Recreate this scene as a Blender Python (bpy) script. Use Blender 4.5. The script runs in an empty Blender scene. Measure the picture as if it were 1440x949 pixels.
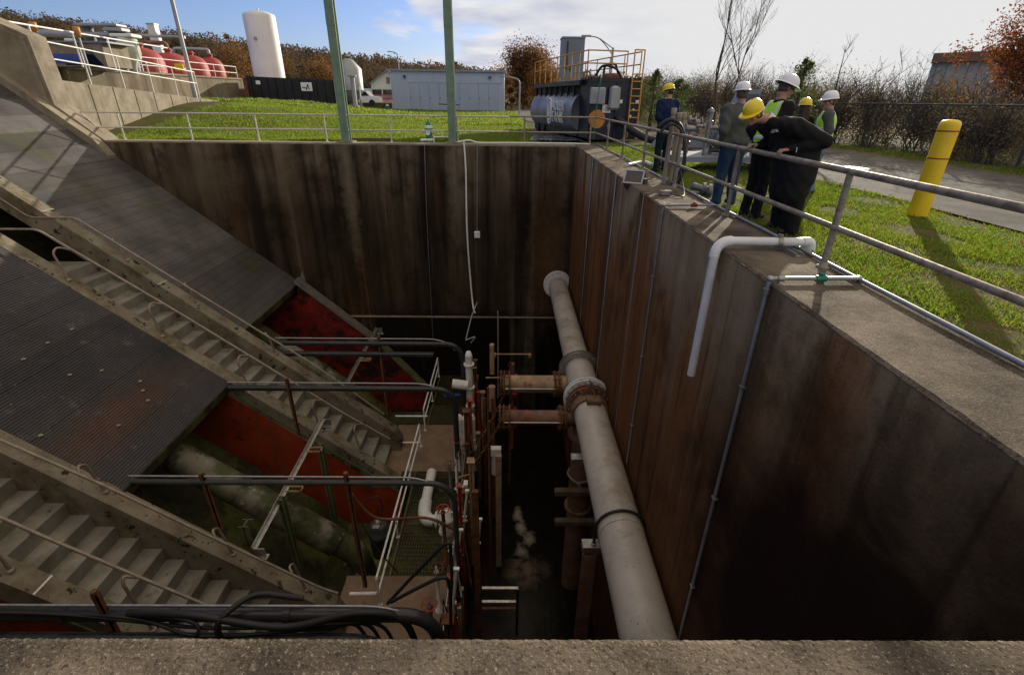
import bpy, math, random
import numpy as np
from mathutils import Vector, Matrix

random.seed(7); rng = np.random.default_rng(11)
R = math.radians
scene = bpy.context.scene
COL = scene.collection

# ------------------------------------------------------------------ camera
F_PX = 690.0; EYE = 1.6; PITCH = R(25.9); ROLL = R(0.65); YAW = R(0.5)
def _basis():
    c, s = math.cos(PITCH), math.sin(PITCH)
    r = Vector((1, 0, 0)); u = Vector((0, s, c)); f = Vector((0, c, -s))
    cr, sr = math.cos(ROLL), math.sin(ROLL)
    r2 = r * cr + u * sr; u2 = -r * sr + u * cr
    Z = Matrix.Rotation(-YAW, 3, 'Z')
    return Z @ r2, Z @ u2, Z @ f
CR, CU, CF = _basis()
EYEV = Vector((0, 0, EYE))
cam_d = bpy.data.cameras.new('camera'); cam = bpy.data.objects.new('camera', cam_d); COL.objects.link(cam)
cam_d.sensor_width = 36; cam_d.sensor_fit = 'HORIZONTAL'; cam_d.lens = 36 * F_PX / 1440
cam_d.clip_start = 0.05; cam_d.clip_end = 3000
m = Matrix((CR, CU, -CF)).transposed().to_4x4(); m.translation = EYEV
cam.matrix_world = m
scene.camera = cam

# ------------------------------------------------------------------ light
SUN_EL = 14.0; SUN_AZ = 32.0          # azimuth measured from +Y (ahead) towards +X (right)
world = bpy.data.worlds.new('World'); scene.world = world; world.use_nodes = True
SUN_DIR = Vector((math.sin(R(SUN_AZ)) * math.cos(R(SUN_EL)), math.cos(R(SUN_AZ)) * math.cos(R(SUN_EL)), math.sin(R(SUN_EL))))
def build_world():
    nt = world.node_tree; N = nt.nodes; L = nt.links; N.clear()
    out = N.new('ShaderNodeOutputWorld'); bg = N.new('ShaderNodeBackground')
    sky = N.new('ShaderNodeTexSky'); sky.sky_type = 'NISHITA'; sky.sun_disc = False
    sky.sun_elevation = R(SUN_EL); sky.sun_rotation = R(SUN_AZ); sky.air_density = 1.0; sky.dust_density = 0.6; sky.ozone_density = 2.0
    bg.inputs['Strength'].default_value = 0.10
    tc = N.new('ShaderNodeTexCoord')
    sep = N.new('ShaderNodeSeparateXYZ'); L.new(tc.outputs['Generated'], sep.inputs[0])
    def math_(op, a, b=None, clamp=False):
        n = N.new('ShaderNodeMath'); n.operation = op; n.use_clamp = clamp
        for i, v in enumerate((a, b)):
            if v is None: continue
            if isinstance(v, (int, float)): n.inputs[i].default_value = v
            else: L.new(v, n.inputs[i])
        return n.outputs[0]
    zz = math_('ADD', math_('MAXIMUM', sep.outputs[2], 0.0), 0.16)
    px = math_('DIVIDE', sep.outputs[0], zz); py = math_('DIVIDE', sep.outputs[1], zz)
    cmb = N.new('ShaderNodeCombineXYZ'); L.new(px, cmb.inputs[0]); L.new(py, cmb.inputs[1])
    mp = N.new('ShaderNodeMapping'); mp.inputs['Scale'].default_value = (0.95, 1.1, 1); mp.inputs['Rotation'].default_value = (0, 0, R(24)); mp.inputs['Location'].default_value = (3.1, 0.4, 0)
    L.new(cmb.outputs[0], mp.inputs[0])
    n1 = N.new('ShaderNodeTexNoise'); n1.inputs['Scale'].default_value = 1.15; n1.inputs['Detail'].default_value = 9; n1.inputs['Roughness'].default_value = 0.56; n1.inputs['Distortion'].default_value = 0.5
    L.new(mp.outputs[0], n1.inputs['Vector'])
    # cloud bank thickens towards the sun side (right of the view)
    zb = N.new('ShaderNodeMapRange'); zb.interpolation_type = 'SMOOTHSTEP'; L.new(sep.outputs[2], zb.inputs[0]); zb.inputs[1].default_value = 0.2; zb.inputs[2].default_value = 0.5; zb.inputs[4].default_value = 0.30  # extra cloud cover added high above the frame, for warmer fill in the pit
    bias = math_('ADD', math_('ADD', math_('MULTIPLY', sep.outputs[0], 0.95), 0.17), zb.outputs[0])
    cov = math_('ADD', n1.outputs['Fac'], bias)
    mr = N.new('ShaderNodeMapRange'); mr.interpolation_type = 'SMOOTHSTEP'
    L.new(cov, mr.inputs[0]); mr.inputs[1].default_value = 0.47; mr.inputs[2].default_value = 0.62
    # soft grey-violet modelling inside the clouds
    n2 = N.new('ShaderNodeTexNoise'); n2.inputs['Scale'].default_value = 2.2; n2.inputs['Detail'].default_value = 6; L.new(mp.outputs[0], n2.inputs['Vector'])
    rmp = N.new('ShaderNodeValToRGB'); L.new(n2.outputs['Fac'], rmp.inputs[0])
    rmp.color_ramp.elements[0].position = 0.30; rmp.color_ramp.elements[0].color = (4.2, 4.5, 5.9, 1)
    rmp.color_ramp.elements[1].position = 0.60; rmp.color_ramp.elements[1].color = (7.6, 7.6, 7.9, 1)
    flat = N.new('ShaderNodeMix'); flat.data_type = 'RGBA'
    fr = N.new('ShaderNodeMapRange'); L.new(sep.outputs[0], fr.inputs[0]); fr.inputs[1].default_value = -0.05; fr.inputs[2].default_value = 0.3
    L.new(fr.outputs[0], flat.inputs[0]); L.new(rmp.outputs[0], flat.inputs[6]); flat.inputs[7].default_value = (7.3, 7.3, 7.3, 1)
    # deeper blue between the clouds
    hs = N.new('ShaderNodeMix'); hs.data_type = 'RGBA'; hs.blend_type = 'MULTIPLY'; hs.inputs[0].default_value = 1.0
    L.new(sky.outputs[0], hs.inputs[6]); hs.inputs[7].default_value = (0.84, 0.92, 1.40, 1)
    hi = N.new('ShaderNodeMix'); hi.data_type = 'RGBA'      # unseen warm grey cloud deck added overhead to warm and brighten the pit
    zc = N.new('ShaderNodeMapRange'); L.new(sep.outputs[2], zc.inputs[0]); zc.inputs[1].default_value = 0.25; zc.inputs[2].default_value = 0.5
    L.new(zc.outputs[0], hi.inputs[0]); L.new(flat.outputs[2], hi.inputs[6]); hi.inputs[7].default_value = (8.4, 7.2, 5.8, 1)
    mix = N.new('ShaderNodeMix'); mix.data_type = 'RGBA'
    L.new(mr.outputs[0], mix.inputs[0]); L.new(hs.outputs[2], mix.inputs[6]); L.new(hi.outputs[2], mix.inputs[7])
    L.new(mix.outputs[2], bg.inputs['Color']); L.new(bg.outputs[0], out.inputs[0])
build_world()
sun_d = bpy.data.lights.new('sun', 'SUN'); sun_d.energy = 5.0; sun_d.angle = R(0.5); sun_d.color = (1.0, 0.90, 0.74)
sun = bpy.data.objects.new('sun', sun_d); COL.objects.link(sun); sun.location = SUN_DIR * 100
sun.rotation_euler = SUN_DIR.to_track_quat('Z', 'Y').to_euler()
scene.view_settings.view_transform = 'Standard'; scene.view_settings.look = 'None'
scene.view_settings.gamma = 1.0; scene.view_settings.exposure = 0.12
try: scene.view_settings.use_curve_mapping = False
except Exception: pass
scene.cycles.max_bounces = 6; scene.cycles.diffuse_bounces = 3; scene.cycles.transparent_max_bounces = 6
scene.cycles.use_denoising = True

# ------------------------------------------------------------------ survey helpers (photo pixel -> point on a known plane)
SLOPE = -0.82; XTOP = -16.1
def _ray(px, py): return CR * ((px - 720) / F_PX) + CU * ((474.5 - py) / F_PX) + CF
def P(px, py, x=None, y=None, z=None):
    d = _ray(px, py)
    t = (z - EYE) / d.z if z is not None else (y / d.y if y is not None else x / d.x)
    return EYEV + d * t
def S(px, py, off=0.0):
    d = _ray(px, py); t = (off - EYE + SLOPE * (0 - XTOP)) / (d.z - SLOPE * d.x)
    return EYEV + d * t
def slz(x, off=0.0): return SLOPE * (x - XTOP) + off
def V(*a): return Vector(a)

# ------------------------------------------------------------------ materials
def mat(name, c1, c2=None, scale=3.0, lo=0.38, hi=0.62, rough=0.8, metal=0.0, streak=None, spots=None, bump=0.0, bscale=25.0,
        transl=0.0, coat=0.0, spec=0.4, panel=None, stain=None, emit=None, detail=8, island=None, patches=None, pnoise=2.0):
    mt = bpy.data.materials.new(name); mt.use_nodes = True
    nt = mt.node_tree; N = nt.nodes; L = nt.links
    b = N['Principled BSDF']; out = N['Material Output']
    b.inputs['Roughness'].default_value = rough; b.inputs['Metallic'].default_value = metal
    b.inputs['Specular IOR Level'].default_value = spec; b.inputs['Coat Weight'].default_value = coat
    tc = N.new('ShaderNodeTexCoord'); geo = N.new('ShaderNodeNewGeometry')
    co = tc.outputs['Object']
    def noise(sc, det=detail, rg=0.6, vec=None, dist=0.0):
        n = N.new('ShaderNodeTexNoise'); n.inputs['Scale'].default_value = sc; n.inputs['Detail'].default_value = det
        n.inputs['Roughness'].default_value = rg; n.inputs['Distortion'].default_value = dist
        L.new(vec if vec is not None else co, n.inputs['Vector']); return n.outputs['Fac']
    def rng_(v, a, bb, o0=0.0, o1=1.0):
        r = N.new('ShaderNodeMapRange'); L.new(v, r.inputs[0]); r.inputs[1].default_value = a; r.inputs[2].default_value = bb
        r.inputs[3].default_value = o0; r.inputs[4].default_value = o1; return r.outputs[0]
    def mixc(f, a, bb, mode='MIX'):
        mx = N.new('ShaderNodeMix'); mx.data_type = 'RGBA'; mx.blend_type = mode
        if isinstance(f, (int, float)): mx.inputs[0].default_value = f
        else: L.new(f, mx.inputs[0])
        for i, v in ((6, a), (7, bb)):
            if isinstance(v, tuple): mx.inputs[i].default_value = (*v, 1)
            else: L.new(v, mx.inputs[i])
        return mx.outputs[2]
    def mul(a, bb, op='MULTIPLY'):
        n = N.new('ShaderNodeMath'); n.operation = op; n.use_clamp = op != 'ADD'
        for i, v in ((0, a), (1, bb)):
            if isinstance(v, (int, float)): n.inputs[i].default_value = v
            else: L.new(v, n.inputs[i])
        return n.outputs[0]
    def mapping(sc, rot=(0, 0, 0)):
        mp = N.new('ShaderNodeMapping'); mp.inputs['Scale'].default_value = sc; mp.inputs['Rotation'].default_value = rot
        L.new(co, mp.inputs[0]); return mp.outputs[0]
    col = c1
    if c2 is not None: col = mixc(rng_(noise(scale), lo, hi), c1, c2)
    if panel is not None:                 # boards: (axis, width, amount)
        ax, w, amt = panel
        sp = N.new('ShaderNodeSeparateXYZ'); L.new(co, sp.inputs[0])
        q = mul(sp.outputs[ax], 1.0 / w, 'MULTIPLY'); 
        qn = N.new('ShaderNodeMath'); qn.operation = 'MULTIPLY'; L.new(sp.outputs[ax], qn.inputs[0]); qn.inputs[1].default_value = 1.0 / w
        fl = N.new('ShaderNodeMath'); fl.operation = 'FLOOR'; L.new(qn.outputs[0], fl.inputs[0])
        wn = N.new('ShaderNodeTexWhiteNoise'); wn.noise_dimensions = '1D'; L.new(fl.outputs[0], wn.inputs['W'])
        g = rng_(wn.outputs['Value'], 0, 1, 1 - amt, 1 + amt)
        cg = N.new('ShaderNodeCombineXYZ')
        for i in range(3): L.new(g, cg.inputs[i])
        col = mixc(1.0, col, cg.outputs[0], 'MULTIPLY')
    for st in (stain or []):              # (colour, z_from, z_to, noise scale, wobble, max, stretch)
        c3, z0, z1, sc, wob, mx_, stv = st
        sp = N.new('ShaderNodeSeparateXYZ'); L.new(co, sp.inputs[0])
        nz = noise(sc, 6, 0.6, mapping((1, 1, stv)))
        zz = N.new('ShaderNodeMath'); zz.operation = 'MULTIPLY_ADD'; L.new(nz, zz.inputs[0]); zz.inputs[1].default_value = wob; 
        L.new(sp.outputs[2], zz.inputs[2])
        f = rng_(zz.outputs[0], z0 + wob * .5, z1 + wob * .5, 0, mx_)
        col = mixc(f, col, c3)
    for st in (streak or []):             # (colour, scale across, scale along z, lo, hi, max)
        c3, sx, sz, a, bb, mx_ = st
        f = rng_(noise(1.0, 6, 0.62, mapping((sx, sx, sz))), a, bb, 0, mx_)
        col = mixc(f, col, c3)
    for st in (spots or []):              # (colour, scale, lo, hi, max)
        c3, sc, a, bb, mx_ = st
        col = mixc(rng_(noise(sc, 4, 0.7), a, bb, 0, mx_), col, c3)
    for (c3, ctr, scl, r0_, r1_, wob, mx_) in (patches or []):     # stains, foam and painted shade, each with its own place and shape
        mp = N.new('ShaderNodeMapping'); mp.inputs['Scale'].default_value = scl; mp.inputs['Location'].default_value = [-a_ * b2 for a_, b2 in zip(ctr, scl)]
        L.new(co, mp.inputs[0]); vl = N.new('ShaderNodeVectorMath'); vl.operation = 'LENGTH'; L.new(mp.outputs[0], vl.inputs[0])
        ad = N.new('ShaderNodeMath'); ad.operation = 'MULTIPLY_ADD'; L.new(noise(pnoise, 7, .62, dist=.6), ad.inputs[0]); ad.inputs[1].default_value = wob; L.new(vl.outputs['Value'], ad.inputs[2])
        col = mixc(rng_(ad.outputs[0], r1_ + wob * .5, r0_ + wob * .5, 0, mx_), col, c3)
    if island is not None:
        g = rng_(geo.outputs['Random Per Island'], 0, 1)
        rp = N.new('ShaderNodeValToRGB'); L.new(g, rp.inputs[0]); e = rp.color_ramp.elements
        while len(e) < len(island): e.new(0.5)
        for i, cc in enumerate(island): e[i].position = i / (len(island) - 1); e[i].color = (*cc, 1)
        col = rp.outputs[0] if c2 is None else mixc(0.75, col, rp.outputs[0])
    if isinstance(col, tuple): b.inputs['Base Color'].default_value = (*col, 1)
    else: L.new(col, b.inputs['Base Color'])
    if bump:
        bn = N.new('ShaderNodeBump'); bn.inputs['Strength'].default_value = bump; bn.inputs['Distance'].default_value = 0.02
        L.new(noise(bscale, 8, 0.65), bn.inputs['Height']); L.new(bn.outputs[0], b.inputs['Normal'])
        rr = rng_(noise(bscale * .3, 4), .3, .7, max(0, rough - .12), min(1, rough + .1)); L.new(rr, b.inputs['Roughness'])
    if transl:
        tr = N.new('ShaderNodeBsdfTranslucent'); ms = N.new('ShaderNodeMixShader'); ms.inputs[0].default_value = transl
        if isinstance(col, tuple): tr.inputs[0].default_value = (*[min(1, v * 1.6) for v in col], 1)
        else:
            L.new(mixc(1.0, col, (1.7, 1.7, 1.2), 'MULTIPLY'), tr.inputs[0])
        L.new(b.outputs[0], ms.inputs[1]); L.new(tr.outputs[0], ms.inputs[2]); L.new(ms.outputs[0], out.inputs[0])
    if emit:
        b.inputs['Emission Color'].default_value = (*emit[0], 1); b.inputs['Emission Strength'].default_value = emit[1]
    return mt

M = {}
M['wall_top'] = mat('wall_top_concrete', (.120, .098, .072), (.235, .190, .140), 1.6, rough=.95, bump=.9, bscale=60, spec=.15,
                    spots=[((.040, .031, .024), 1.1, .45, .62, .8), ((.42, .36, .29), 75, .56, .66, .7), ((.025, .020, .016), 55, .54, .64, .75), ((.30, .25, .19), 22, .60, .70, .5)])
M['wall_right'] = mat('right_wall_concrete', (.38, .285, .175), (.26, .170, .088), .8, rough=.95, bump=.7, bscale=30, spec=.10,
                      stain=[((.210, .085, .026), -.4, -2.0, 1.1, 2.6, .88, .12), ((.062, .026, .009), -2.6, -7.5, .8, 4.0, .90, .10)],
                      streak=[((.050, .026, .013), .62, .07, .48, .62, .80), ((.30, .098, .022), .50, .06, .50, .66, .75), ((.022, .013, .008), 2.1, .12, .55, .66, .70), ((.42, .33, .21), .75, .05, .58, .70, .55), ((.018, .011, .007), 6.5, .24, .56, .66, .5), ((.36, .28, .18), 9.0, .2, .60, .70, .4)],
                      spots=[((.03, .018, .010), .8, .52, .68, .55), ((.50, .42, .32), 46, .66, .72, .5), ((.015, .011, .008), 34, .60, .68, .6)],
                      patches=[((.34, .25, .155), (0, -5.0, -.5), (1, 2.2, .50), .1, 1.1, 1.1, .6), ((.30, .23, .145), (0, -3.2, -.8), (1, 2.8, .36), .1, 1.1, 1.1, .55), ((.014, .008, .005), (0, -9.0, -3.0), (1, .34, .52), 1.0, 1.75, 1.0, .94), ((.018, .010, .006), (0, -6.4, -3.4), (1, 1.0, .50), .2, 1.1, 1.0, .8), ((.020, .012, .008), (0, -8.0, -.5), (1, 1.6, 1.1), .1, 1.0, 1.3, .5)], pnoise=1.3)  # dark patches low at the near end put shade into the wall colour
M['wall_far'] = mat('far_wall_concrete', (.185, .145, .10), (.115, .084, .055), 1.1, rough=.95, bump=.6, bscale=26, spec=.08,
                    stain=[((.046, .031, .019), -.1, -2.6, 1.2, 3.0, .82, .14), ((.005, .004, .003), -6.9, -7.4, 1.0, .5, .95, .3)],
                    streak=[((.012, .009, .006), .55, .05, .44, .60, .82), ((.17, .14, .10), .8, .04, .58, .70, .6), ((.15, .060, .020), .45, .05, .58, .72, .6), ((.008, .006, .005), 2.2, .09, .52, .66, .7), ((.17, .145, .11), 6.0, .12, .62, .72, .4)],
                    spots=[((.32, .29, .24), 34, .665, .71, .5), ((.012, .009, .007), .5, .50, .64, .65)],
                    patches=[((.19, .16, .115), (-.45, 0, -1.4), (3.2, 1, .28), .0, 1.2, 1.5, .8), ((.19, .16, .115), (3.8, 0, -1.2), (3.4, 1, .32), .0, 1.2, 1.5, .75), ((.16, .085, .032), (7.6, 0, -4.6), (1.1, 1, .26), .0, 1.1, 1.6, .6), ((.13, .105, .07), (-6.5, 0, -1.4), (.6, 1, .8), .2, 1.2, 1.0, .5)], pnoise=3.0)
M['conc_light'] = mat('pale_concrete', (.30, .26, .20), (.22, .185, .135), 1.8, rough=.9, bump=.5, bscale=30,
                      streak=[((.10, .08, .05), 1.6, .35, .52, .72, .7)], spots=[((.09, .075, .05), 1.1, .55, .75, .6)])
M['conc_old'] = mat('weathered_brown_concrete', (.235, .195, .135), (.165, .135, .09), .9, rough=.92, bump=.4, streak=[((.085, .065, .04), .9, .12, .48, .62, .8), ((.36, .30, .20), 1.3, .10, .60, .70, .6)])
M['stair'] = mat('stair_concrete', (.25, .235, .20), (.175, .162, .135), 2.2, rough=.9, bump=.45, bscale=40, spec=.2,
                 spots=[((.020, .017, .014), 3.6, .64, .69, .9), ((.10, .085, .06), 1.4, .52, .70, .6), ((.36, .34, .30), 24, .64, .71, .4)])
M['parapet'] = mat('parapet_concrete', (.225, .20, .155), (.15, .125, .09), 1.4, rough=.92, bump=.6, bscale=32, spec=.15,
                   streak=[((.075, .055, .030), 1.1, .5, .52, .68, .7)], spots=[((.012, .010, .008), 4.2, .60, .64, .9), ((.012, .010, .008), 1.5, .62, .655, .9), ((.07, .065, .025), .7, .54, .68, .65), ((.33, .30, .25), 26, .64, .70, .45)])
M['stair_edge'] = mat('worn_riser_concrete', (.12, .11, .10), (.085, .078, .07), 3, rough=.9, bump=.3)
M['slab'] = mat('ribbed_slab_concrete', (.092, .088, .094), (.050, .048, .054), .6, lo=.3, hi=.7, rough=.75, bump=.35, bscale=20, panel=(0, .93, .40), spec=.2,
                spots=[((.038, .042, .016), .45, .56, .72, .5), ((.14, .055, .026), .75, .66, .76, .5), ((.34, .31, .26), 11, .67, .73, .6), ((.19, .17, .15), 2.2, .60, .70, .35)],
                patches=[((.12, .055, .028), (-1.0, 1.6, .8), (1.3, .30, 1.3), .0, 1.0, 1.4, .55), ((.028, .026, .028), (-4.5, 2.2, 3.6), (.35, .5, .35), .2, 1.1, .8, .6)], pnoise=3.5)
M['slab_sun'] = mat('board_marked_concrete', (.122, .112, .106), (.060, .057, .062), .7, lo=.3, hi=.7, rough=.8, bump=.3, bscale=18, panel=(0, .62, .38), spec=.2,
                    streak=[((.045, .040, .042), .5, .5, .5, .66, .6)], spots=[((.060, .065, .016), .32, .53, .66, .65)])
M['red'] = mat('red_oxide_paint', (.34, .050, .018), (.23, .036, .014), .9, rough=.85, bump=.35, bscale=14, spec=.12,
               streak=[((.13, .055, .018), 1.2, .25, .56, .68, .6), ((.08, .018, .010), 2.6, .3, .58, .68, .5)],
               spots=[((.020, .012, .007), .50, .57, .67, .8), ((.11, .10, .022), .6, .56, .68, .7), ((.010, .008, .006), 2.6, .65, .70, .7)])
M['redbright'] = mat('bright_red_paint', (.24, .016, .012), (.10, .010, .008), 1.4, rough=.6, bump=.2, spots=[((.010, .007, .006), .9, .47, .58, .93), ((.35, .25, .22), 7, .64, .7, .5)])
M['dark_conc'] = mat('dark_and_shaded_concrete', (.060, .060, .028), (.030, .029, .018), 1.0, rough=.85, bump=.4, spec=.2, spots=[((.13, .145, .035), .6, .46, .62, .85), ((.10, .055, .025), 1.3, .58, .68, .6)])
M['platform'] = mat('platform_concrete', (.24, .165, .105), (.16, .11, .075), 1.4, rough=.9, bump=.4, spots=[((.06, .04, .03), 3, .6, .72, .7), ((.5, .45, .4), 12, .7, .74, .6)])
M['grating'] = mat('floor_grating_steel', (.13, .12, .055), (.08, .07, .035), 4, rough=.6, metal=.4)
M['galv'] = mat('galvanised_steel', (.46, .44, .41), (.33, .32, .30), 6, rough=.42, metal=.75, bump=.1, bscale=40, spots=[((.20, .15, .11), 7, .60, .75, .5)])
M['rail'] = mat('dull_handrail_steel', (.34, .295, .24), (.21, .175, .14), 7, rough=.6, metal=.2, bump=.12, bscale=60, spec=.35, spots=[((.11, .07, .042), 9, .53, .70, .75)])
M['farrail'] = mat('silver_grey_railing_paint', (.62, .60, .56), (.48, .46, .42), 7, rough=.5, metal=.1, spots=[((.2, .15, .1), 9, .62, .72, .6)])
M['stair_rail'] = mat('tan_handrail_paint', (.30, .25, .21), (.21, .17, .14), 6, rough=.5, metal=.3, spots=[((.12, .06, .035), 9, .6, .72, .7)])
M['whitesteel'] = mat('white_painted_steel', (.84, .83, .80), (.66, .65, .62), 5, rough=.45, spots=[((.22, .15, .10), 11, .66, .74, .6)])
M['pvc'] = mat('white_pvc', (.78, .78, .76), (.68, .68, .66), 4, rough=.35, bump=.04)
M['conduit'] = mat('grey_conduit', (.36, .38, .40), (.27, .28, .30), 5, rough=.45, metal=.5)
M['bigpipe'] = mat('grey_beige_pipe_paint', (.56, .51, .43), (.43, .39, .33), 1.2, rough=.4, bump=.14, bscale=16,
                   streak=[((.30, .20, .10), 1.2, 1.2, .56, .72, .6)], spots=[((.30, .17, .07), 1.8, .58, .72, .7), ((.14, .11, .09), 12, .63, .69, .75), ((.75, .70, .62), 5, .60, .74, .4)])
M['rust'] = mat('rusted_steel', (.19, .075, .034), (.08, .036, .020), 3, rough=.85, bump=.5, bscale=20, spots=[((.26, .11, .04), 3.5, .55, .70, .7)])
M['rustpipe'] = mat('rusty_brown_pipe', (.24, .135, .080), (.12, .065, .042), 2, rough=.8, bump=.3, spots=[((.34, .10, .03), 2.2, .56, .68, .8), ((.22, .20, .18), 3, .62, .74, .7)])
M['redcol'] = mat('flaking_red_column_paint', (.58, .045, .028), (.30, .06, .035), 2.5, lo=.45, hi=.55, rough=.7, bump=.4, spots=[((.09, .040, .022), 3.0, .52, .62, .85), ((.45, .36, .30), 6, .64, .70, .6)])
M['tan'] = mat('tan_steel', (.46, .33, .20), (.32, .21, .12), 3, rough=.8, bump=.3, spots=[((.10, .03, .02), 4, .56, .68, .7)])
M['blackpipe'] = mat('black_pipe', (.022, .024, .030), (.035, .036, .042), 3, rough=.32, bump=.1, spots=[((.15, .15, .16), 9, .68, .74, .5)])
M['greenpipe'] = mat('grey_green_pipe', (.035, .042, .038), (.055, .055, .05), 3, rough=.4, bump=.1)
M['rubber'] = mat('black_rubber_cable', (.02, .02, .022), rough=.55)
M['mosspipe'] = mat('mossy_pale_pipe', (.20, .185, .145), (.075, .080, .035), 1.0, lo=.42, hi=.56, rough=.75, bump=.3, spec=.2, spots=[((.030, .036, .012), .9, .48, .60, .92), ((.45, .43, .38), 2.2, .63, .70, .5)])
M['greenpost'] = mat('pale_green_column_paint', (.135, .215, .15), (.19, .26, .19), 2.5, rough=.6, bump=.15, streak=[((.07, .10, .075), 6, .3, .55, .7, .7)], spots=[((.20, .11, .05), 12, .68, .74, .7)])
M['moss_col'] = mat('dull_green_steel', (.14, .16, .075), (.085, .095, .045), 3, rough=.7, bump=.3, spots=[((.11, .05, .025), 4, .58, .7, .7)])
M['yellow'] = mat('safety_yellow_sleeve', (.86, .60, .010), (.80, .52, .010), 3, rough=.42, bump=.05, spots=[((.35, .22, .02), 20, .70, .76, .4)])
M['redband'] = mat('red_reflective_band', (.45, .03, .02), rough=.4)
M['ladder'] = mat('orange_yellow_paint', (.60, .32, .03), (.50, .24, .03), 6, rough=.5, spots=[((.12, .05, .02), 12, .62, .7, .7)])
M['orange'] = mat('orange_cover_paint', (.50, .22, .035), (.42, .17, .03), 4, rough=.5)
M['navypaint'] = mat('dark_navy_paint', (.010, .014, .030), (.018, .020, .034), 3, rough=.38, bump=.05, spots=[((.05, .045, .04), 6, .64, .74, .5)])
M['silver'] = mat('brushed_silver_shell', (.34, .36, .41), (.22, .235, .28), .9, rough=.38, metal=.35, bump=.15, bscale=5, streak=[((.14, .14, .16), 2.0, .5, .52, .7, .6)])
M['blackbox'] = mat('black_container_paint', (.010, .010, .012), (.018, .017, .018), 2, rough=.5, bump=.1)
M['lettering'] = mat('white_lettering', (.75, .75, .75), rough=.5)
M['asphalt'] = mat('asphalt', (.105, .100, .095), (.15, .145, .135), 1.0, rough=.96, bump=.5, bscale=70, spec=.08, spots=[((.06, .057, .054), .7, .50, .62, .65), ((.35, .32, .28), 60, .66, .72, .4)])
M['lawn'] = mat('lawn_soil', (.065, .080, .017), (.11, .095, .04), .8, rough=.98, spec=.06, bump=.8, bscale=35, spots=[((.15, .10, .055), .9, .54, .68, .85), ((.04, .06, .012), 8, .5, .65, .6)])
M['grass'] = mat('grass_blades', (.085, .160, .012), (.19, .20, .035), .7, lo=.42, hi=.60, rough=.5, transl=.48, spec=.3, island=[(.075, .155, .012), (.125, .225, .015), (.20, .26, .026), (.28, .25, .09)])
M['gravelly'] = mat('bare_verge', (.16, .12, .08), (.10, .09, .05), 1.5, rough=.98, spec=.06, bump=.8, bscale=40)
M['hill'] = mat('wooded_hill_soil', (.055, .040, .030), (.035, .035, .022), .03, rough=.95)
M['bark'] = mat('grey_bark', (.10, .080, .062), (.06, .048, .038), 8, rough=.9, bump=.4)
M['barkdark'] = mat('dark_bark', (.12, .095, .078), (.075, .060, .048), 8, rough=.9, spec=.1)
M['leaf_brown'] = mat('russet_leaves', (.11, .06, .03), rough=.8, transl=.3, spec=.1, island=[(.095, .050, .028), (.15, .075, .035), (.20, .10, .04), (.10, .070, .042)])
M['leaf_red'] = mat('red_orange_leaves', (.2, .05, .02), rough=.7, transl=.35, island=[(.22, .035, .015), (.26, .080, .02), (.12, .035, .02), (.20, .12, .03)])
M['leaf_orange'] = mat('orange_leaves', (.2, .09, .02), rough=.7, transl=.3, island=[(.22, .095, .02), (.15, .06, .02), (.26, .13, .03), (.10, .05, .025)])
M['leaf_olive'] = mat('olive_scrub_leaves', (.10, .09, .05), rough=.85, transl=.4, spec=.1, island=[(.095, .080, .045), (.14, .115, .06), (.17, .13, .07), (.09, .095, .05)])
M['leaf_green'] = mat('dark_green_leaves', (.05, .08, .03), rough=.7, transl=.35, island=[(.042, .070, .028), (.070, .100, .035), (.095, .12, .045), (.06, .065, .03)])
M['leaf_drab'] = mat('dry_brown_scrub', (.12, .10, .08), rough=.85, transl=.4, spec=.1, island=[(.12, .092, .070), (.17, .130, .095), (.21, .165, .115), (.13, .115, .085)])
M['forest'] = mat('autumn_forest_crowns', (.10, .08, .062), (.07, .058, .05), .05, rough=.95, transl=.2, spec=.05, island=[(.10, .080, .066), (.13, .085, .058), (.075, .078, .050), (.15, .085, .048), (.12, .100, .085)])
M['bluewhite'] = mat('pale_blue_cladding', (.40, .46, .56), (.36, .42, .52), .4, rough=.55, streak=[((.30, .34, .42), 1.2, .2, .52, .75, .5)])
M['cladline'] = mat('door_panel_cladding', (.34, .40, .50), (.31, .37, .46), .5, rough=.5)
M['roofgrey'] = mat('grey_metal_roof', (.22, .24, .28), rough=.5)
M['tankwhite'] = mat('white_tank_paint', (.72, .70, .70), (.62, .60, .60), .3, rough=.5, streak=[((.45, .42, .40), 1.0, .12, .56, .74, .5)])
M['tankred'] = mat('faded_red_tank', (.38, .045, .040), (.28, .035, .03), .6, rough=.6, streak=[((.45, .14, .12), 1.0, .3, .55, .75, .6)])
M['greytank'] = mat('grey_silo_metal', (.36, .37, .38), (.27, .28, .28), .5, rough=.5, metal=.3)
M['greycab'] = mat('blue_grey_cabinet', (.20, .23, .28), (.16, .185, .23), .8, rough=.55)
M['house'] = mat('cream_siding', (.58, .60, .50), (.50, .52, .44), .5, rough=.8)
M['darkglass'] = mat('porch_shade_dark', (.02, .025, .03), rough=.12, spec=.6)
M['blue'] = mat('blue_tarp', (.01, .04, .26), (.01, .025, .14), 1.5, rough=.6)
M['teal'] = mat('teal_hydrant_paint', (.012, .23, .15), (.01, .17, .11), 6, rough=.45)
M['hydwhite'] = mat('hydrant_white_paint', (.66, .68, .66), rough=.5)
M['plasticgrey'] = mat('grey_plastic_housing', (.075, .082, .095), (.06, .065, .075), 6, rough=.45, bump=.05)
M['silverplast'] = mat('silver_bezel', (.36, .37, .38), rough=.35, metal=.5)
M['shed'] = mat('grey_shed_metal', (.27, .30, .34), (.22, .25, .29), .5, rough=.5)
M['brownfascia'] = mat('brown_fascia', (.11, .075, .06), rough=.7)
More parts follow.
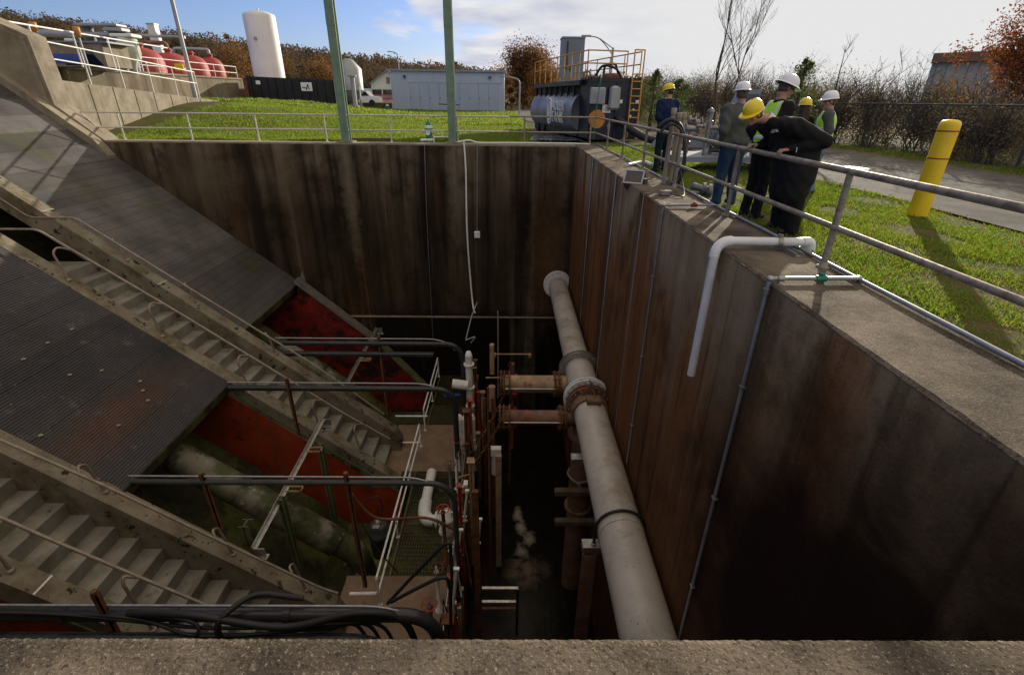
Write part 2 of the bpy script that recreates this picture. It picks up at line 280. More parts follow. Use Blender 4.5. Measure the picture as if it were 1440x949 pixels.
M['wood'] = mat('weathered_timber', (.16, .11, .07), (.10, .07, .045), 4, rough=.85, bump=.4)
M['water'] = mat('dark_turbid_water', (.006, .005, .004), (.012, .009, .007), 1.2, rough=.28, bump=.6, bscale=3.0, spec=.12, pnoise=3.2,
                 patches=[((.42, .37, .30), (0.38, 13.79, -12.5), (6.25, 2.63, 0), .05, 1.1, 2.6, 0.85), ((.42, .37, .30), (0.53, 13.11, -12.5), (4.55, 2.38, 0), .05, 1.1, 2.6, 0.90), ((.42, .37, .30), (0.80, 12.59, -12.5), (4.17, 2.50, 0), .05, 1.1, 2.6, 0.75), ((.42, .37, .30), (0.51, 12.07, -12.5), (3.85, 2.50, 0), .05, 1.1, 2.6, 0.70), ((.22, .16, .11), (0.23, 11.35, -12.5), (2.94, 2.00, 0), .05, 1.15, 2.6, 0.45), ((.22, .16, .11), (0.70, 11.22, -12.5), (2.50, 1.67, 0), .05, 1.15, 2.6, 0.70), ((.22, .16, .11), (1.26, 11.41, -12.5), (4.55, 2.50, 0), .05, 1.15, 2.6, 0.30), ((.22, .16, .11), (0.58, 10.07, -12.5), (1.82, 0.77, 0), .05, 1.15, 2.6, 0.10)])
M['foam'] = mat('pale_foam', (.30, .25, .19), (.05, .035, .022), 4, lo=.44, hi=.60, rough=.6, bump=.8, bscale=10)
M['fencewire'] = mat('fence_wire', (.10, .095, .09), rough=.8, metal=.0, spec=.1)
M['skin'] = mat('skin', (.46, .24, .17), (.40, .20, .14), 12, rough=.5)
M['hair'] = mat('dark_hair', (.030, .018, .012), rough=.6)
M['hairgrey'] = mat('grey_brown_hair', (.09, .065, .05), rough=.7)
M['helmet_y'] = mat('yellow_helmet_shell', (.80, .58, .01), rough=.3, coat=.3)
M['helmet_w'] = mat('white_helmet_shell', (.80, .80, .84), rough=.3, coat=.3)
M['strap'] = mat('dark_strap', (.03, .03, .035), rough=.6)
def cloth(n, c, k=.75): return mat(n, c, tuple(v * k for v in c), 5, rough=.92, bump=.35, bscale=22, spec=.15)
M['black_jacket'] = cloth('black_fleece', (.018, .017, .017)); M['navy'] = cloth('navy_jacket', (.014, .026, .070))
M['greyjacket'] = cloth('grey_jacket', (.105, .108, .10)); M['jeans'] = cloth('dark_denim', (.030, .055, .11))
M['lightjeans'] = cloth('faded_denim', (.13, .22, .34)); M['darktrousers'] = cloth('dark_trousers', (.014, .022, .026))
M['blacktrousers'] = cloth('black_trousers', (.012, .012, .013)); M['hivis'] = mat('hi_vis_lime', (.42, .85, .02), (.36, .75, .02), 5, rough=.75, bump=.3)
M['reflect'] = mat('silver_reflective_tape', (.62, .62, .60), rough=.4); M['boots'] = mat('dark_boots', (.02, .016, .013), rough=.6)
M['redmark'] = mat('dark_red_valve_paint', (.22, .02, .015), rough=.5)
M['machine'] = mat('mixed_pump_metal', (.30, .31, .32), (.16, .15, .15), 6, rough=.4, metal=.6)

# ------------------------------------------------------------------ mesh kit
class MB:
    def __init__(s): s.v = []; s.f = []; s.sm = []
    def add(s, vs, fs, smooth=False):
        o = len(s.v); s.v += [tuple(v) for v in vs]; s.f += [tuple(i + o for i in f) for f in fs]; s.sm += [smooth] * len(fs); return s
    def box(s, c, size, rot=None):
        hx, hy, hz = [q / 2 for q in size]; c = Vector(c)
        vs = [Vector((x, y, z)) for z in (-hz, hz) for y in (-hy, hy) for x in (-hx, hx)]
        if rot is not None: vs = [rot @ v for v in vs]
        return s.add([v + c for v in vs], [(0, 2, 3, 1), (4, 5, 7, 6), (0, 1, 5, 4), (2, 6, 7, 3), (0, 4, 6, 2), (1, 3, 7, 5)])
    def bb(s, x0, x1, y0, y1, z0, z1): return s.box(((x0 + x1) / 2, (y0 + y1) / 2, (z0 + z1) / 2), (abs(x1 - x0), abs(y1 - y0), abs(z1 - z0)))
    def chbox(s, c, size, ch=.02, rot=None):   # box with chamfered edges (all vertical and top)
        hx, hy, hz = [q / 2 for q in size]; c = Vector(c)
        ring = lambda a, b2, z: [Vector(q) for q in ((-a + ch, -b2, z), (a - ch, -b2, z), (a, -b2 + ch, z), (a, b2 - ch, z), (a - ch, b2, z), (-a + ch, b2, z), (-a, b2 - ch, z), (-a, -b2 + ch, z))]
        rs = [ring(hx - ch, hy - ch, -hz), ring(hx, hy, -hz + ch), ring(hx, hy, hz - ch), ring(hx - ch, hy - ch, hz)]
        vs = [v for r_ in rs for v in r_]
        if rot is not None: vs = [rot @ v for v in vs]
        fs = [tuple(range(7, -1, -1)), tuple(range(24, 32))]
        for k in range(3):
            for i in range(8): fs.append((k * 8 + i, k * 8 + (i + 1) % 8, k * 8 + 8 + (i + 1) % 8, k * 8 + 8 + i))
        return s.add([v + c for v in vs], fs)
    def prism(s, poly, a0, a1, axis='y'):
        n = len(poly)
        mk = {'y': lambda p, a: (p[0], a, p[1]), 'z': lambda p, a: (p[0], p[1], a), 'x': lambda p, a: (a, p[0], p[1])}[axis]
        vs = [mk(p, a0) for p in poly] + [mk(p, a1) for p in poly]
        fs = [tuple(range(n)), tuple(range(2 * n - 1, n - 1, -1))] + [(i, i + n, (i + 1) % n + n, (i + 1) % n) for i in range(n)]
        return s.add(vs, fs)
    def tube(s, pts, r, seg=8, cap=True, smooth=True):
        pts = [Vector(p) for p in pts]; n = len(pts); rs = r if isinstance(r, (list, tuple)) else [r] * n
        rings = []; prev = None
        for i, p in enumerate(pts):
            t = (pts[min(i + 1, n - 1)] - pts[max(i - 1, 0)])
            if t.length < 1e-9: t = Vector((0, 0, 1))
            t.normalize()
            if prev is None:
                a = Vector((0, 0, 1)) if abs(t.z) < .9 else Vector((1, 0, 0)); u = t.cross(a).normalized()
            else:
                u = prev - t * prev.dot(t)
                if u.length < 1e-6: u = t.cross(Vector((1, 0, 0)))
                u.normalize()
            prev = u; w = t.cross(u)
            rings.append([p + (u * math.cos(2 * math.pi * k / seg) + w * math.sin(2 * math.pi * k / seg)) * rs[i] for k in range(seg)])
        vs = [v for q in rings for v in q]; fs = []
        for i in range(n - 1):
            for k in range(seg): fs.append((i * seg + k, i * seg + (k + 1) % seg, (i + 1) * seg + (k + 1) % seg, (i + 1) * seg + k))
        s.add(vs, fs, smooth)
        if cap: s.add(rings[0], [tuple(range(seg - 1, -1, -1))]); s.add(rings[-1], [tuple(range(seg))])
        return s
    def cyl(s, p0, p1, r, seg=16): return s.tube([p0, p1], r, seg)
    def ring(s, c, axis, r0, r1, th, seg=24):   # flange disc with hole
        c = Vector(c); ax = Vector(axis).normalized(); a = Vector((0, 0, 1)) if abs(ax.z) < .9 else Vector((1, 0, 0)); u = ax.cross(a).normalized(); w = ax.cross(u)
        vs = []
        for (rr, o) in ((r0, -th / 2), (r1, -th / 2), (r1, th / 2), (r0, th / 2)):
            vs += [c + ax * o + (u * math.cos(2 * math.pi * k / seg) + w * math.sin(2 * math.pi * k / seg)) * rr for k in range(seg)]
        fs = []
        for q in range(4):
            for k in range(seg): fs.append((q * seg + k, q * seg + (k + 1) % seg, ((q + 1) % 4) * seg + (k + 1) % seg, ((q + 1) % 4) * seg + k))
        return s.add(vs, fs)
    def bolts(s, c, axis, rad, n, br, length, seg=6):
        c = Vector(c); ax = Vector(axis).normalized(); a = Vector((0, 0, 1)) if abs(ax.z) < .9 else Vector((1, 0, 0)); u = ax.cross(a).normalized(); w = ax.cross(u)
        for k in range(n):
            q = c + (u * math.cos(2 * math.pi * (k + .5) / n) + w * math.sin(2 * math.pi * (k + .5) / n)) * rad
            s.tube([q - ax * length / 2, q + ax * length / 2], br, seg, True, False)
        return s
    def lathe(s, prof, c, seg=24, axis=None):
        c = Vector(c); n = len(prof)
        if axis is None: u, w, ax = Vector((1, 0, 0)), Vector((0, 1, 0)), Vector((0, 0, 1))
        else:
            ax = Vector(axis).normalized(); a = Vector((0, 0, 1)) if abs(ax.z) < .9 else Vector((1, 0, 0)); u = ax.cross(a).normalized(); w = ax.cross(u)
        vs = [c + ax * z + (u * math.cos(2 * math.pi * k / seg) + w * math.sin(2 * math.pi * k / seg)) * r_ for (r_, z) in prof for k in range(seg)]
        fs = [(i * seg + k, i * seg + (k + 1) % seg, (i + 1) * seg + (k + 1) % seg, (i + 1) * seg + k) for i in range(n - 1) for k in range(seg)]
        s.add(vs, fs, True); return s
    def ell(s, c, rad, seg=16, rings=10, rot=None):
        c = Vector(c); vs = []; fs = []
        for i in range(rings + 1):
            th = math.pi * i / rings
            for k in range(seg):
                v = Vector((rad[0] * math.sin(th) * math.cos(2 * math.pi * k / seg), rad[1] * math.sin(th) * math.sin(2 * math.pi * k / seg), rad[2] * math.cos(th)))
                vs.append(c + (rot @ v if rot is not None else v))
        for i in range(rings):
            for k in range(seg): fs.append((i * seg + k, (i + 1) * seg + k, (i + 1) * seg + (k + 1) % seg, i * seg + (k + 1) % seg))
        return s.add(vs, fs, True)
    def build(s, name, material, parent=None, loc=None):
        org = Vector(WLOC[parent.name]) if parent is not None else Vector(loc if loc is not None else (0, 0, 0))
        me = bpy.data.meshes.new(name)
        me.from_pydata([(v[0] - org[0], v[1] - org[1], v[2] - org[2]) for v in s.v], [], s.f)
        me.polygons.foreach_set('use_smooth', s.sm); me.update()
        return link(name, me, material, parent, org)
WLOC = {}
def link(name, me, material, parent=None, org=(0, 0, 0)):
    o = bpy.data.objects.new(name, me); COL.objects.link(o)
    if material is not None: me.materials.append(material if not isinstance(material, str) else M[material])
    if parent is not None: o.parent = parent
    else: o.location = org
    WLOC[o.name] = tuple(org)
    return o
def tag(o, label=None, cat=None, group=None, kind=None):
    if label: o['label'] = label
    if cat: o['category'] = cat
    if group: o['group'] = group
    if kind: o['kind'] = kind
    return o
def thing(name, label, cat, loc, group=None):
    o = bpy.data.objects.new(name, None); COL.objects.link(o); o.location = loc; o.empty_display_size = .2
    WLOC[o.name] = tuple(loc); return tag(o, label, cat, group)
def struct(o): o['kind'] = 'structure'; return o
def copy_tree(o, parent=None):
    c = o.copy(); COL.objects.link(c)
    if parent is not None: c.parent = parent
    WLOC[c.name] = WLOC.get(o.name, (0, 0, 0))
    for ch in list(o.children): copy_tree(ch, c)
    return c
def npmesh(name, verts, faces_n, material, parent=None, loc=(0, 0, 0), smooth=False):
    """verts (N,3); faces_n (F,k) int array"""
    me = bpy.data.meshes.new(name); F, k = faces_n.shape
    org = np.array(WLOC[parent.name] if parent is not None else loc)
    me.vertices.add(len(verts)); me.vertices.foreach_set('co', (verts - org).astype(np.float32).ravel())
    me.loops.add(F * k); me.loops.foreach_set('vertex_index', faces_n.astype(np.int32).ravel())
    me.polygons.add(F); me.polygons.foreach_set('loop_start', np.arange(0, F * k, k, dtype=np.int32))
    if smooth: me.polygons.foreach_set('use_smooth', np.ones(F, bool))
    me.update(calc_edges=True); me.validate()
    return link(name, me, material, parent, tuple(org))
def text_mesh(name, body, size, loc, xdir, updir, material, parent, extrude=.004, align='CENTER'):
    cu = bpy.data.curves.new('lettering', 'FONT'); cu.body = body; cu.size = size; cu.extrude = extrude; cu.align_x = align; cu.align_y = 'CENTER'; cu.offset = size * .01
    to = bpy.data.objects.new('lettering_tmp', cu); COL.objects.link(to)
    dg = bpy.context.evaluated_depsgraph_get(); me = bpy.data.meshes.new_from_object(to.evaluated_get(dg))
    bpy.data.objects.remove(to); bpy.data.curves.remove(cu)
    X = Vector(xdir).normalized(); U = Vector(updir).normalized(); Nn = X.cross(U)
    mm = Matrix((X, U, Nn)).transposed().to_4x4(); mm.translation = Vector(loc) - Vector(WLOC[parent.name])
    me.transform(mm); me.name = name
    return link(name, me, material, parent, WLOC[parent.name])
def arc(p0, p1, p2, n=6):   # quadratic bend
    p0, p1, p2 = Vector(p0), Vector(p1), Vector(p2)
    return [(1 - t) ** 2 * p0 + 2 * t * (1 - t) * p1 + t * t * p2 for t in [i / n for i in range(n + 1)]]
def bent(pts, rad=.15, n=5):   # polyline with rounded corners
    pts = [Vector(p) for p in pts]; out = [pts[0]]
    for i in range(1, len(pts) - 1):
        a = pts[i - 1] - pts[i]; b = pts[i + 1] - pts[i]
        ra = min(rad, a.length * .45, b.length * .45)
        out += arc(pts[i] + a.normalized() * ra, pts[i], pts[i] + b.normalized() * ra, n)
    return out + [pts[-1]]
def catmull(pts, n=6):
    pts = [Vector(p) for p in pts]; q = [pts[0]] + pts + [pts[-1]]; out = []
    for i in range(1, len(q) - 2):
        for k in range(n):
            t = k / n; a, b, c, d = q[i - 1], q[i], q[i + 1], q[i + 2]
            out.append(.5 * ((2 * b) + (c - a) * t + (2 * a - 5 * b + 4 * c - d) * t * t + (3 * b - a - 3 * c + d) * t ** 3))
    return out + [pts[-1]]

# ================================================================== LARGE STRUCTURE
XR = 2.59; XO = 3.50      # right wall inner / outer face
YF = 20.45; YB = 21.20    # far wall inner / outer face
FLOOR = -10.3
def sst(a, b, x):
    t = min(1, max(0, (x - a) / (b - a))); return t * t * (3 - 2 * t)
def gz(x, y):
    z = 1.3 * sst(-2.5, -19, x) * sst(21.0, 32.0, y) * (1 - .9 * sst(40, 62, y)) if y > 21 else 0.0
    if x < -20 and y > 21: z = z
    # hills far behind
    r_ = sst(100, 190, y)
    hz = ((4.0 + 17.0 * min(1.5, max(0, -x / 175))) if x < 10 else 4.0 - 2.8 * sst(10, 60, x)) * r_
    return z + hz - 0.02
def make_ground():
    xs = sorted(set([-420, -300, -230] + [round(v, 3) for v in np.arange(-190, -40, 12)] + [-40, -34, -30] + [round(v, 2) for v in np.arange(-28, 3.4, 1.0)] + [XO - .02] + [round(v, 2) for v in np.arange(4.0, 20, .5)] + [22, 26, 32, 40, 60, 90, 140, 220, 320, 450]))
    ys = sorted(set([-120, -60, -30, -12, -4, 0.14] + [round(v, 2) for v in np.arange(1.0, YB - .1, 1.0)] + [YB - .02] + [round(v, 2) for v in np.arange(21.7, 34, .6)] + [round(v, 2) for v in np.arange(34, 80, 3)] + [90, 105, 120, 135, 150, 165, 180, 195, 210, 230, 260, 320, 450, 700]))
    vs = []; idx = {}
    for j, y in enumerate(ys):
        for i, x in enumerate(xs):
            idx[(i, j)] = len(vs); vs.append((x, y, gz(x, y) + (0.02 * math.sin(x * 3.1) * math.sin(y * 2.3) if 3.9 < x < 7 and y < 20 else 0)))
    fs = []
    for j in range(len(ys) - 1):
        for i in range(len(xs) - 1):
            cx = (xs[i] + xs[i + 1]) / 2; cy = (ys[j] + ys[j + 1]) / 2
            if -40 < cx < XO - .02 and 0.14 < cy < YB - .02: continue
            fs.append((idx[(i, j)], idx[(i + 1, j)], idx[(i + 1, j + 1)], idx[(i, j + 1)]))
    mb = MB(); mb.add(vs, fs, True); return struct(mb.build('ground', 'lawn'))
make_ground()

def road_strip(name, left, right, z, material, thick=.0):
    """strip between two polylines, sampled on the terrain"""
    mb = MB(); vs = []; fs = []
    for k, (a, b) in enumerate(zip(left, right)):
        vs += [(a[0], a[1], gz(*a) + z), (b[0], b[1], gz(*b) + z)]
        if k: fs.append((2 * k - 2, 2 * k - 1, 2 * k + 1, 2 * k))
    mb.add(vs, fs, True); return struct(mb.build(name, material))
# road to the right of the lawn, bending left behind the tank towards the pale blue building
rl = [(7.15, -40), (7.15, 0), (7.15, 6), (7.18, 9.5), (6.9, 13), (6.6, 17), (6.6, 22), (6.4, 27), (4.0, 34), (1.6, 42), (0.6, 52), (0.4, 66), (0.4, 84), (0.4, 105)]
rr = [(12.6, -40), (12.6, 0), (12.6, 6), (12.6, 12), (12.4, 16), (12.1, 20), (12.0, 25), (11.6, 31), (10.5, 40), (9.0, 50), (7.8, 60), (7.4, 72), (7.2, 86), (7.2, 105)]
road_strip('road', rl, rr, .030, 'asphalt')
road_strip('verge', [(r_[0] - .02, r_[1]) for r_ in rr], [(r_[0] + 1.5, r_[1]) for r_ in rr], .022, 'gravelly')
struct(MB().bb(1.2, 8.2, 24.3, 33.5, -.1, .012).build('gravel_yard', 'gravelly'))
tag(MB().lathe([(0, .05), (.36, .05), (.37, .045), (.39, .03), (.39, .0)], (9.1, 13.6, 0), 28).build('manhole_cover', M['galv'], None, (9.1, 13.6, 0)), 'round pale manhole cover set in the asphalt road', 'manhole cover')

# ---- pit walls
mb = MB()
rt = thing('right_pit_wall', 'tall rust stained concrete wall along right side of pit', 'wall', (XR, 10, 0))
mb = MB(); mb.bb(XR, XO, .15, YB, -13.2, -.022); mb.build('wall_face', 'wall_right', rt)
mb = MB()
# coping with a small chipped arris
ny = 220
vs = []; fs = []
for k in range(ny + 1):
    y = .15 + (YB - .15) * k / ny
    e = .012 + .012 * random.random() + (.02 * random.random() if random.random() < .12 else 0)
    vs += [(XR - .003, y, -.03), (XR - .003, y, -.004 - e), (XR + e, y, .0), (XO - .012, y, .0), (XO + .004, y, -.012), (XO + .004, y, -.03)]
    if k:
        a = 6 * (k - 1); b = 6 * k
        for q in range(5): fs.append((a + q, b + q, b + q + 1, a + q + 1))
mb.add(vs, fs); mb.add([vs[i] for i in range(6)], [(5, 4, 3, 2, 1, 0)]); mb.build('coping', 'wall_top', rt)

fw = thing('far_pit_wall', 'black streaked concrete wall at far end of pit', 'wall', (-6, YF, 0))
poly = [(XR - .004, -13.2), (XR - .004, -.04), (-15.75, -.04), (-17.2, 1.15), (-17.3, 3.42), (-18.0, 3.72), (-30, 9.1), (-30, -13.2)]
MB().prism(poly, YF, YB - .02).build('wall_face', 'wall_far', fw)
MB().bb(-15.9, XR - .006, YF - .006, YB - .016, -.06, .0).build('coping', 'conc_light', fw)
mb = MB(); mb.prism([(-15.62, -.01), (-17.08, 1.22), (-17.18, 3.46), (-17.96, 3.80), (-30, 9.2), (-30, 8.8), (-18.0, 3.66), (-17.32, 3.36), (-17.24, 1.12), (-15.9, -.03)], YF - .02, YB + .03); mb.build('sloping_coping', 'conc_light', fw)
# pale sunlit upper face of the slope wall, and the kerb on the slab edge
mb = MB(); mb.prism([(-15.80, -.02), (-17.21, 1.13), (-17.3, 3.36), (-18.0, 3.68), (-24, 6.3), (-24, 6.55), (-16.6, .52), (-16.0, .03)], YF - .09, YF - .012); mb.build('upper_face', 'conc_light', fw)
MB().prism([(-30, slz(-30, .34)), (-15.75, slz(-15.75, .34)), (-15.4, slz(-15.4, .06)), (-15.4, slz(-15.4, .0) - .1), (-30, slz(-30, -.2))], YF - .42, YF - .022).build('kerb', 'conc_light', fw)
MB().bb(-9.6, XR - .01, YF - .05, YF - .003, -7.34, -7.27).build('ledge', 'conc_light', fw)
nw = thing('near_parapet_wall', 'grainy concrete parapet in the immediate foreground', 'wall', (0, .6, 0))
MB().bb(-30, XR - .004, .15, 1.02, -13.2, -.04).build('wall_face', 'wall_far', nw)
mb = MB(); vs = []; fs = []; nx = 900; x0, x1 = -6.0, XR - .006
for k in range(nx + 1):
    x = x0 + (x1 - x0) * k / nx; e = .004 + .006 * random.random()
    vs += [(x, .15, 0), (x, 1.02 - e * 1.6, 0), (x, 1.024, -e), (x, 1.024, -.06)]
    if k:
        a = 4 * (k - 1); b = 4 * k
        for q in range(3): fs.append((a + q, b + q, b + q + 1, a + q + 1))
mb.add(vs, fs); mb.bb(-30, x0, .15, 1.024, -.06, 0); mb.build('coping', 'wall_top', nw)

# ---- sloping bays, slabs and stairs
def ribbed_slab(name, y0, y1, xa, xb, pitch, depth, material, label, group, rust=True):
    """profile in XZ of fine ribs following the slope"""
    L_ = math.hypot(1, SLOPE); tx, tz = 1 / L_, SLOPE / L_; nx_, nz_ = -tz, tx
    n = int((xb - xa) * L_ / pitch); top = []
    for k in range(n):
        s0 = k * pitch; d = depth * (1.9 if (pitch < .1 and k % int(1.21 / pitch) == 0) else 1)
        for (ds, h) in (((0.0, 0), (.62 * pitch, 0), (.70 * pitch, -d), (.92 * pitch, -d)) if pitch < .1 else ((0.0, 0), (.93 * pitch, -.002), (.95 * pitch, -d), (.985 * pitch, -d))):
            s_ = s0 + ds; top.append((xa + tx * s_ + nx_ * h, slz(xa) + tz * s_ + nz_ * h))
    top.append((xb, slz(xb)))
    th = .34
    th_t = thing(name, label, 'slab', (xb, y0, slz(xb)), group)
    vs = []; fs = []
    for (x, z) in top: vs += [(x, y0, z), (x, y1, z)]
    for k in range(len(top) - 1): fs.append((2 * k, 2 * k + 2, 2 * k + 3, 2 * k + 1))
    mb = MB(); mb.add(vs, fs); mb.build('ribbed_top', material, th_t)
    mb = MB(); mb.prism([(xa, slz(xa) - .035), (xb - .004, slz(xb) - .035), (xb - .004 - .1, slz(xb) - th), (xa, slz(xa) - th - .1)], y0 + .004, y1 - .004); mb.build('slab_body', 'dark_conc', th_t)
    return th_t
bays = [(1.08, 5.80), (8.17, 12.88), (15.22, YF - .02)]
grp = 'sloping ribbed slabs over the pump bays'
s0 = ribbed_slab('sloping_slab', bays[0][0], bays[0][1], -22, -11.3, .060, .012, 'slab', 'ribbed concrete slab hidden below the near parapet', grp)
s1 = ribbed_slab('sloping_slab', bays[1][0], bays[1][1], -22, -8.47, .066, .014, 'slab', 'dark ribbed slab between the two stairs with rust streaks', grp)
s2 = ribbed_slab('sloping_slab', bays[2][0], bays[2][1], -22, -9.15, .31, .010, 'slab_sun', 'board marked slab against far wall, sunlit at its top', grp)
# raised fixings on the near slab
mb = MB()
for (px, py) in ((67, 482), (101, 463), (98, 527), (197, 536), (201, 549), (208, 563), (167, 598), (143, 521), (33, 505), (57, 612)):
    q = S(px, py, .012); mb.lathe([(0, .02), (.035, .02), (.05, .0)], q, 10)
mb.build('lifting_plug', 'conc_light', s1)
# rust stain running down the ribs is in the material

def stair_flight(y_curb0, y_curb1, y_par0, y_par1, xtop, label, n_from=-4.35, group='concrete stairs down into the pit'):
    t = thing('concrete_stair', label, 'stairs', (-4.2, (y_curb0 + y_par1) / 2, FLOOR), group)
    run = .405; rise = run * -SLOPE
    # steps: nosing line at offset -.4
    xn = n_from; pts = []; x = xn; z = slz(x, -.4)
    prof = [(x + .0, FLOOR - .3), (x, FLOOR)]; 
    prof = []
    x = xn
    while x > xtop:
        z = slz(x, -.4)
        prof.append((x, z - rise)); prof.append((x + .018, z - .02)); prof.append((x + .018, z)); x -= run
    zt = slz(x + run, -.4)
    prof.append((x - 9.0, zt))
    zl = zt - .35
    prof.append((x - 9.0, zl)); prof.append((x + .6, zl)); prof.append((xn, slz(xn, -1.35)))
    mb = MB(); mb.prism(prof, y_curb1 + .002, y_par0 - .002); mb.build('steps', 'stair', t)
    # near curb, top at slope level
    xe = -3.72
    mb = MB(); mb.prism([(-22, slz(-22, 0)), (xe - .5, slz(xe - .5, 0)), (xe, slz(xe, -.12)), (xe, FLOOR - .1), (xe - .9, FLOOR - .1), (xe - .9, slz(xe - .9, -.62)), (-22, slz(-22, -.62))], y_curb0, y_curb1); mb.build('near_curb', 'parapet', t)
    # steel edge trim and red wall under it, facing the bay
    mb = MB(); mb.prism([(-8.3, slz(-8.3, -.36)), (xe, slz(xe, -.36)), (xe, slz(xe, -.46)), (-8.3, slz(-8.3, -.46))], y_curb0 - .035, y_curb0 - .002); mb.build('edge_trim', 'moss_col', t)
    mb = MB(); mb.prism([(-21, slz(-21, -.6)), (xe + .02, slz(xe + .02, -.6)), (xe + .02, -13), (-21, -13)], y_curb0 + .03, y_curb0 + .2); mb.build('red_side_wall', 'red', t)
    # far parapet
    xe2 = -4.15; a = .3
    mb = MB(); mb.prism([(-22, slz(-22, a)), (xe2, slz(xe2, a)), (xe2 + .18, slz(xe2 + .18, .05)), (xe2 + .18, FLOOR - .1), (-12.9, FLOOR - .1), (-12.9, slz(-12.9, -.55)), (-22, slz(-22, -.55))], y_par0, y_par1); mb.build('far_parapet', 'parapet', t)
    return t
st1 = stair_flight(5.84, 6.24, 7.72, 8.15, -14.5, 'nearest concrete stair, broad worn steps at lower left')
st2 = stair_flight(12.90, 13.34, 14.74, 15.18, -13.25, 'farther concrete stair descending to the brown landing')
for t, ys_ in ((st1, (6.24, 7.7)), (st2, (13.34, 14.7))):
    pass
# pale joint lines across the parapets
for (t, a, b, off) in ((st2, (371/5.93, 0), None, 0),): pass
def joint(t, x, y0, y1, off):
    q = MB(); L_ = math.hypot(1, SLOPE); rot = Matrix.Rotation(math.atan(-SLOPE), 3, 'Y')
    q.box((x, (y0 + y1) / 2, slz(x, off) + .004), (.035, y1 - y0, .012), rot); q.build('joint_strip', 'galv', t)
for x in (-13.85, -11.1, -8.95): joint(st2, x, 14.73, 15.18, .3)
joint(st2, -8.0, 12.9, 13.35, 0.0); joint(st1, -8.35, 5.84, 6.24, 0.0)

# ---- bay interiors: sloping troughs and back darkness
mb = MB()
for (y0, y1) in bays:
    mb.prism([(-22, slz(-22, -3.2)), (-6.6, slz(-6.6, -3.2)), (-5.6, -12.1), (-1.4, -12.1), (-1.4, -13.1), (-22, -13.1)], y0, y1)
o = struct(mb.build('trough_floor', 'dark_conc'))
struct(MB().bb(-30, XO, .16, YB, -13.5, -13.21).build('pit_base', 'dark_conc'))
struct(MB().bb(-6.5, -1.42, 1.05, YF - .03, -13.18, -12.13).build('pit_floor', 'moss_col'))
struct(MB().bb(-22.3, -22.0, 1.02, YF, -13, 9).build('rear_bulkhead', 'dark_conc'))
# far bay red guide wall against the far wall
g = thing('red_guide_wall', 'red painted sloping guide wall below the far wall', 'wall', (-9, YF, -6))
A_ = P(420, 396, y=19.9); B_ = P(532, 482, y=19.9); C_ = P(600, 545, y=19.9)
MB().prism([(A_.x - 2, slz(A_.x - 2, -.7)), (A_.x - .2, slz(A_.x - .2, -.6)), (A_.x, A_.z), (C_.x, C_.z), (C_.x, -12), (A_.x - 2, -12)], 19.86, 20.1).build('panel', 'redbright', g)
mb = MB(); mb.prism([(A_.x - .1, A_.z + .12), (B_.x + .1, B_.z + .02), (B_.x + .1, B_.z - .10), (A_.x - .1, A_.z - .02)], 19.70, 20.2); mb.build('cap_rail', 'galv', g)
mb = MB(); mb.prism([(B_.x + .1, B_.z), (C_.x, C_.z + .05), (C_.x, C_.z - .12), (B_.x + .1, B_.z - .14)], 19.74, 20.2); mb.build('worn_cap', 'moss_col', g)
MB().prism([(A_.x + .05, A_.z + .0), (A_.x + .32, A_.z + .55), (A_.x + .36, A_.z - .05)], 19.72, 19.78).build('end_bracket', 'galv', g)

# ---- platform
pf = thing('concrete_platform', 'brown concrete landing at the foot of the stairs', 'platform', (-2.6, 14, FLOOR))
MB().bb(-3.72, -1.45, 13.6, 16.35, FLOOR - .35, FLOOR).bb(-4.4, -3.72, 13.34, 16.35, FLOOR - .36, FLOOR - .003).build('landing_slab', 'platform', pf)
MB().bb(-4.4, -1.45, 6.2, 9.35, FLOOR - .35, FLOOR).build('near_slab', 'platform', pf)
MB().bb(-1.62, -1.40, 4.0, YF, FLOOR - 1.6, FLOOR - .02).build('edge_beam', 'rust', pf)
MB().bb(-1.62, -1.42, 4.0, YF, -13.1, FLOOR - 1.6).build('channel_wall', 'dark_conc', pf)
def grating(name, x0, x1, y0, y1, label):
    mb = MB()
    n = int((x1 - x0) / .075)
    for i in range(n + 1): x = x0 + (x1 - x0) * i / n; mb.bb(x - .006, x + .006, y0, y1, FLOOR - .04, FLOOR)
    n = int((y1 - y0) / .14)
    for i in range(n + 1): y = y0 + (y1 - y0) * i / n; mb.bb(x0, x1, y - .007, y + .007, FLOOR - .012, FLOOR + .003)
    mb.bb(x0 - .06, x0 - .01, y0, y1, FLOOR - .16, FLOOR + .012); mb.bb(x1 + .01, x1 + .05, y0, y1, FLOOR - .16, FLOOR + .012)
    return tag(mb.build(name, 'grating', None, (x0, y0, FLOOR)), label, 'walkway', 'steel grating walkways')
grating('grating_walkway', -3.2, -1.66, 9.36, 13.59, 'yellowish grating walkway with white elbow pipe on it')
grating('grating_walkway', -3.2, -1.66, 16.37, 20.3, 'dark grating walkway running back to the far wall')
tag(struct(MB().bb(-1.4, XR, 1.02, YF, -12.6, -12.5).build('water', 'water')), kind='structure')
ORD = ['nearest', 'second', 'third', 'fourth', 'fifth', 'sixth', 'seventh', 'eighth', 'ninth', 'tenth', 'eleventh', 'twelfth', 'thirteenth', 'fourteenth', 'fifteenth', 'sixteenth', 'seventeenth', 'eighteenth', 'nineteenth', 'twentieth', 'twenty first', 'twenty second', 'twenty third', 'twenty fourth']
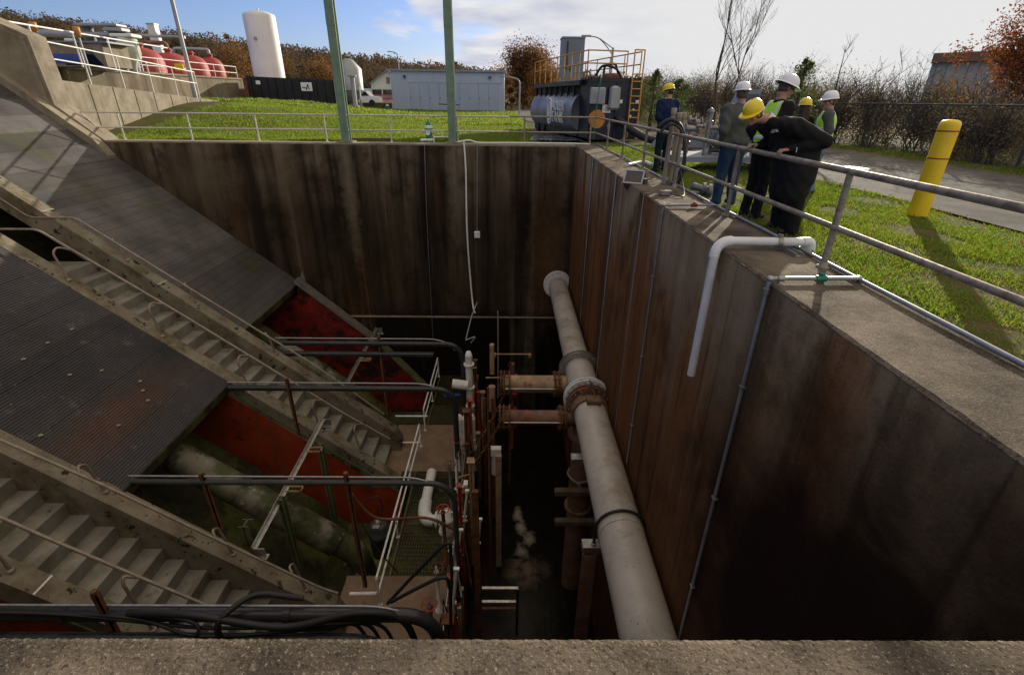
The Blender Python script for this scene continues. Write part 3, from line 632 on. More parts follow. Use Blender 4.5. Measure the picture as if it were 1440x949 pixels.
# ================================================================== RAILINGS
def railing(label, pts, h, mid, r, posts, material='rail', name='railing', post_r=None, base=True, group=None, sub=1, ends=None):
    """pts: polyline of base points (z = base); posts: list of base points"""
    t = thing(name, label, 'railing', pts[0], group)
    up = V(0, 0, 1)
    MB().tube(bent([Vector(p) + up * h for p in pts], .12), r, 12).build('top_rail', material, t)
    if mid: MB().tube(bent([Vector(p) + up * mid for p in pts], .12), r * .92, 12).build('mid_rail', material, t)
    for q in posts:
        mb = MB(); mb.cyl(Vector(q), Vector(q) + up * (h - r * .4), post_r or r, 12)
        if mid: mb.ell(Vector(q) + up * mid, (r * 1.35, r * 1.35, r * 1.25), 12, 8)
        if base: mb.lathe([(r * 2.1, 0), (r * 2.1, .012), (r * 1.3, .018), (r * 1.25, .05), (r, .055)], q, 14)
        mb.build('post', material, t)
    if ends:
        for e in ends: MB().tube(e, r * .95, 12).build('end_loop', material, t)
    return t
XRL = 3.40
railing('long grey steel railing beside the workers on right wall', [(XRL, -.6, 0), (XRL, 20.95, 0), (3.0, YB - .22, 0), (.0, YB - .22, 0)], .985, .43, .033,
        [(XRL, y, 0) for y in (-.1, 2.48, 5.10, 7.72, 10.45, 13.15, 15.7, 18.3)] + [tuple(P(829, 203, y=YB - .24)[:2]) + (0,)] + [tuple(P(737, 204, y=YB - .22)[:2]) + (0,)])
pp = []
for px in (177, 272, 365, 460, 551, 644): q = P(px, 200, y=YB - .22); pp.append((q.x, q.y, 0))
xl = P(106, 152, y=YB - .22).x + .25
railing('grey steel railing along far wall between the green posts', [(-.02, YB - .22, 0), (xl + .45, YB - .22, 0)], .975, .44, .030, pp, 'farrail',
        ends=[bent([(xl + .47, YB - .22, .975), (xl - .15, YB - .22, .975), (xl + .35, YB - .22, .44), (xl + .47, YB - .22, .44)], .06)])

# conduits on the right wall
ct = thing('wall_top_conduit', 'long grey conduit lying along the outer edge of right wall', 'conduit', (3.47, 3, .03))
MB().tube([(3.475 + .01 * math.sin(y * 1.3), y, .03 + .004 * math.sin(y * 2.1)) for y in np.arange(.8, 21.0, .4)], .021, 10).build('pipe_run', 'conduit', ct)
mb = MB()
for y in (4.62, 8.25, 12.4, 16.6): mb.ell((3.475, y, .032), (.032, .06, .032), 12, 8)
mb.build('tee_fitting', 'galv', ct)
def drop(y, zb, r=.017, label='', valve=None, gr='grey conduits down the right wall'):
    t = thing('wall_conduit', label, 'conduit', (XR, y, 0), gr)
    MB().tube(bent([(3.45, y + .02, .045), (XR - .03, y, .045), (XR - .03, y, zb)], .05), r, 10).build('pipe_run', 'conduit', t)
    mb = MB(); mb.ell((XR - .025, y, .04), (.034, .03, .034), 12, 8); mb.cyl((XR + .05, y, .045), (XR + .11, y, .045), r * 1.5, 10); mb.cyl((XR - .03, y, -.06), (XR - .03, y, -.12), r * 1.5, 10)
    mb.build('fitting', 'galv', t)
    for z in np.arange(-1.2, zb, -1.6): MB().bb(XR - .055, XR - .001, y - .04, y + .04, z - .012, z + .012).build('clamp', 'galv', t)
    if valve:
        mb = MB(); mb.cyl((3.02, y + .01, .045), (3.12, y + .01, .045), .032, 10).cyl((3.07, y + .01, .045), (3.07, y + .01, .10), .02, 8); mb.build('valve', valve, t)
drop(4.57, -5.6, .021, 'thick grey conduit with green valve, nearest on right wall', 'teal')
drop(8.27, -5.4, .018, 'grey conduit with dark red valve down the right wall', 'redmark')
for (px, py, lab) in ((868, 245, 'thin pale conduit, third from the nearest on the right wall'), (835, 222, 'thin pale conduit nearest the far corner of the right wall'), (905, 290, 'hair thin wire hanging down the right wall beneath grey box')):
    q = P(px, py, x=XR)
    r_ = .007 if 'hair' in lab else .014
    t = thing('wall_conduit', lab, 'conduit', (XR, q.y, 0), 'grey conduits down the right wall')
    MB().tube([(XR + .10, q.y, .02), (XR - .02, q.y, .01), (XR - .022, q.y, -6.2)], r_, 8).build('pipe_run', 'conduit', t)

# white PVC pipe
pv = thing('white_pvc_pipe', 'white plastic pipe bent over the right wall edge', 'pipe', (2.5, 5.7, 0))
MB().tube([(3.54, 5.74, .105), (2.62, 5.76, .105)], .050, 20).build('horizontal_run', 'pvc', pv)
MB().tube([(2.47, 5.72, -.06), (2.46, 5.70, -1.70)], .052, 20).ring((2.46, 5.70, -1.70), (0, 0, 1), .044, .052, .01).build('drop_run', 'pvc', pv)
mb = MB(); mb.tube(arc((2.66, 5.76, .105), (2.47, 5.755, .105), (2.47, 5.73, -.09), 9), .060, 20); mb.build('elbow', 'pvc', pv)
MB().tube(bent([(3.50, 5.74, .105), (3.60, 5.74, .105), (3.61, 5.74, -.04)], .05), .057, 18).build('end_elbow', 'pvc', pv)
mb = MB(); mb.ring((3.22, 5.74, .105), (1, 0, 0), .052, .063, .05, 20); mb.bb(3.195, 3.245, 5.72, 5.76, .16, .195); mb.cyl((3.22, 5.70, .185), (3.22, 5.78, .185), .012, 8); mb.build('pipe_clamp', 'galv', pv)
tag(MB().bb(3.28, 3.38, 5.44, 5.80, .0, .014).bb(3.28, 3.288, 5.44, 5.80, .014, .045).bb(3.372, 3.38, 5.44, 5.80, .014, .045).build('strut_channel', 'galv', None, (3.3, 5.6, 0)), 'short steel strut channel under the white pipe', 'bracket')

# grey floodlight / box on the wall corner
fl = thing('floodlight', 'grey boxed floodlight tilted over right wall edge', 'floodlight', (2.7, 10.2, 0))
rot = Matrix.Rotation(R(-28), 3, 'Z') @ Matrix.Rotation(R(-32), 3, 'X')
c = P(893, 254, x=2.72)
MB().chbox(c, (.42, .30, .34), .03, rot).build('housing', 'plasticgrey', fl)
mb = MB()
for (a, b_, w_, h_) in ((0, .15, .42, .03), (0, -.13, .42, .03), (-.195, 0, .03, .26), (.195, 0, .03, .26)): mb.box(c + rot @ V(a, -.158, b_), (w_, .02, h_), rot)
mb.build('bezel', 'silverplast', fl)
MB().box(c + rot @ V(0, -.152, .0), (.35, .01, .24), rot).build('lens', 'darkglass', fl)
MB().bb(2.85, 2.93, c.y - .25, c.y + .2, .0, .10).cyl((2.89, c.y, .08), (2.80, c.y, .18), .02, 8).build('mount', 'plasticgrey', fl)
cb = thing('junction_box', 'small pale junction box with cable beside the railing post', 'junction box', (2.95, 9.3, 0))
MB().chbox((2.93, 9.45, .05), (.20, .12, .09), .01).build('housing', 'galv', cb)
MB().tube(catmull([(3.0, 9.4, .05), (3.15, 9.2, .03), (3.30, 9.5, .03), (3.36, 9.9, .2), (3.36, 10.1, .4)], 6), .011, 8).build('cable', 'rubber', cb)

# stair handrails
def stair_rail(t, px_path, off, ywant, posts_px, material='stair_rail', r=.032, end=None):
    pts = [P(px, py, y=ywant) for px, py in px_path]
    MB().tube(bent(pts, .18), r, 12).build('handrail', material, t)
    for (x, y_foot, off_foot) in posts_px:
        zr = None
        for a, b in zip(pts[:-1], pts[1:]):
            if min(a.x, b.x) <= x <= max(a.x, b.x): zr = a.z + (b.z - a.z) * (x - a.x) / (b.x - a.x)
        if zr is None: continue
        foot = V(x + .12, y_foot, slz(x + .12, off_foot))
        MB().tube(bent([(x + .1, ywant, zr - .12), (x - .04, (ywant + y_foot) / 2, zr + .02), (x - .02, y_foot, zr - .08), foot], .12), r * .92, 10).lathe([(.07, -.01), (.07, .03), (.035, .05)], foot, 12).build('rail_bracket', material, t)
stair_rail(st2, [(-60, 322), (52, 322.5), (87, 343), (252, 440), (395, 527), (478, 578), (548, 617)], .6, 13.55, [(x, 13.12, 0) for x in (-12.45, -10.35, -8.2, -6.2, -5.0)])
stair_rail(st2, [(-60, 240), (42, 306), (106, 306.5), (147, 332), (300, 426), (440, 512), (540, 582)], .8, 14.75, [(x, 14.95, .3) for x in (-12.1, -10.3, -8.1, -5.9)])
stair_rail(st1, [(-80, 586), (0, 618), (150, 684), (300, 756), (450, 826), (475, 834)], .6, 7.62, [(x, 7.93, .3) for x in (-8.6, -6.35, -4.9)])
stair_rail(st1, [(-80, 692), (0, 727), (75, 760), (205, 815), (296, 853), (370, 880)], .6, 6.22, [(x, 6.05, 0) for x in (-8.9, -6.9)])

# platform railings
def P2(px, py, z): return P(px, py, z=z)
railing('steel railing between the grating walkway and near bay', [(-3.28, 15.0, FLOOR), (-3.28, 8.5, FLOOR)], 1.0, .5, .030, [(-3.28, y, FLOOR) for y in (15.0, 12.9, 10.7, 8.5)], 'whitesteel', group='platform railings')
railing('steel railing along walkway toward the far wall', [(-3.28, 20.2, FLOOR), (-3.28, 16.0, FLOOR)], 1.0, .5, .030, [(-3.28, y, FLOOR) for y in (20.2, 18.1, 16.0)], 'whitesteel', group='platform railings')
tag(MB().tube([P(548, 622, y=15.0), P(592, 622, y=15.0)], .035, 10).build('safety_bar', 'whitesteel', None, P(548, 622, y=15.0)), 'white bar closing the stair foot beside brown landing', 'safety bar')
tag(MB().tube([P(556, 585, y=16.0), P(601, 585, y=16.0)], .035, 10).build('safety_bar', 'whitesteel', None, P(556, 585, y=16.0)), 'pale bar across walkway behind the stair foot', 'safety bar')
tag(MB().tube([P(492, 835, y=8.4), P(530, 834, y=8.4)], .05, 12).build('safety_bar', 'whitesteel', None, P(492, 835, y=8.4)), 'white sleeve bar at the foot of nearest stair', 'safety bar')

# diagonal steel bars across the bays with brackets
def brace(a, b, label):
    t = thing('diagonal_brace', label, 'brace', a, 'diagonal steel braces across the bays')
    a, b = Vector(a), Vector(b); d = (b - a).normalized(); side = d.cross(V(0, 0, 1)).normalized(); up = side.cross(d)
    mb = MB(); rot = Matrix((d, side, up)).transposed(); c = (a + b) / 2; L_ = (b - a).length
    mb.box(c, (L_, .10, .012), rot); mb.box(c + side * .05 + up * .045, (L_, .012, .10), rot); mb.build('angle_bar', 'galv', t)
    for e, s_ in ((a, 1), (b, -1)):
        MB().box(e + V(.1, 0, -.12), (.26, .02, .28)).box(e + V(.12, 0, -.25), (.3, .16, .02)).bolts(e + V(.14, 0, -.235), (0, 0, 1), .08, 2, .014, .05).build('end_plate', 'galv', t)
    for f in (.30, .62):
        q = a + (b - a) * f
        MB().bb(q.x, q.x + .42, q.y - .05, q.y - .03, q.z - .03, q.z + .03).bb(q.x, q.x + .42, q.y + .13, q.y + .15, q.z - .03, q.z + .03).bb(q.x + .40, q.x + .42, q.y - .05, q.y + .15, q.z - .03, q.z + .03).build('hanger_bracket', 'tan', t)
    return t
b1a = P(455, 590, y=12.95); b1b = P(358, 772, y=8.2)
brace(b1a, b1b, 'pale diagonal steel angle bar bridging the bay between stairs')
b2a = P(530, 462, y=19.8); b2b = P(488, 540, y=15.1)
brace(b2a, b2b, 'pale diagonal steel angle bar in the far bay')

# bay equipment: inclined torque tubes, columns, motor
def inclined_pipe(name, a, b, r, material, label, grp_):
    t = thing(name, label, 'pipe', a, grp_)
    a, b = Vector(a), Vector(b); d = (b - a).normalized()
    MB().tube([a, b], r, 24).build('barrel', material, t)
    for f in (.45, .8): q = a + (b - a) * f; MB().ring(q, d, r * .9, r * 1.13, .10, 24).build('joint_collar', material, t)
    return t
ip = inclined_pipe('inclined_discharge_pipe', (-13, 10.7, slz(-13, -1.55)), (-5.15, 10.7, slz(-5.15, -1.55)), .42, 'mosspipe', 'thick mossy inclined pipe emerging below the near slab', 'inclined pipes in the bays')
ip2 = inclined_pipe('inclined_discharge_pipe', (-13, 17.3, slz(-13, -1.5)), (-6.3, 17.3, slz(-6.3, -1.5)), .40, 'mosspipe', 'inclined pale pipe in the far bay behind stair parapet', 'inclined pipes in the bays')
MB().tube(bent([(-5.2, 10.7, slz(-5.2, -1.55)), (-4.6, 10.7, slz(-4.6, -1.55)), (-4.4, 10.7, -12.1)], .5), .36, 20).build('elbow', 'mosspipe', ip)
for (px0, py0, px1, py1, yy, lab, w) in ((395, 700, 425, 800, 9.6, 'mossy green steel post under the diagonal bar, near', .16), (450, 625, 470, 760, 11.9, 'mossy green steel post standing before the red wall', .16), (345, 735, 320, 762, 8.9, 'short slanted green flap post beside the stair parapet', .26)):
    a = P(px0, py0, y=yy); b = P(px1, py1, y=yy)
    tag(MB().bb(-w/2, w/2, -w/2, -w/2+.02, 0, a.z - b.z).bb(-w/2, w/2, w/2-.02, w/2, 0, a.z - b.z).bb(-.012, .012, -w/2, w/2, 0, a.z - b.z).build('steel_post', 'moss_col', None, (0, 0, 0)), lab, 'post', 'green steel posts in the near bay').location = (a.x, yy, b.z)
mt_ = thing('submersible_motor', 'rounded greyish motor standing on the near bay floor', 'motor', (-3.9, 10.6, -12.1))
q = P(533, 745, y=10.6); 
MB().lathe([(.30, -.9), (.30, -.15), (.34, -.12), (.34, -.02), (.28, .0), (.28, .18), (.22, .26), (.0, .28)], q, 24).build('housing', 'greenpipe', mt_)
MB().lathe([(.12, .27), (.12, .36), (.05, .40), (0, .40)], q, 12).box(q + V(.0, -.2, .32), (.2, .14, .1)).build('terminal_cap', 'machine', mt_)
MB().tube(catmull([q + V(.05, 0, .4), q + V(.2, 0, .8), q + V(.1, 0, 1.3), q + V(-.3, 0, 1.1)], 6), .02, 8).build('cable', 'rubber', mt_)
# broken bits on the bay floor
for k, (px, py) in enumerate(((478, 780), (490, 790), (470, 770), (500, 812))):
    q = P(px, py, z=-11.6); mb = MB(); mb.chbox(q, (.35, .12, .10), .02, Matrix.Rotation(k * 1.1, 3, 'Z')).chbox(q + V(.1, .1, .06), (.12, .22, .12), .02, Matrix.Rotation(k * .7, 3, 'Z'))
    tag(mb.build('concrete_fragment', 'conc_light', None, q), ['broken pale fragment on bay floor, farthest left', 'broken pale fragment on bay floor beside dark cable', 'broken pale fragment lying highest on the bay floor', 'broken pale fragment nearest the stair foot'][k], 'rubble', 'broken fragments in the near bay')

# black horizontal pipes to the equipment rack
def long_pipe(px0, py0, px1, py1, y, r, material, label, down=-2.6, extra=None, x_start=None):
    a = P(px0, py0, y=y); b = P(px1, py1, y=y)
    if x_start is not None: a = V(x_start, y, a.z)
    b.z = a.z
    t = thing('horizontal_pipe', label, 'pipe', b, 'dark pipes crossing above the bays')
    MB().tube([a, b] + arc(b, b + V(.55, 0, 0), b + V(.62, 0, -.6), 8)[1:] + [b + V(.62, 0, down)], r, 18).build('pipe_run', material, t)
    for k in range(1, 5): q = a + (b - a) * (k / 5); MB().ring(q, (1, 0, 0), r * .98, r * 1.16, .12, 18).build('coupling', material, t)
    MB().tube([a + V(0, 0, r + .10), b + V(-.6, 0, r + .10)] + arc(b + V(-.6, 0, r + .10), b + V(.1, 0, r + .1), b + V(.35, 0, -.25), 6)[1:], .022, 8).build('conduit', 'conduit', t)
    return t, a, b
l1, a1, b1 = long_pipe(322, 545, 610, 546, 12.65, .088, 'blackpipe', 'black pipe crossing in front of the farther stair')
l2, a2, b2 = long_pipe(388, 482, 625, 484, 15.45, .092, 'blackpipe', 'black pipe farthest away, crossing the far bay')
MB().tube([a2 + V(0, 0, -.42), b2 + V(-.4, 0, -.42)], .10, 14).build('lower_pipe', 'blackpipe', l2)
l3, a3, b3 = long_pipe(184, 677, 600, 679, 8.6, .066, 'greenpipe', 'grey green pipe crossing just beyond the nearest stair')
l4, a4, b4 = long_pipe(-140, 862, 560, 854, 5.35, .115, 'blackpipe', 'thick black pipe just beyond the foreground parapet', x_start=-11)
MB().tube([V(-11, 5.15, a4.z - .30), V(b4.x - .9, 5.15, b4.z - .32)] + arc(V(b4.x - .9, 5.15, b4.z - .32), V(b4.x - .3, 5.15, b4.z - .32), V(b4.x - .2, 5.15, b4.z - .7), 6)[1:], .085, 16).build('lower_pipe', 'blackpipe', l4)
MB().tube(catmull([V(-6.2, 5.3, a4.z + .1), V(-5.0, 5.1, a4.z + .34), V(-3.6, 5.1, a4.z + .05), V(-2.4, 5.2, a4.z + .26), V(-1.7, 5.3, a4.z - .1), V(-1.5, 5.3, a4.z - 1.2)], 8), .058, 12).build('hose', 'rubber', l4)
for kk in range(3): MB().tube(catmull([V(-11, 5.25 + .05 * kk, a4.z + .16), V(-7.5 + kk, 5.25, a4.z + .15 - .05 * kk), V(-5.0, 5.2 - .1 * kk, a4.z - .12 - .06 * kk), V(-3.2, 5.2, a4.z - .05 - .1 * kk), V(-2.1 - .2 * kk, 5.3, a4.z - .2), V(-1.9 - .2 * kk, 5.3, a4.z - 1.3)], 8), .030, 8).build('hose', 'rubber', l4)
mb = MB(); mb.tube(bent([V(-4.55, 5.0, a4.z - .8), V(-4.6, 5.0, a4.z + .3), V(-4.2, 5.5, a4.z + .35), V(-3.4, 5.5, a4.z + .2)], .25), .05, 10); mb.build('bent_conduit', 'rubber', l4)
# pipe supports (rusty stanchions)
for (px, py, y, ln, lab) in ((285, 672, 8.6, 1.6, 'rusty stanchion under grey green pipe, near the slab'), (487, 672, 8.6, 3.6, 'tall rusty stanchion holding the grey green pipe above bay'), (404, 538, 12.6, 1.9, 'dark stanchion leaning under the middle black pipe'), (533, 478, 15.45, 3.2, 'dark stanchion below the farthest black pipe'), (136, 840, 5.3, 1.2, 'short dark stanchion on foreground black pipe')):
    q = P(px, py, y=y); mb = MB(); mb.bb(q.x - .045, q.x + .045, y - .04, y - .02, q.z - ln, q.z + .1); mb.bb(q.x + .025, q.x + .045, y - .04, y + .05, q.z - ln, q.z + .1); mb.cyl((q.x, y, q.z + .02), (q.x, y, q.z + .16), .05, 10)
    tag(mb.build('pipe_stanchion', 'rust', None, (q.x, y, q.z - ln)), lab, 'stanchion', 'stanchions carrying the dark pipes')
# loose cables across the near bay
for (pl, y, r_, lab) in (([(495, 695), (530, 728), (600, 728), (640, 745)], 9.0, .035, 'brown hose sagging beside the grey green pipe'),
                         ([(500, 720), (530, 770), (560, 805)], 9.4, .018, 'thin dark cable slanting over the motor'),
                         ([(545, 848), (590, 800), (628, 764), (634, 780), (636, 850)], 6.9, .035, 'dark hose arching up over the grating, upper one'),
                         ([(550, 846), (590, 825), (620, 812), (632, 822), (634, 880)], 6.3, .035, 'dark hose arching low over the grating near parapet')):
    pts = [P(a, b, y=y) for a, b in pl]
    tag(MB().tube(catmull(pts, 7), r_, 10).build('hose', 'rubber' if r_ < .03 or 'dark' in lab else 'rust', None, pts[0]), lab, 'hose', 'hoses in the near bay')

# ---- equipment rack along the channel edge
def vpost(name, px0, py0, y, zb, ln_px, material, label, w=.08, rnd=True, group='pipes and posts at the channel edge', x=None):
    a = P(px0, py0, y=y)
    if x is not None: a.x = x
    mb = MB()
    if rnd: mb.cyl((a.x, y, zb), (a.x, y, a.z), w, 14)
    else: mb.bb(a.x - w, a.x + w, y - w * .7, y + w * .7, zb, a.z)
    return tag(mb.build(name, material, None, (a.x, y, zb)), label, name.replace('_', ' ').split(' ')[-1], group)
vpost('tan_steel_column', 701, 640, 11.5, -12.5, 0, 'tan', 'tall tan rust streaked column at channel edge', .09, False)
vpost('steel_column', 693, 560, 13.6, -12.5, 0, 'rust', 'rusty red column behind the tan column', .06, False)
vpost('steel_column', 681, 560, 14.2, -12.5, 0, 'rust', 'thin brown column beside the white pipes', .05, False)
vpost('steel_column', 668, 690, 8.0, -12.5, 0, 'rust', 'brown column nearest the foreground at channel edge', .07, False)
vpost('standing_pipe', 700, 437, 18.5, -10.4, 0, 'tan', 'thin brown standpipe before far wall', .022)
vpost('standing_pipe', 686, 545, 12.2, -11, 0, 'rust', 'slim rusty standpipe between the white cylinders and chain', .035)
vpost('standing_pipe', 688, 592, 10.9, -12.3, 0, 'rust', 'slim rusty standpipe with pale cap', .035)
vpost('standing_pipe', 701, 445, 17.5, -9.5, 0, 'galv', 'thin grey rod standing in the channel', .014)
# sluice gate frame
def gate(y, z0, z1, x, label):
    t = thing('sluice_gate_frame', label, 'gate frame', (x, y, z0), 'sluice gate frames')
    for s_ in (-1, 1): MB().bb(x - .05, x + .05, y + s_ * .55 - .05, y + s_ * .55 + .05, z0, z1).build('guide', 'tan', t)
    MB().bb(x - .05, x + .05, y - .6, y + .6, z0 + 1.1, z0 + 1.3).build('cross_beam', 'rust', t)
    MB().bb(x - .02, x + .02, y - .5, y + .5, z0, z0 + 1.05).build('gate_leaf', 'redbright', t)
    MB().cyl((x, y, z0 + 1.0), (x, y, z1 + .4), .03, 10).build('stem', 'galv', t)
    return t
gate(11.2, -12.4, -9.9, -1.18, 'tan sluice gate frame with red leaf, middle of channel edge')
gate(7.6, -12.4, -9.9, -1.18, 'rusty sluice gate frame nearest the foreground')
# red wall panels on the edge
for (y0, y1, z0, z1, lab) in ((8.6, 10.4, -12.3, -10.1, 'flaking bright red plate beside the tan column'), (12.0, 13.2, -12.3, -10.1, 'bright red plate behind the sluice gate frame')):
    tag(MB().bb(-1.395, -1.34, y0, y1, z0, z1).build('red_kick_plate', 'redbright', None, (-1.37, y0, z0)), lab, 'plate', 'red plates at the channel edge')
# chain hoist loops
def chain(pts, label, r=.028, link_l=.12):
    mb = MB(); pts = catmull(pts, 8); acc = 0; k = 0; prev = pts[0]
    L_ = [0]
    for a, b in zip(pts[:-1], pts[1:]): L_.append(L_[-1] + (b - a).length)
    n = int(L_[-1] / (link_l * .78))
    for i in range(n):
        s_ = L_[-1] * (i + .5) / n
        j = max(q for q in range(len(L_)) if L_[q] <= s_); j = min(j, len(pts) - 2)
        d = (pts[j + 1] - pts[j]).normalized(); c = pts[j] + d * (s_ - L_[j]); a = V(0, 1, 0) if i % 2 else V(1, 0, 0)
        a = (a - d * a.dot(d)).normalized()
        loop = []
        for q in range(9):
            an = 2 * math.pi * q / 8; loop.append(c + d * math.cos(an) * link_l * .5 + a * math.sin(an) * link_l * .28)
        mb.tube(loop, link_l * .09, 5, False)
    return tag(mb.build('hoist_chain', 'rust', None, pts[0]), label, 'chain', 'hoist chains')
chain([P(717, 510, y=13.5), P(717.5, 600, y=13.5), P(716, 680, y=13.5)], 'rusty chain hanging straight beside the red gear post', link_l=.15)
chain([P(713, 545, y=13.2), P(692, 590, y=12.8), P(670, 625, y=12.4)], 'rusty chain sloping down to the left, upper one', link_l=.14)
chain([P(713, 575, y=13.0), P(690, 618, y=12.6), P(668, 650, y=12.2)], 'rusty chain sloping down to the left, lower one', link_l=.14)
t = thing('gear_post', 'slim red post with gear blocks beside the chain', 'post', P(722, 600, y=13.5))
q = P(721, 515, y=13.5); MB().bb(q.x - .05, q.x + .05, 13.42, 13.58, q.z - 3.2, q.z + .1).build('shaft', 'rust', t)
mb = MB()
for dz in (-.35, -1.0, -1.6, -2.2): mb.chbox((q.x + .06, 13.45, q.z + dz), (.18, .2, .16), .02)
mb.build('gear_block', 'redmark', t)
# white pipes / cylinders
wt = thing('white_riser_pipe', 'white vertical riser pipe with fittings at channel edge', 'pipe', P(663, 620, y=15.2))
q = P(659, 500, y=15.3); q2 = P(660, 530, y=15.3)
MB().cyl((q.x, 15.3, q.z), (q.x, 15.3, q.z - 2.9), .13, 18).lathe([(0, .18), (.08, .16), (.13, 0)], q, 16).build('riser', 'whitesteel', wt)
MB().ring((q.x, 15.3, q.z - .35), (0, 0, 1), .12, .19, .06).ring((q.x, 15.3, q.z - 1.3), (0, 0, 1), .12, .19, .06).ring((q.x, 15.3, q.z - 2.1), (0, 0, 1), .12, .17, .06).build('flange', 'whitesteel', wt)
q = P(648, 540, y=15.0); MB().cyl(q + V(-.30, 0, .02), q + V(.25, 0, -.05), .17, 20).build('drum', 'whitesteel', wt)
tag(MB().ell(P(632, 558, y=14.6), (.16, .14, .10), 14, 8).box(P(643, 556, y=14.6), (.2, .1, .08)).tube([P(626, 556, y=14.5), P(640, 564, y=14.5)], .03, 8).build('blue_hose_coupling', 'blue', None, P(632, 558, y=14.6)), 'bright blue coupling hanging below the black pipe', 'coupling')
cy = thing('twin_white_cabinet', 'pair of tall white cylinders standing on brown landing', 'cylinder', P(655, 680, y=13.9))
for (px, w) in ((646, .13), (655, .14), (664, .11)):
    q = P(px, 588, y=13.7); b_ = P(px + 1, 674, y=13.7)
    MB().cyl((q.x, 13.7, FLOOR), (q.x, 13.7, q.z), w, 20).lathe([(w, 0), (w * .6, .10), (.05, .14), (0, .15)], (q.x, 13.7, q.z), 16).build('cylinder', 'whitesteel', cy)
MB().ring((P(655, 620, y=13.7).x, 13.7, -9.3), (0, 0, 1), .1, .40, .05).build('strap', 'galv', cy)
mb = MB()
for k in range(4):
    mb.tube([V(-1.85 + .05 * k, 12.9, FLOOR + .02 + .02 * k) + V(.26 * math.cos(a), .30 * math.sin(a), .05 * math.sin(3 * a + k)) for a in [2 * math.pi * i / 18 for i in range(19)]], .02, 6, False)
tag(mb.build('coiled_cable', 'rubber', None, (-1.8, 12.9, FLOOR)), 'coil of black cable on the landing below white cylinders', 'cable')
ez = FLOOR + .24
q = P(607, 664, z=ez); q1 = P(594, 730, z=ez); q2 = P(626, 733, z=ez); q2.y = q1.y
el = thing('white_elbow_pipe', 'large white elbow pipe lying on the grating', 'pipe', (q1.x, q1.y, FLOOR))
MB().tube([q, q + (q1 - q) * .72], .165, 22).ring(q, q1 - q, .13, .172, .04).build('long_leg', 'pvc', el)
MB().tube([q + (q1 - q) * .66] + arc(q + (q1 - q) * .70, q1 + (q1 - q) * .05, q1 + V(.30, 0, 0), 8), .205, 22).build('elbow', 'pvc', el)
MB().tube([q1 + V(.28, 0, 0), q1 + V(.62, 0, 0)], .15, 18).build('short_leg', 'pvc', el)
MB().ring(q1 + V(.44, 0, 0), (1, 0, 0), .14, .27, .06).build('flange', 'pvc', el); MB().ring(q1 + V(.56, 0, 0), (1, 0, 0), .14, .27, .05).build('flange', 'whitesteel', el)
vv = thing('gate_valve', 'dirty white valve body beside the grating walkway', 'valve', P(628, 760, y=11.2))
q = P(629, 728, z=-9.3); q.y = round(q.y, 3); vy = q.y; MB().cyl(q, (q.x, vy, FLOOR + .02), .19, 18).lathe([(.24, 0), (.24, .06), (.15, .09), (.1, .3), (0, .32)], q, 18).build('barrel', 'whitesteel', vv)
MB().ring((q.x, vy, q.z - .5), (0, 0, 1), .15, .27, .06).bolts((q.x, vy, q.z - .5), (0, 0, 1), .23, 10, .014, .12).build('bonnet', 'galv', vv); MB().cyl((q.x + .1, vy, q.z + .2), (q.x + .5, vy, q.z + .2), .05, 10).build('handle', 'galv', vv)
for k, (pa, pb, y, lab) in enumerate((((657, 690), (650, 760), 10.2, 'white conduit strip at channel edge, farthest'), ((648, 745), (640, 800), 8.6, 'white conduit strip at channel edge, middle'), ((642, 800), (634, 890), 6.8, 'white conduit strip at channel edge, nearest'), ((675, 730), (670, 795), 9.0, 'short white bar hanging inside the channel edge'))):
    a, b = P(*pa, y=y), P(*pb, y=y)
    tag(MB().tube([a, b], .035, 8).box((a + b) / 2, (.12, .06, .05)).box(a, (.11, .07, .06)).box(b, (.11, .07, .06)).build('cable_duct', 'whitesteel', None, a), lab, 'conduit', 'white ducts along the channel edge')
tag(MB().chbox(P(650, 688, y=10.8), (.3, .16, .22), .02).box(P(655, 684, y=10.8), (.12, .2, .3)).build('switch_box', 'whitesteel', None, P(650, 688, y=10.8)), 'small white switch box near the grating corner', 'switch box')
tag(MB().cyl(P(697, 632, y=12.4), P(697, 665, y=12.4), .13, 16).box(P(697, 634, y=12.3), (.34, .2, .26)).build('white_actuator', 'whitesteel', None, P(697, 632, y=12.4)), 'white actuator behind the tan column', 'actuator')
tag(MB().chbox(P(692, 505, y=15), (.16, .16, 1.2), .03).chbox(P(692, 560, y=15), (.24, .18, 1.1), .04).cyl(P(683, 531, y=15), P(712, 531, y=15), .03, 8).build('beige_control_column', 'tan', None, P(692, 560, y=15)), 'beige control column before the far wall', 'control column')
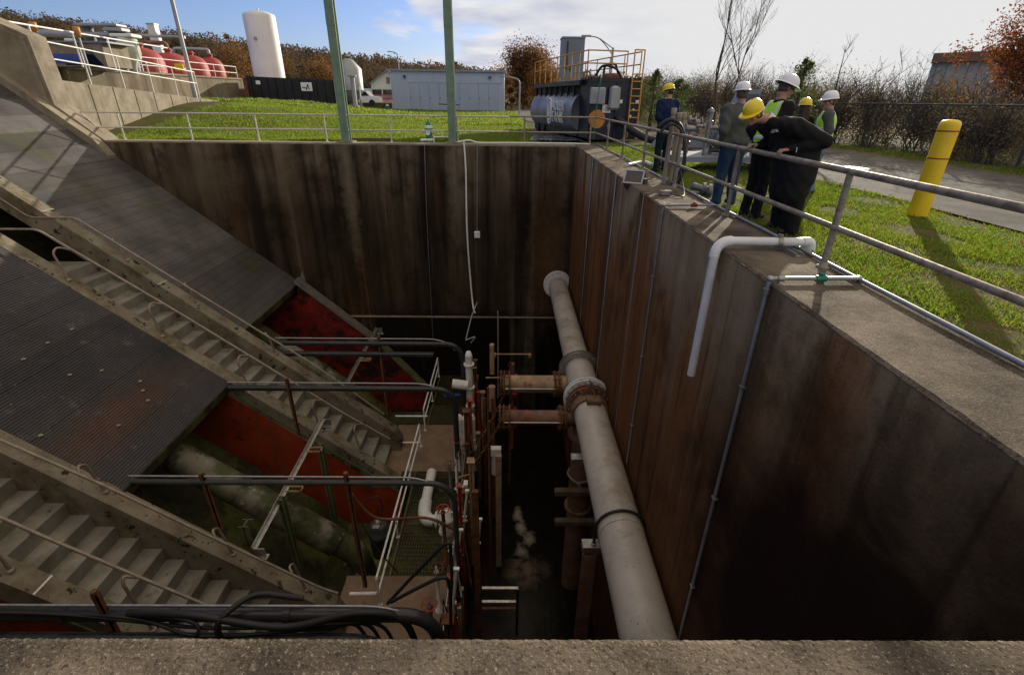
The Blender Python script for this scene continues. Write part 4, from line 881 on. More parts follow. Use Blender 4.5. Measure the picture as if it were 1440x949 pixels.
# extra pipe clutter on the rack
for k in range(16):
    y = 5.6 + k * .72; x = -1.52 + .10 * random.random(); z1 = FLOOR + .5 + 2.2 * random.random()
    mn = random.choice(['rust', 'tan', 'galv', 'rust'])
    mb = MB(); mb.tube(bent([(x, y, -12.3), (x, y, z1), (x + .3 * random.random() + .1, y + .1, z1 + .02)], .12), .02 + .02 * random.random(), 8)
    mb.box((x, y, FLOOR + .2), (.14, .10, .10)); mb.ring((x, y, z1 - .25), (0, 0, 1), .02, .07, .03, 10)
    tag(mb.build('riser_pipe', mn, None, (x, y, -12.3)), 'thin bent %s riser pipe, %s from the foreground in its row at channel edge' % ({'rust': 'rusty', 'tan': 'tan', 'galv': 'grey'}[mn], ORD[k]), 'pipe', 'thin riser pipes at channel edge')
rr3 = random.Random(17)
for k in range(12):
    y = 6.4 + k * 1.02; x = -1.28 + .22 * rr3.random(); z1 = -9.9 + 2.6 * rr3.random() + (.8 if 9 < y < 14 else 0); w = .035 + .05 * rr3.random(); mn = ['rust', 'redcol', 'tan', 'redcol', 'rust', 'tan'][k % 6]
    mb = MB(); mb.bb(x - w, x + w, y - w * .5, y - w * .5 + .02, -12.45, z1).bb(x - w, x + w, y + w * .5, y + w * .5 + .02, -12.45, z1).bb(x - .012, x + .012, y - w * .5, y + w * .5 + .02, -12.45, z1); mb.chbox((x, y, z1 + .01), (w * 3, w * 3, .05), .01)
    tag(mb.build('guide_column', mn, None, (x, y, -12.45)), '%s steel guide column, %s from the foreground along the channel' % ({'rust': 'rusty', 'tan': 'tan', 'redcol': 'flaking red'}[mn], ORD[k]), 'column', 'guide columns along the channel')
for k in range(7):
    y = 6.9 + k * 1.45; x = -1.72 + .12 * rr3.random(); z1 = -9.3 + 1.3 * rr3.random()
    t = thing('valve_stand', '%s valve stand with handwheel, %s from the foreground' % (['grey', 'white', 'rusty'][k % 3], ORD[k]), 'valve', (x, y, FLOOR), 'valve stands at the channel edge')
    mt1 = ['galv', 'whitesteel', 'rust'][k % 3]
    MB().lathe([(.12, 0), (.12, .03), (.055, .06), (.05, z1 - FLOOR - .1), (.07, z1 - FLOOR - .05), (.03, z1 - FLOOR), (.015, z1 - FLOOR + .15), (0, z1 - FLOOR + .16)], (x, y, FLOOR), 14).build('pedestal', mt1, t)
    mb = MB(); mb.tube([(x + .17 * math.cos(a), y + .17 * math.sin(a), z1 + .06) for a in [2 * math.pi * i / 16 for i in range(17)]], .014, 6, False).cyl((x - .17, y, z1 + .06), (x + .17, y, z1 + .06), .010, 6).cyl((x, y - .17, z1 + .06), (x, y + .17, z1 + .06), .010, 6); mb.build('handwheel', 'rust' if k % 2 else 'redcol', t)
for k in range(9):
    y = 6.2 + k * 1.05; x = -1.5 + .5 * rr3.random(); z0_ = -8.6 + 1.2 * rr3.random(); y2 = y + .8 + .9 * rr3.random()
    mb = MB(); mb.tube(catmull([(x, y, z0_), (x + .12, (y + y2) / 2, z0_ - 1.1 - .8 * rr3.random()), (x - .15, y2, z0_ - .2), (x - .2, y2 + .05, FLOOR + .05)], 7), .012 + .012 * rr3.random(), 7)
    tag(mb.build('slack_cable', ['rubber', 'conduit', 'rust'][k % 3], None, (x, y, z0_)), '%s slack cable looping down, %s from the foreground' % (['black', 'pale grey', 'brown'][k % 3], ORD[k]), 'cable', 'slack cables over the channel edge')
mb = MB()
for (z, r_) in ((-9.35, .028), (-8.75, .022), (-9.95, .035)): mb.tube([(-1.36, 5.5, z), (-1.36, 15.6, z)], r_, 8)
t = thing('channel_edge_pipe_rack', 'long rusty pipes strung along the channel edge columns', 'pipe rack', (-1.36, 10, -10))
for (z, r_, mm) in ((-9.35, .028, 'rust'), (-8.75, .022, 'galv'), (-9.95, .038, 'redcol')): MB().tube([(-1.36, 5.5, z), (-1.36, 15.6, z)], r_, 8).build('pipe_run', mm, t)
mb = MB(); q = P(655, 424, y=19); q2 = P(652, 480, y=17)
tag(MB().tube([P(671, 425, y=18.5), P(663, 445, y=18.0), P(655, 478, y=17.5)], .022, 8).build('rope', 'conduit', None, P(671, 425, y=18.5)), 'pale blue rope slanting below the hanging hose', 'rope')
tag(MB().tube(catmull([P(655, 478, y=17.4), P(668, 474, y=17.4), P(662, 482, y=17.4)], 5), .03, 8).build('rope_knot', 'conduit', None, P(660, 478, y=17.4)), 'knotted rope end above black pipe bend', 'rope')
tag(MB().tube([P(693, 498, y=16.5), P(744, 498, y=16.5)], .03, 8).chbox(P(696, 499, y=16.5), (.08, .1, .14), .01).chbox(P(745, 500, y=16.5), (.12, .12, .16), .02).build('float_arm', 'tan', None, P(693, 498, y=16.5)), 'horizontal float arm before the far wall', 'float arm')
# angle-iron frame low at the near channel edge
t = thing('angle_iron_frame', 'black angle iron bracket frame low in the channel', 'bracket', P(700, 850, y=7.2))
for (y0p, rr_) in ((828, .05), (847, .05), (856, .03)):
    a = P(678, y0p, y=7.2); b = P(728, y0p - 2, y=7.2); MB().box((a + b) / 2, ((b - a).length, .06, rr_)).build('angle_bar', 'galv' if rr_ == .05 else 'rust', t)
a = P(728, 826, y=7.2); b = P(730, 890, y=7.2); MB().bb(a.x - .03, a.x + .03, 7.15, 7.25, b.z, a.z).build('upright', 'blackpipe', t)

# ---- the big pipe on the right
PX, PZ, PR = 2.10, -5.62, .42
PX = 2.12
bp = thing('large_steel_pipe', 'large pale grey beige pipe running along the right wall', 'pipe', (PX, 10, PZ))
MB().tube([(PX, -2.0 if False else 1.06, PZ), (PX, 11.0, PZ)], PR, 48).build('near_barrel', 'bigpipe', bp)
MB().tube([(PX, 11.0, PZ), (PX, 12.9, PZ)], PR * 1.0, 48).build('coupling_barrel', 'bigpipe', bp)
MB().tube([(PX, 12.9, PZ), (PX, YF - .02, PZ)], PR * .93, 48).build('far_barrel', 'bigpipe', bp)
MB().ring((PX, 6.55, PZ), (0, 1, 0), PR * .98, PR + .012, .06, 48).build('weld_band', 'bigpipe', bp)
def flange(y, ro, parent, mt1='galv', n=20):
    MB().ring((PX, y - .06, PZ), (0, 1, 0), PR * .9, ro, .055, 40).ring((PX, y + .06, PZ), (0, 1, 0), PR * .9, ro, .055, 40).build('flange', mt1, parent)
    MB().bolts((PX, y, PZ), (0, 1, 0), ro - .055, n, .022, .30).build('flange_bolts', 'galv', parent)
flange(20.15, .60, bp, 'whitesteel'); flange(12.75, .60, bp); flange(11.15, .62, bp, 'whitesteel'); flange(10.85, .58, bp, 'rustpipe', 20)
MB().ring((PX, 10.55, PZ), (0, 1, 0), PR * .95, .48, .30, 40).build('rust_collar', 'rustpipe', bp)
MB().prism([(PX - .22, PZ + .46), (PX - .02, PZ + .80), (PX + .20, PZ + .46)], 10.62, 10.66).box((PX + .02, 10.35, PZ + .47), (.34, .30, .10)).tube([(PX, 10.95, PZ + .7), (PX + .08, 10.4, PZ + .52)], .02, 8).build('lifting_lug', 'rustpipe', bp)
# branch tee with valves to the left
def branch(y, z, r, label, mtl):
    t = thing('branch_pipe', label, 'pipe', (PX - .4, y, z), 'rusty branch pipes off the large pipe')
    MB().tube([(PX - .3, y, z), (-.15, y, z)], r, 24).build('barrel', mtl, t)
    for x in (PX - .62, PX - .74, -.1, -.2, .05): MB().ring((x, y, z), (1, 0, 0), r * .9, r + .14, .04, 24).build('flange', 'rust', t)
    mb = MB(); mb.bolts((PX - .68, y, z), (1, 0, 0), r + .09, 10, .018, .26); mb.bolts((-.1, y, z), (1, 0, 0), r + .09, 8, .018, .30); mb.build('flange_bolts', 'rust', t)
    MB().tube([(-.1, y - r - .1, z + .05), (PX - .7, y - r - .1, z + .05)], .022, 8).build('tie_rod', 'galv', t)
branch(12.45, PZ - .35, .26, 'brown branch pipe, upper of two left of flanges', 'tan')
branch(10.75, PZ - .35, .20, 'rusty branch pipe, lower of two left of flanges', 'rustpipe')
vp = thing('vertical_rusty_pipe', 'rusty vertical pipe dropping below the large pipe', 'pipe', (1.55, 10.6, -12.5))
vx = P(815, 680, y=10.9).x
MB().tube([(vx, 10.9, PZ - .3), (vx, 10.9, -12.55)], .31, 28).ring((vx, 10.9, -6.6), (0, 0, 1), .28, .45, .08).ring((vx, 10.9, -9.2), (0, 0, 1), .30, .40, .06).build('barrel', 'rustpipe', vp)
MB().tube([V(vx, 10.9, -8.0) + V(.36 * math.cos(a), .36 * math.sin(a), .03 * math.sin(4 * a)) for a in [2 * math.pi * i / 16 for i in range(17)]], .035, 8, False).tube([V(vx - .1, 10.5, -8.0), V(vx + .02, 10.5, -8.25)], .04, 8).build('rope_lashing', 'conc_light', vp)
for (z, lab) in ((-7.55, 'upper timber beam end beside rusty vertical pipe'), (-8.25, 'lower timber beam end beside rusty vertical pipe')):
    a = P(780, 692 if z > -8 else 734, y=10.4)
    tag(MB().chbox((a.x + .75, 10.42, a.z), (1.5, .18, .17), .012).build('timber_beam', 'wood', None, (a.x, 10.4, a.z)), lab, 'beam', 'timber beams by the rusty pipe')
# pipe saddle supports with U bolt
def saddle(y, label, ubolt=True):   # beam, column, U bolt
    t = thing('pipe_saddle', label, 'pipe support', (PX, y, PZ), 'steel supports under the large pipe')
    MB().chbox((PX, y, PZ - PR - .09), (1.34 if ubolt else 1.2, .22, .16), .01).build('saddle_beam', 'galv', t)
    if ubolt: MB().bb(PX - .62, PX - .44, y - .12, y + .12, -12.6, PZ - PR - .18).bb(PX - .67, PX - .39, y - .12, y - .10, -12.6, PZ - PR - .18).build('column', 'rustpipe', t)
    if ubolt:
        pts = [(PX - PR - .035, y - .04, PZ - PR)] + [(PX - (PR + .035) * math.cos(a), y - .04, PZ + (PR + .035) * math.sin(a)) for a in [math.pi * k / 18 for k in range(19)]] + [(PX + PR + .035, y - .04, PZ - PR)]
        MB().tube(pts, .028, 10).build('u_bolt', 'blackpipe', t)
        MB().lathe([(.03, 0), (.05, .0), (.05, .05), (0, .06)], (PX - PR - .035, y - .04, PZ - PR - .01), 6).build('nut', 'galv', t)
saddle(6.75, 'steel saddle with black U bolt holding large pipe')
saddle(9.3, 'small bracket under the large pipe below the rusty collar', False)

# ---- things hanging on the far wall
tag(MB().tube(catmull([P(652, 198, y=YF - .02), P(655, 240, y=YF - .1), P(657, 330, y=YF - .25), P(664, 420, y=YF - .35), P(668, 440, y=YF - 1.2)], 8), .035, 10).build('hanging_hose', 'pvc', None, (-1.8, YF, 0)), 'long white hose hanging down the far wall', 'hose')
t = thing('wall_junction_box', 'small white box on a conduit halfway down far wall', 'junction box', P(671, 330, y=YF))
MB().tube([P(671, 202, y=YF - .03), P(671, 325, y=YF - .03)], .022, 8).build('conduit', 'galv', t)
MB().chbox(P(671, 330, y=YF - .06), (.24, .12, .28), .02).build('housing', 'whitesteel', t)
tag(MB().tube(catmull([P(597, 204, y=YF - .03), P(600, 300, y=YF - .04), P(606, 420, y=YF - .03), P(609, 478, y=YF - .03)], 6), .013, 8).build('thin_cable', 'galv', None, (-3.4, YF, 0)), 'thin pale cable running down the far wall', 'cable')
t = thing('wall_top_hose', 'white hose lying along far wall coping', 'hose', (0, YB - .5, 0))
MB().tube(catmull([(-2.1, 20.7, .05), (-1.6, 20.8, .12), (-1.2, 20.75, .04), (0, 20.85, .04), (1.2, 20.82, .04), (2.4, 20.85, .04), (3.1, 20.5, .04)], 6), .03, 8).build('hose_run', 'pvc', t)
MB().tube(bent([(-3.0, 20.9, .02), (-3.0, 20.9, .22), (-2.4, 20.9, .22), (-2.35, 20.9, .02)], .06), .025, 8).build('loop', 'pvc', t)

# ---- green columns
def green_col(px_b, px_t, w, label):
    q = P(px_b, 200, y=20.85); t = thing('green_steel_column', label, 'column', (q.x, 20.85, 0), 'pale green crane columns')
    H_ = 8.5; mb = MB(); mb.bb(q.x - w, q.x + w, 20.85 - .15, 20.85 - .12, .03, H_).bb(q.x - w, q.x + w, 20.85 + .12, 20.85 + .15, .03, H_).bb(q.x - .012, q.x + .012, 20.73, 20.97, .03, H_)
    mb.build('h_beam', 'greenpost', t)
    MB().chbox((q.x, 20.85, .02), (.62, .6, .04), .008).bolts((q.x, 20.85, .05), (0, 0, 1), .26, 4, .02, .08).build('base_plate', 'conc_light', t)
    mb = MB()
    for (z, dx) in ((6.4, -.05), (3.9, 0)): mb.bb(q.x - w - .004, q.x + w + .004, 20.69, 20.70, z, z + .35)
    mb.build('splice_plate', 'greenpost', t); return t
green_col(509 - 22 + 1, 462, .155, 'left of two pale green steel columns on the far wall')
green_col(637, 627, .150, 'right of two pale green steel columns, by the hydrant')

# ================================================================== BACKGROUND LEFT: terraces, railings, plant
def seg_prism(a, b, z0, z1a, z1b, th, material, name, parent):
    a = Vector((a[0], a[1], 0)); b = Vector((b[0], b[1], 0)); d = (b - a).normalized(); n = V(-d.y, d.x, 0) * th
    vs = [a, b, b + n, a + n]; tops = [z1a, z1b, z1b, z1a]
    mb = MB(); mb.add([(v.x, v.y, z0) for v in vs] + [(v.x, v.y, z) for v, z in zip(vs, tops)], [(0, 3, 2, 1), (4, 5, 6, 7), (0, 1, 5, 4), (1, 2, 6, 5), (2, 3, 7, 6), (3, 0, 4, 7)])
    return mb.build(name, material, parent)
wa = thing('ramp_retaining_wall', 'low concrete ramp wall rising from the lawn at left', 'wall', (-18.4, 24, 0))
seg_prism((-18.6, 34.5), (-17.9, 21.22), -.5, 1.30, 2.12, .25, 'conc_light', 'wall_face', wa) 
mb = MB(); vs = [(-18.2, 21.2, 2.05), (-18.8, 34.4, 1.30), (-27.2, 34.4, 1.32), (-27.2, 21.2, 2.07)]; mb.add(vs, [(0, 1, 2, 3)]); struct(mb.build('ramp_path', 'dark_conc'))  # dark path colour stands in for the walkway's shade
for k in range(9):
    f = (k + .4) / 9; a0 = V(-17.9, 21.22, 0) + V(-.7, 13.28, 0) * f; mb = MB(); mb.bb(a0.x + .20, a0.x + .268, a0.y - .012, a0.y + .012, -.3, 2.10 - .82 * f); mb.build('joint', 'dark_conc', wa)
seg_prism((-18.62, 34.52), (-17.88, 21.21), 1.22, 1.34, 2.16, .30, 'platform', 'coping', wa) if False else None
wb = thing('upper_retaining_wall', 'taller weathered retaining wall carrying the red tanks', 'wall', (-26, 40, 0))
seg_prism((-25.3, 52), (-27.3, 23), -.5, 3.02, 3.02, .35, 'conc_old', 'wall_face', wb)
seg_prism((-25.28, 52.02), (-27.28, 22.98), 2.94, 3.06, 3.06, .42, 'conc_light', 'coping', wb)
MB().bb(-60, -25.35, 51.7, 52, -.5, 3.0).build('return_face', 'conc_light', wb)
mb = MB(); mb.add([(-25.6, 51.8, 2.96), (-27.6, 21.3, 2.96), (-120, 21.3, 2.96), (-120, 51.8, 2.96)], [(0, 1, 2, 3)]); struct(mb.build('upper_terrace', 'conc_light'))
struct(MB().bb(-120, -25.7, 52.1, 80, -.5, 2.6).build('plant_yard', 'gravelly'))
# railing A on ramp wall
base = []
for (px, py) in ((54.7, 110), (114.7, 117), (165, 123), (208, 129), (244, 133.6), (276, 137)): base.append(P(px, py, x=-18.45))
base2 = [V(-18.0 - .05 * i, base[i].y, 2.12 - (base[i].y - 21.2) * .0617) for i in range(6)]
base2[0].y = 21.6
railing('white railing descending along the low ramp wall', base2, 1.36, .78, .030, base2, 'whitesteel', base=False)
# railing B on upper wall
bs = [V(-27.15 + (y - 24) * .0655, y, 3.0) for y in np.arange(24.5, 52, 3.4)]
railing('white railing on top of the taller retaining wall', [bs[0], bs[-1]], 1.0, .5, .030, bs, 'whitesteel', base=False)
a = P(-30, 24, y=22.5); b = P(235, 68, y=38)
bs2 = [a + (b - a) * f for f in (0, .17, .36, .55, .74, 1)]
t = railing('high white pipe rail in front of the plant equipment', [v - V(0, 0, 1.5) for v in bs2], 1.5, None, .040, [v - V(0, 0, 1.5) for v in bs2[:5]], 'whitesteel', base=False)
for (px, py, y, lab) in ((47, 38, 26, 'orange beacon lamp on post at far left'), (108, 44, 28, 'orange beacon lamp on post beside machinery')):
    q = P(px, py, y=y); t = thing('beacon_lamp', lab, 'lamp', (q.x, y, q.z - 1.9), 'orange beacon lamps')
    MB().cyl((q.x, y, q.z - 1.9), (q.x, y, q.z - .28), .05, 8).build('post', 'greytank', t)
    MB().lathe([(.08, -.22), (.12, -.15), (.15, .0), (.15, .18), (0, .20)], q, 14).build('lamp_head', 'orange', t)
# light pole
lp = thing('light_pole', 'tall grey light pole behind the ramp railing', 'light pole', P(275, 135, y=34))
a = P(275, 137, y=34); MB().tube([(a.x, 34, 1.0), (a.x, 34, 11.5)], [.13, .09], 12).build('pole', 'greytank', lp)
MB().lathe([(.2, 0), (.2, .05), (.13, .1)], (a.x, 34, 1.28), 12).build('base_flange', 'greytank', lp)
tag(MB().chbox(P(252, 95, y=33.2), (.5, .08, .36), .02).build('yellow_sign', 'yellow', None, P(252, 95, y=33.2)), 'small yellow sign on railing before red tanks', 'sign')
# red tanks
for k, (px, rr_, yy, top) in enumerate(((205, 2.5, 47, 5.1), (243, 2.5, 52, 5.1), (273, 2.3, 58, 5.3), (299, 2.1, 64, 5.5))):
    q = P(px, 100, y=yy); rad = rr_ * .62
    t = thing('red_pressure_tank', ['leftmost broad red domed tank behind railing', 'second red domed tank behind railing from the left', 'third red domed tank from left, below the bent pipe', 'rightmost red domed tank at the wall end'][k], 'tank', (q.x, yy, 2.6), 'red domed tanks')
    hh = top - 2.6
    MB().lathe([(rad, 0), (rad, hh * .55), (rad * .93, hh * .74), (rad * .72, hh * .90), (rad * .38, hh * .98), (0, hh)], (q.x, yy, 2.6), 36).build('shell', 'tankred', t)
    MB().cyl((q.x, yy, top - .1), (q.x, yy, top + .35), .28, 14).ring((q.x, yy, top + .2), (0, 0, 1), .2, .38, .08).build('nozzle', 'tankred', t)
    if k in (1, 3):
        MB().tube(bent([(q.x, yy, top + .3), (q.x, yy, top + .75), (q.x - 3.2, yy - 1, top + .75), (q.x - 3.6, yy - 1, top + .1)], .3), .17, 12).build('header_pipe', 'rustpipe' if k == 1 else 'greytank', t)
    MB().ring((q.x, yy, 2.6 + hh * .35), (0, 0, 1), rad - .02, rad + .03, .1).build('band', 'tankred', t)
# other plant items behind
t = thing('white_vent_stack', 'slanted looking white square vent stack left of red tanks', 'stack', P(222, 70, y=50))
a = P(214, 35, y=66); MB().bb(a.x - .42, a.x + .42, 65.6, 66.4, 2.6, a.z).build('duct', 'tankwhite', t); MB().bb(a.x - .47, a.x + .47, 65.55, 66.45, a.z, a.z + .1).build('cap', 'greytank', t)
t = thing('filter_machine', 'grey filter machine with ribbed columns and pipes', 'machine', P(165, 95, y=36))
a = P(165, 90, y=36)
for k in range(4): MB().cyl((a.x - 1.2 + .75 * k, 36, 2.96), (a.x - 1.2 + .75 * k, 36, 5.3 - .15 * k), .30, 16).build('ribbed_column', 'greycab', t)
for k in range(4):
    mb = MB()
    for z in np.arange(3.2, 5.0, .22): mb.ring((a.x - 1.2 + .75 * k, 36, z), (0, 0, 1), .29, .335, .07, 16)
    mb.build('rib', 'greytank', t)
MB().tube(bent([(a.x - 5, 35.5, 4.9), (a.x + 1.8, 35.5, 4.9), (a.x + 1.8, 35.5, 3.6)], .4), .16, 12).tube([(a.x - 6, 36.4, 5.2), (a.x + 4.5, 36.4, 4.9)], .09, 10).build('pipework', 'greytank', t)
MB().chbox((a.x - .2, 35.8, 5.42), (2.6, 1.0, .16), .04).chbox((a.x + 1.0, 35.4, 5.15), (1.1, .8, .2), .04).build('hood', 'greytank', t)
MB().chbox((a.x - 1.9, 35.2, 3.9), (.5, .4, 1.5), .04).build('control_panel', 'lettering', t)
t = thing('ivory_hopper', 'ivory hopper tank with coned base near red tanks', 'hopper', P(180, 90, y=36))
a = P(181, 66, y=34.5); MB().lathe([(0, .5), (.5, .45), (.55, .3), (.55, -.4), (.2, -.9), (.12, -1.2), (.12, -1.5)], a, 20).build('hopper_body', 'house', t); MB().chbox(a + V(0, 0, .55), (1.3, 1.0, .18), .04).build('lid', 'lettering', t)
t = thing('equipment_shed', 'low concrete coloured equipment enclosure behind the upper railing', 'shed', P(90, 95, y=34))
a = P(70, 93, y=31); MB().bb(a.x - 4, a.x + 3.2, 31, 33, 2.96, 4.1).build('enclosure', 'conc_light', t); MB().bb(a.x - 4.3, a.x + 3.6, 30.9, 33.1, 4.1, 4.18).build('roof', 'roofgrey', t); MB().bb(a.x + 1.9, a.x + 2.6, 30.97, 31.0, 3.2, 3.8).build('grille', 'darkglass', t)
mb = MB(); a = P(96, 88, y=29); vs = []
n = 12
for j in range(4):
    for i in range(n): vs.append((a.x - 1.0 + 2.0 * i / (n - 1), 28.6 + .5 * j, 2.98 + [0, .40, .42, 0][j] + .1 * random.random() * (j in (1, 2))))
fs = [(j * n + i, j * n + i + 1, (j + 1) * n + i + 1, (j + 1) * n + i) for j in range(3) for i in range(n - 1)]
tag(MB().add(vs, fs, True).build('blue_tarp', 'blue', None, (a.x, 29, 2.96)), 'crumpled bright blue tarpaulin heap behind the railing', 'tarp')

# white tall tank
q = P(378, 100, y=75); t = thing('tall_white_tank', 'tall white cylindrical storage tank behind black container', 'tank', (q.x, 75, 1))
MB().lathe([(1.95, 0), (1.95, 9.9), (1.85, 10.15), (1.2, 10.4), (0, 10.5)], (q.x, 75, .9), 40).build('shell', 'tankwhite', t)
MB().cyl((q.x, 75, 11.3), (q.x, 75, 11.75), .12, 8).build('vent', 'tankwhite', t)
for (dx, z) in ((-.1, 8.2), (1.1, 2.9)): MB().cyl((q.x + dx, 72.9, z), (q.x + dx, 73.3, z), .2, 12).build('manhole', 'greytank', t)
# black roll-off container
a = P(352, 143, y=50); b = P(474, 150, y=50); t = thing('black_container', 'long black roll off container on the lawn edge', 'container', (a.x, 50, 1))
zb = 1.0; MB().prism([(a.x + .2, zb + .1), (b.x, zb - .15), (b.x, zb + 1.95), (a.x, zb + 2.2)], 50, 52.4).build('box_body', 'blackbox', t)
mb = MB()
for k in range(11): x = a.x + .4 + (b.x - a.x - .6) * k / 10; mb.bb(x - .05, x + .05, 49.9, 49.995, zb + .1 - .02 * k, zb + 2.1 - .02 * k)
mb.build('side_rib', 'blackbox', t)
MB().bb(a.x - .35, a.x, 50.1, 52.3, zb + .2, zb + 2.1).build('tailgate', 'rust', t)
MB().bb(a.x + .9, a.x + 1.3, 49.86, 49.885, zb + 1.55, zb + 1.85).build('white_placard', 'lettering', t)
pl_ = MB().bb(a.x + 4.9, a.x + 5.9, 49.86, 49.885, zb + 1.05, zb + 1.75).build('white_placard', 'lettering', t)
mb = MB(); mb.tube([(a.x + 5.35, 49.84, zb + 1.2), (a.x + 5.55, 49.84, zb + 1.6), (a.x + 5.62, 49.84, zb + 1.2)], .05, 6).bb(a.x + 5.0, a.x + 5.3, 49.83, 49.85, zb + 1.3, zb + 1.36); mb.build('placard_symbol', 'blackbox', pl_)
# grey silo and pipes behind left green post
q = P(492, 110, y=62); t = thing('grey_silo', 'grey cone topped silo beside the left green column', 'silo', (q.x, 62, .6))
MB().lathe([(1.35, 2.3), (1.35, 4.4), (.55, 5.3), (.3, 5.4), (0, 5.4)], (q.x, 62, 0), 28).lathe([(1.35, 2.3), (.6, 1.2), (.3, 1.0)], (q.x, 62, 0), 28).build('shell', 'greytank', t)
for dx in (-1.1, 1.1): MB().bb(q.x + dx - .08, q.x + dx + .08, 61.2, 61.36, 0, 2.6).build('leg', 'greytank', t)
q = P(500, 150, y=44); t = thing('standing_vent_pipe', 'pale green grey capped vent pipe behind green column', 'pipe', (q.x, 44, .8))
MB().cyl((q.x, 44, .6), (q.x, 44, 3.1), .17, 14).ring((q.x, 44, 3.1), (0, 0, 1), .1, .34, .08).ring((q.x, 44, .9), (0, 0, 1), .1, .30, .2).build('barrel', 'greytank', t)
q = P(558, 100, y=90); 
def lamp(px, py_t, y, zb, arm, label, h=None, r=.09):
    q = P(px, py_t, y=y); t = thing('street_lamp', label, 'street lamp', (q.x, y, zb), 'street lamps')
    MB().tube(bent([(q.x, y, zb), (q.x, y, q.z - .3), (q.x + arm, y, q.z)], .5), [r] * 7 + [r * .7], 10).build('pole', 'greytank', t)
    MB().chbox((q.x + arm * 1.25, y, q.z - .02), (abs(arm) * .5 + .4, .28, .14), .03).build('lamp_head', 'greytank', t)
lamp(559, 73, 95, 0, -1.0, 'street lamp rising behind the pale blue building')
lamp(731, 108, 62, 0, -1.4, 'pale street lamp beside the orange brown tree')
lamp(604, 148, 80, 0, -.4, 'short lamp on far roof edge') if False else None
# far lamp over the tank (truss arm)
q = P(862, 70, y=36); t = thing('street_lamp', 'lamp with long truss arm rising above the tank railing', 'street lamp', (q.x, 36, 0), 'street lamps')
MB().cyl((q.x, 36, 0), (q.x, 36, q.z + .1), .07, 10).build('pole', 'greytank', t)
MB().tube(catmull([(q.x, 36, q.z - .3), (q.x - .5, 36, q.z + .25), (q.x - 1.0, 36, q.z + .62), (q.x - 1.5, 36, q.z + .7)], 5), .035, 8).tube([(q.x, 36, q.z + .05), (q.x - .9, 36, q.z + .6)], .03, 8).build('truss_arm', 'greytank', t)
MB().chbox((q.x - 1.75, 36, q.z + .72), (.6, .2, .1), .02).build('lamp_head', 'greytank', t)

# house
q = P(540, 135, y=110); t = thing('cream_house', 'cream gabled house between hillside and blue building', 'house', (q.x, 110, 1))
x0, x1 = q.x - 2.4, q.x + 4.6; z0 = .3; xm = (x0 + x1) / 2
MB().prism([(x0, z0), (x1, z0), (x1, 4.2), (xm, 6.4), (x0, 4.2)], 110, 118).build('wall', 'house', t)
MB().prism([(x0 - .3, 4.05), (xm, 6.55), (x1 + .3, 4.05), (x1 + .3, 3.9), (xm, 6.35), (x0 - .3, 3.9)], 109.6, 118.2).build('roof', 'roofgrey', t)
MB().bb(xm - .35, xm + .35, 109.93, 109.98, 4.1, 5.2).build('window', 'darkglass', t)
MB().bb(x0, x1, 108.6, 109.9, 3.0, 3.15).build('porch_roof', 'house', t)
MB().bb(x0 + .2, x1 - .2, 109.94, 109.99, 1.2, 2.95).build('porch_shadow_sheet', 'darkglass', t)  # dark sheet in place of the shade under the porch roof
for k in range(4): MB().bb(x0 + .2 + k * 2.15, x0 + .35 + k * 2.15, 108.7, 108.85, .3, 3.0).build('porch_post', 'lettering', t)
MB().bb(x0 - 3.0, x0, 111, 116, .3, 3.2).build('side_wing', 'lettering', t)
# low dark bridge wall with red-purple railing below the house
q0 = P(510, 145, y=84); q1 = P(551, 148, y=84); t = thing('red_barrier', 'pink red barrier fence in front of the cream house', 'barrier', (q0.x, 84, 0))
zt = P(530, 133, y=84).z
mb = MB()
for k in range(26): x = q0.x + (q1.x - q0.x) * k / 25; mb.bb(x - .05, x + .05, 83.9, 84, zt - 1.2, zt)
mb.bb(q0.x, q1.x, 83.88, 84.02, zt - .1, zt).bb(q0.x, q1.x, 83.88, 84.02, zt - .65, zt - .5); mb.build('slats', mat('pink_red_paint', (.36, .10, .11), rough=.7), t)
MB().bb(q0.x, q1.x, 84.1, 84.6, -.2, zt - 1.2).build('base_wall', 'dark_conc', t)
# white pickup
def vehicle(q, col_, label, s=1.0):
    t = thing('parked_pickup', label, 'pickup', q)
    x, y, z = q
    MB().prism([(x - 2.4, z + .45), (x - 2.4, z + 1.0), (x - .6, z + 1.05), (x - .2, z + 1.65), (x + 1.0, z + 1.65), (x + 1.5, z + 1.1), (x + 2.5, z + 1.0), (x + 2.55, z + .45)], y - .9, y + .9).build('body', col_, t)
    MB().prism([(x - .45, z + 1.1), (x - .12, z + 1.58), (x + .92, z + 1.58), (x + 1.32, z + 1.12)], y - .915, y - .895).build('side_window', 'darkglass', t)
    for dx in (-1.5, 1.6):
        MB().tube([(x + dx, y - .92, z + .36), (x + dx, y - .68, z + .36)], .36, 18).build('wheel', 'rubber', t)
vehicle(tuple(P(508, 149, y=68)), 'lettering', 'white pickup truck parked behind left green column')

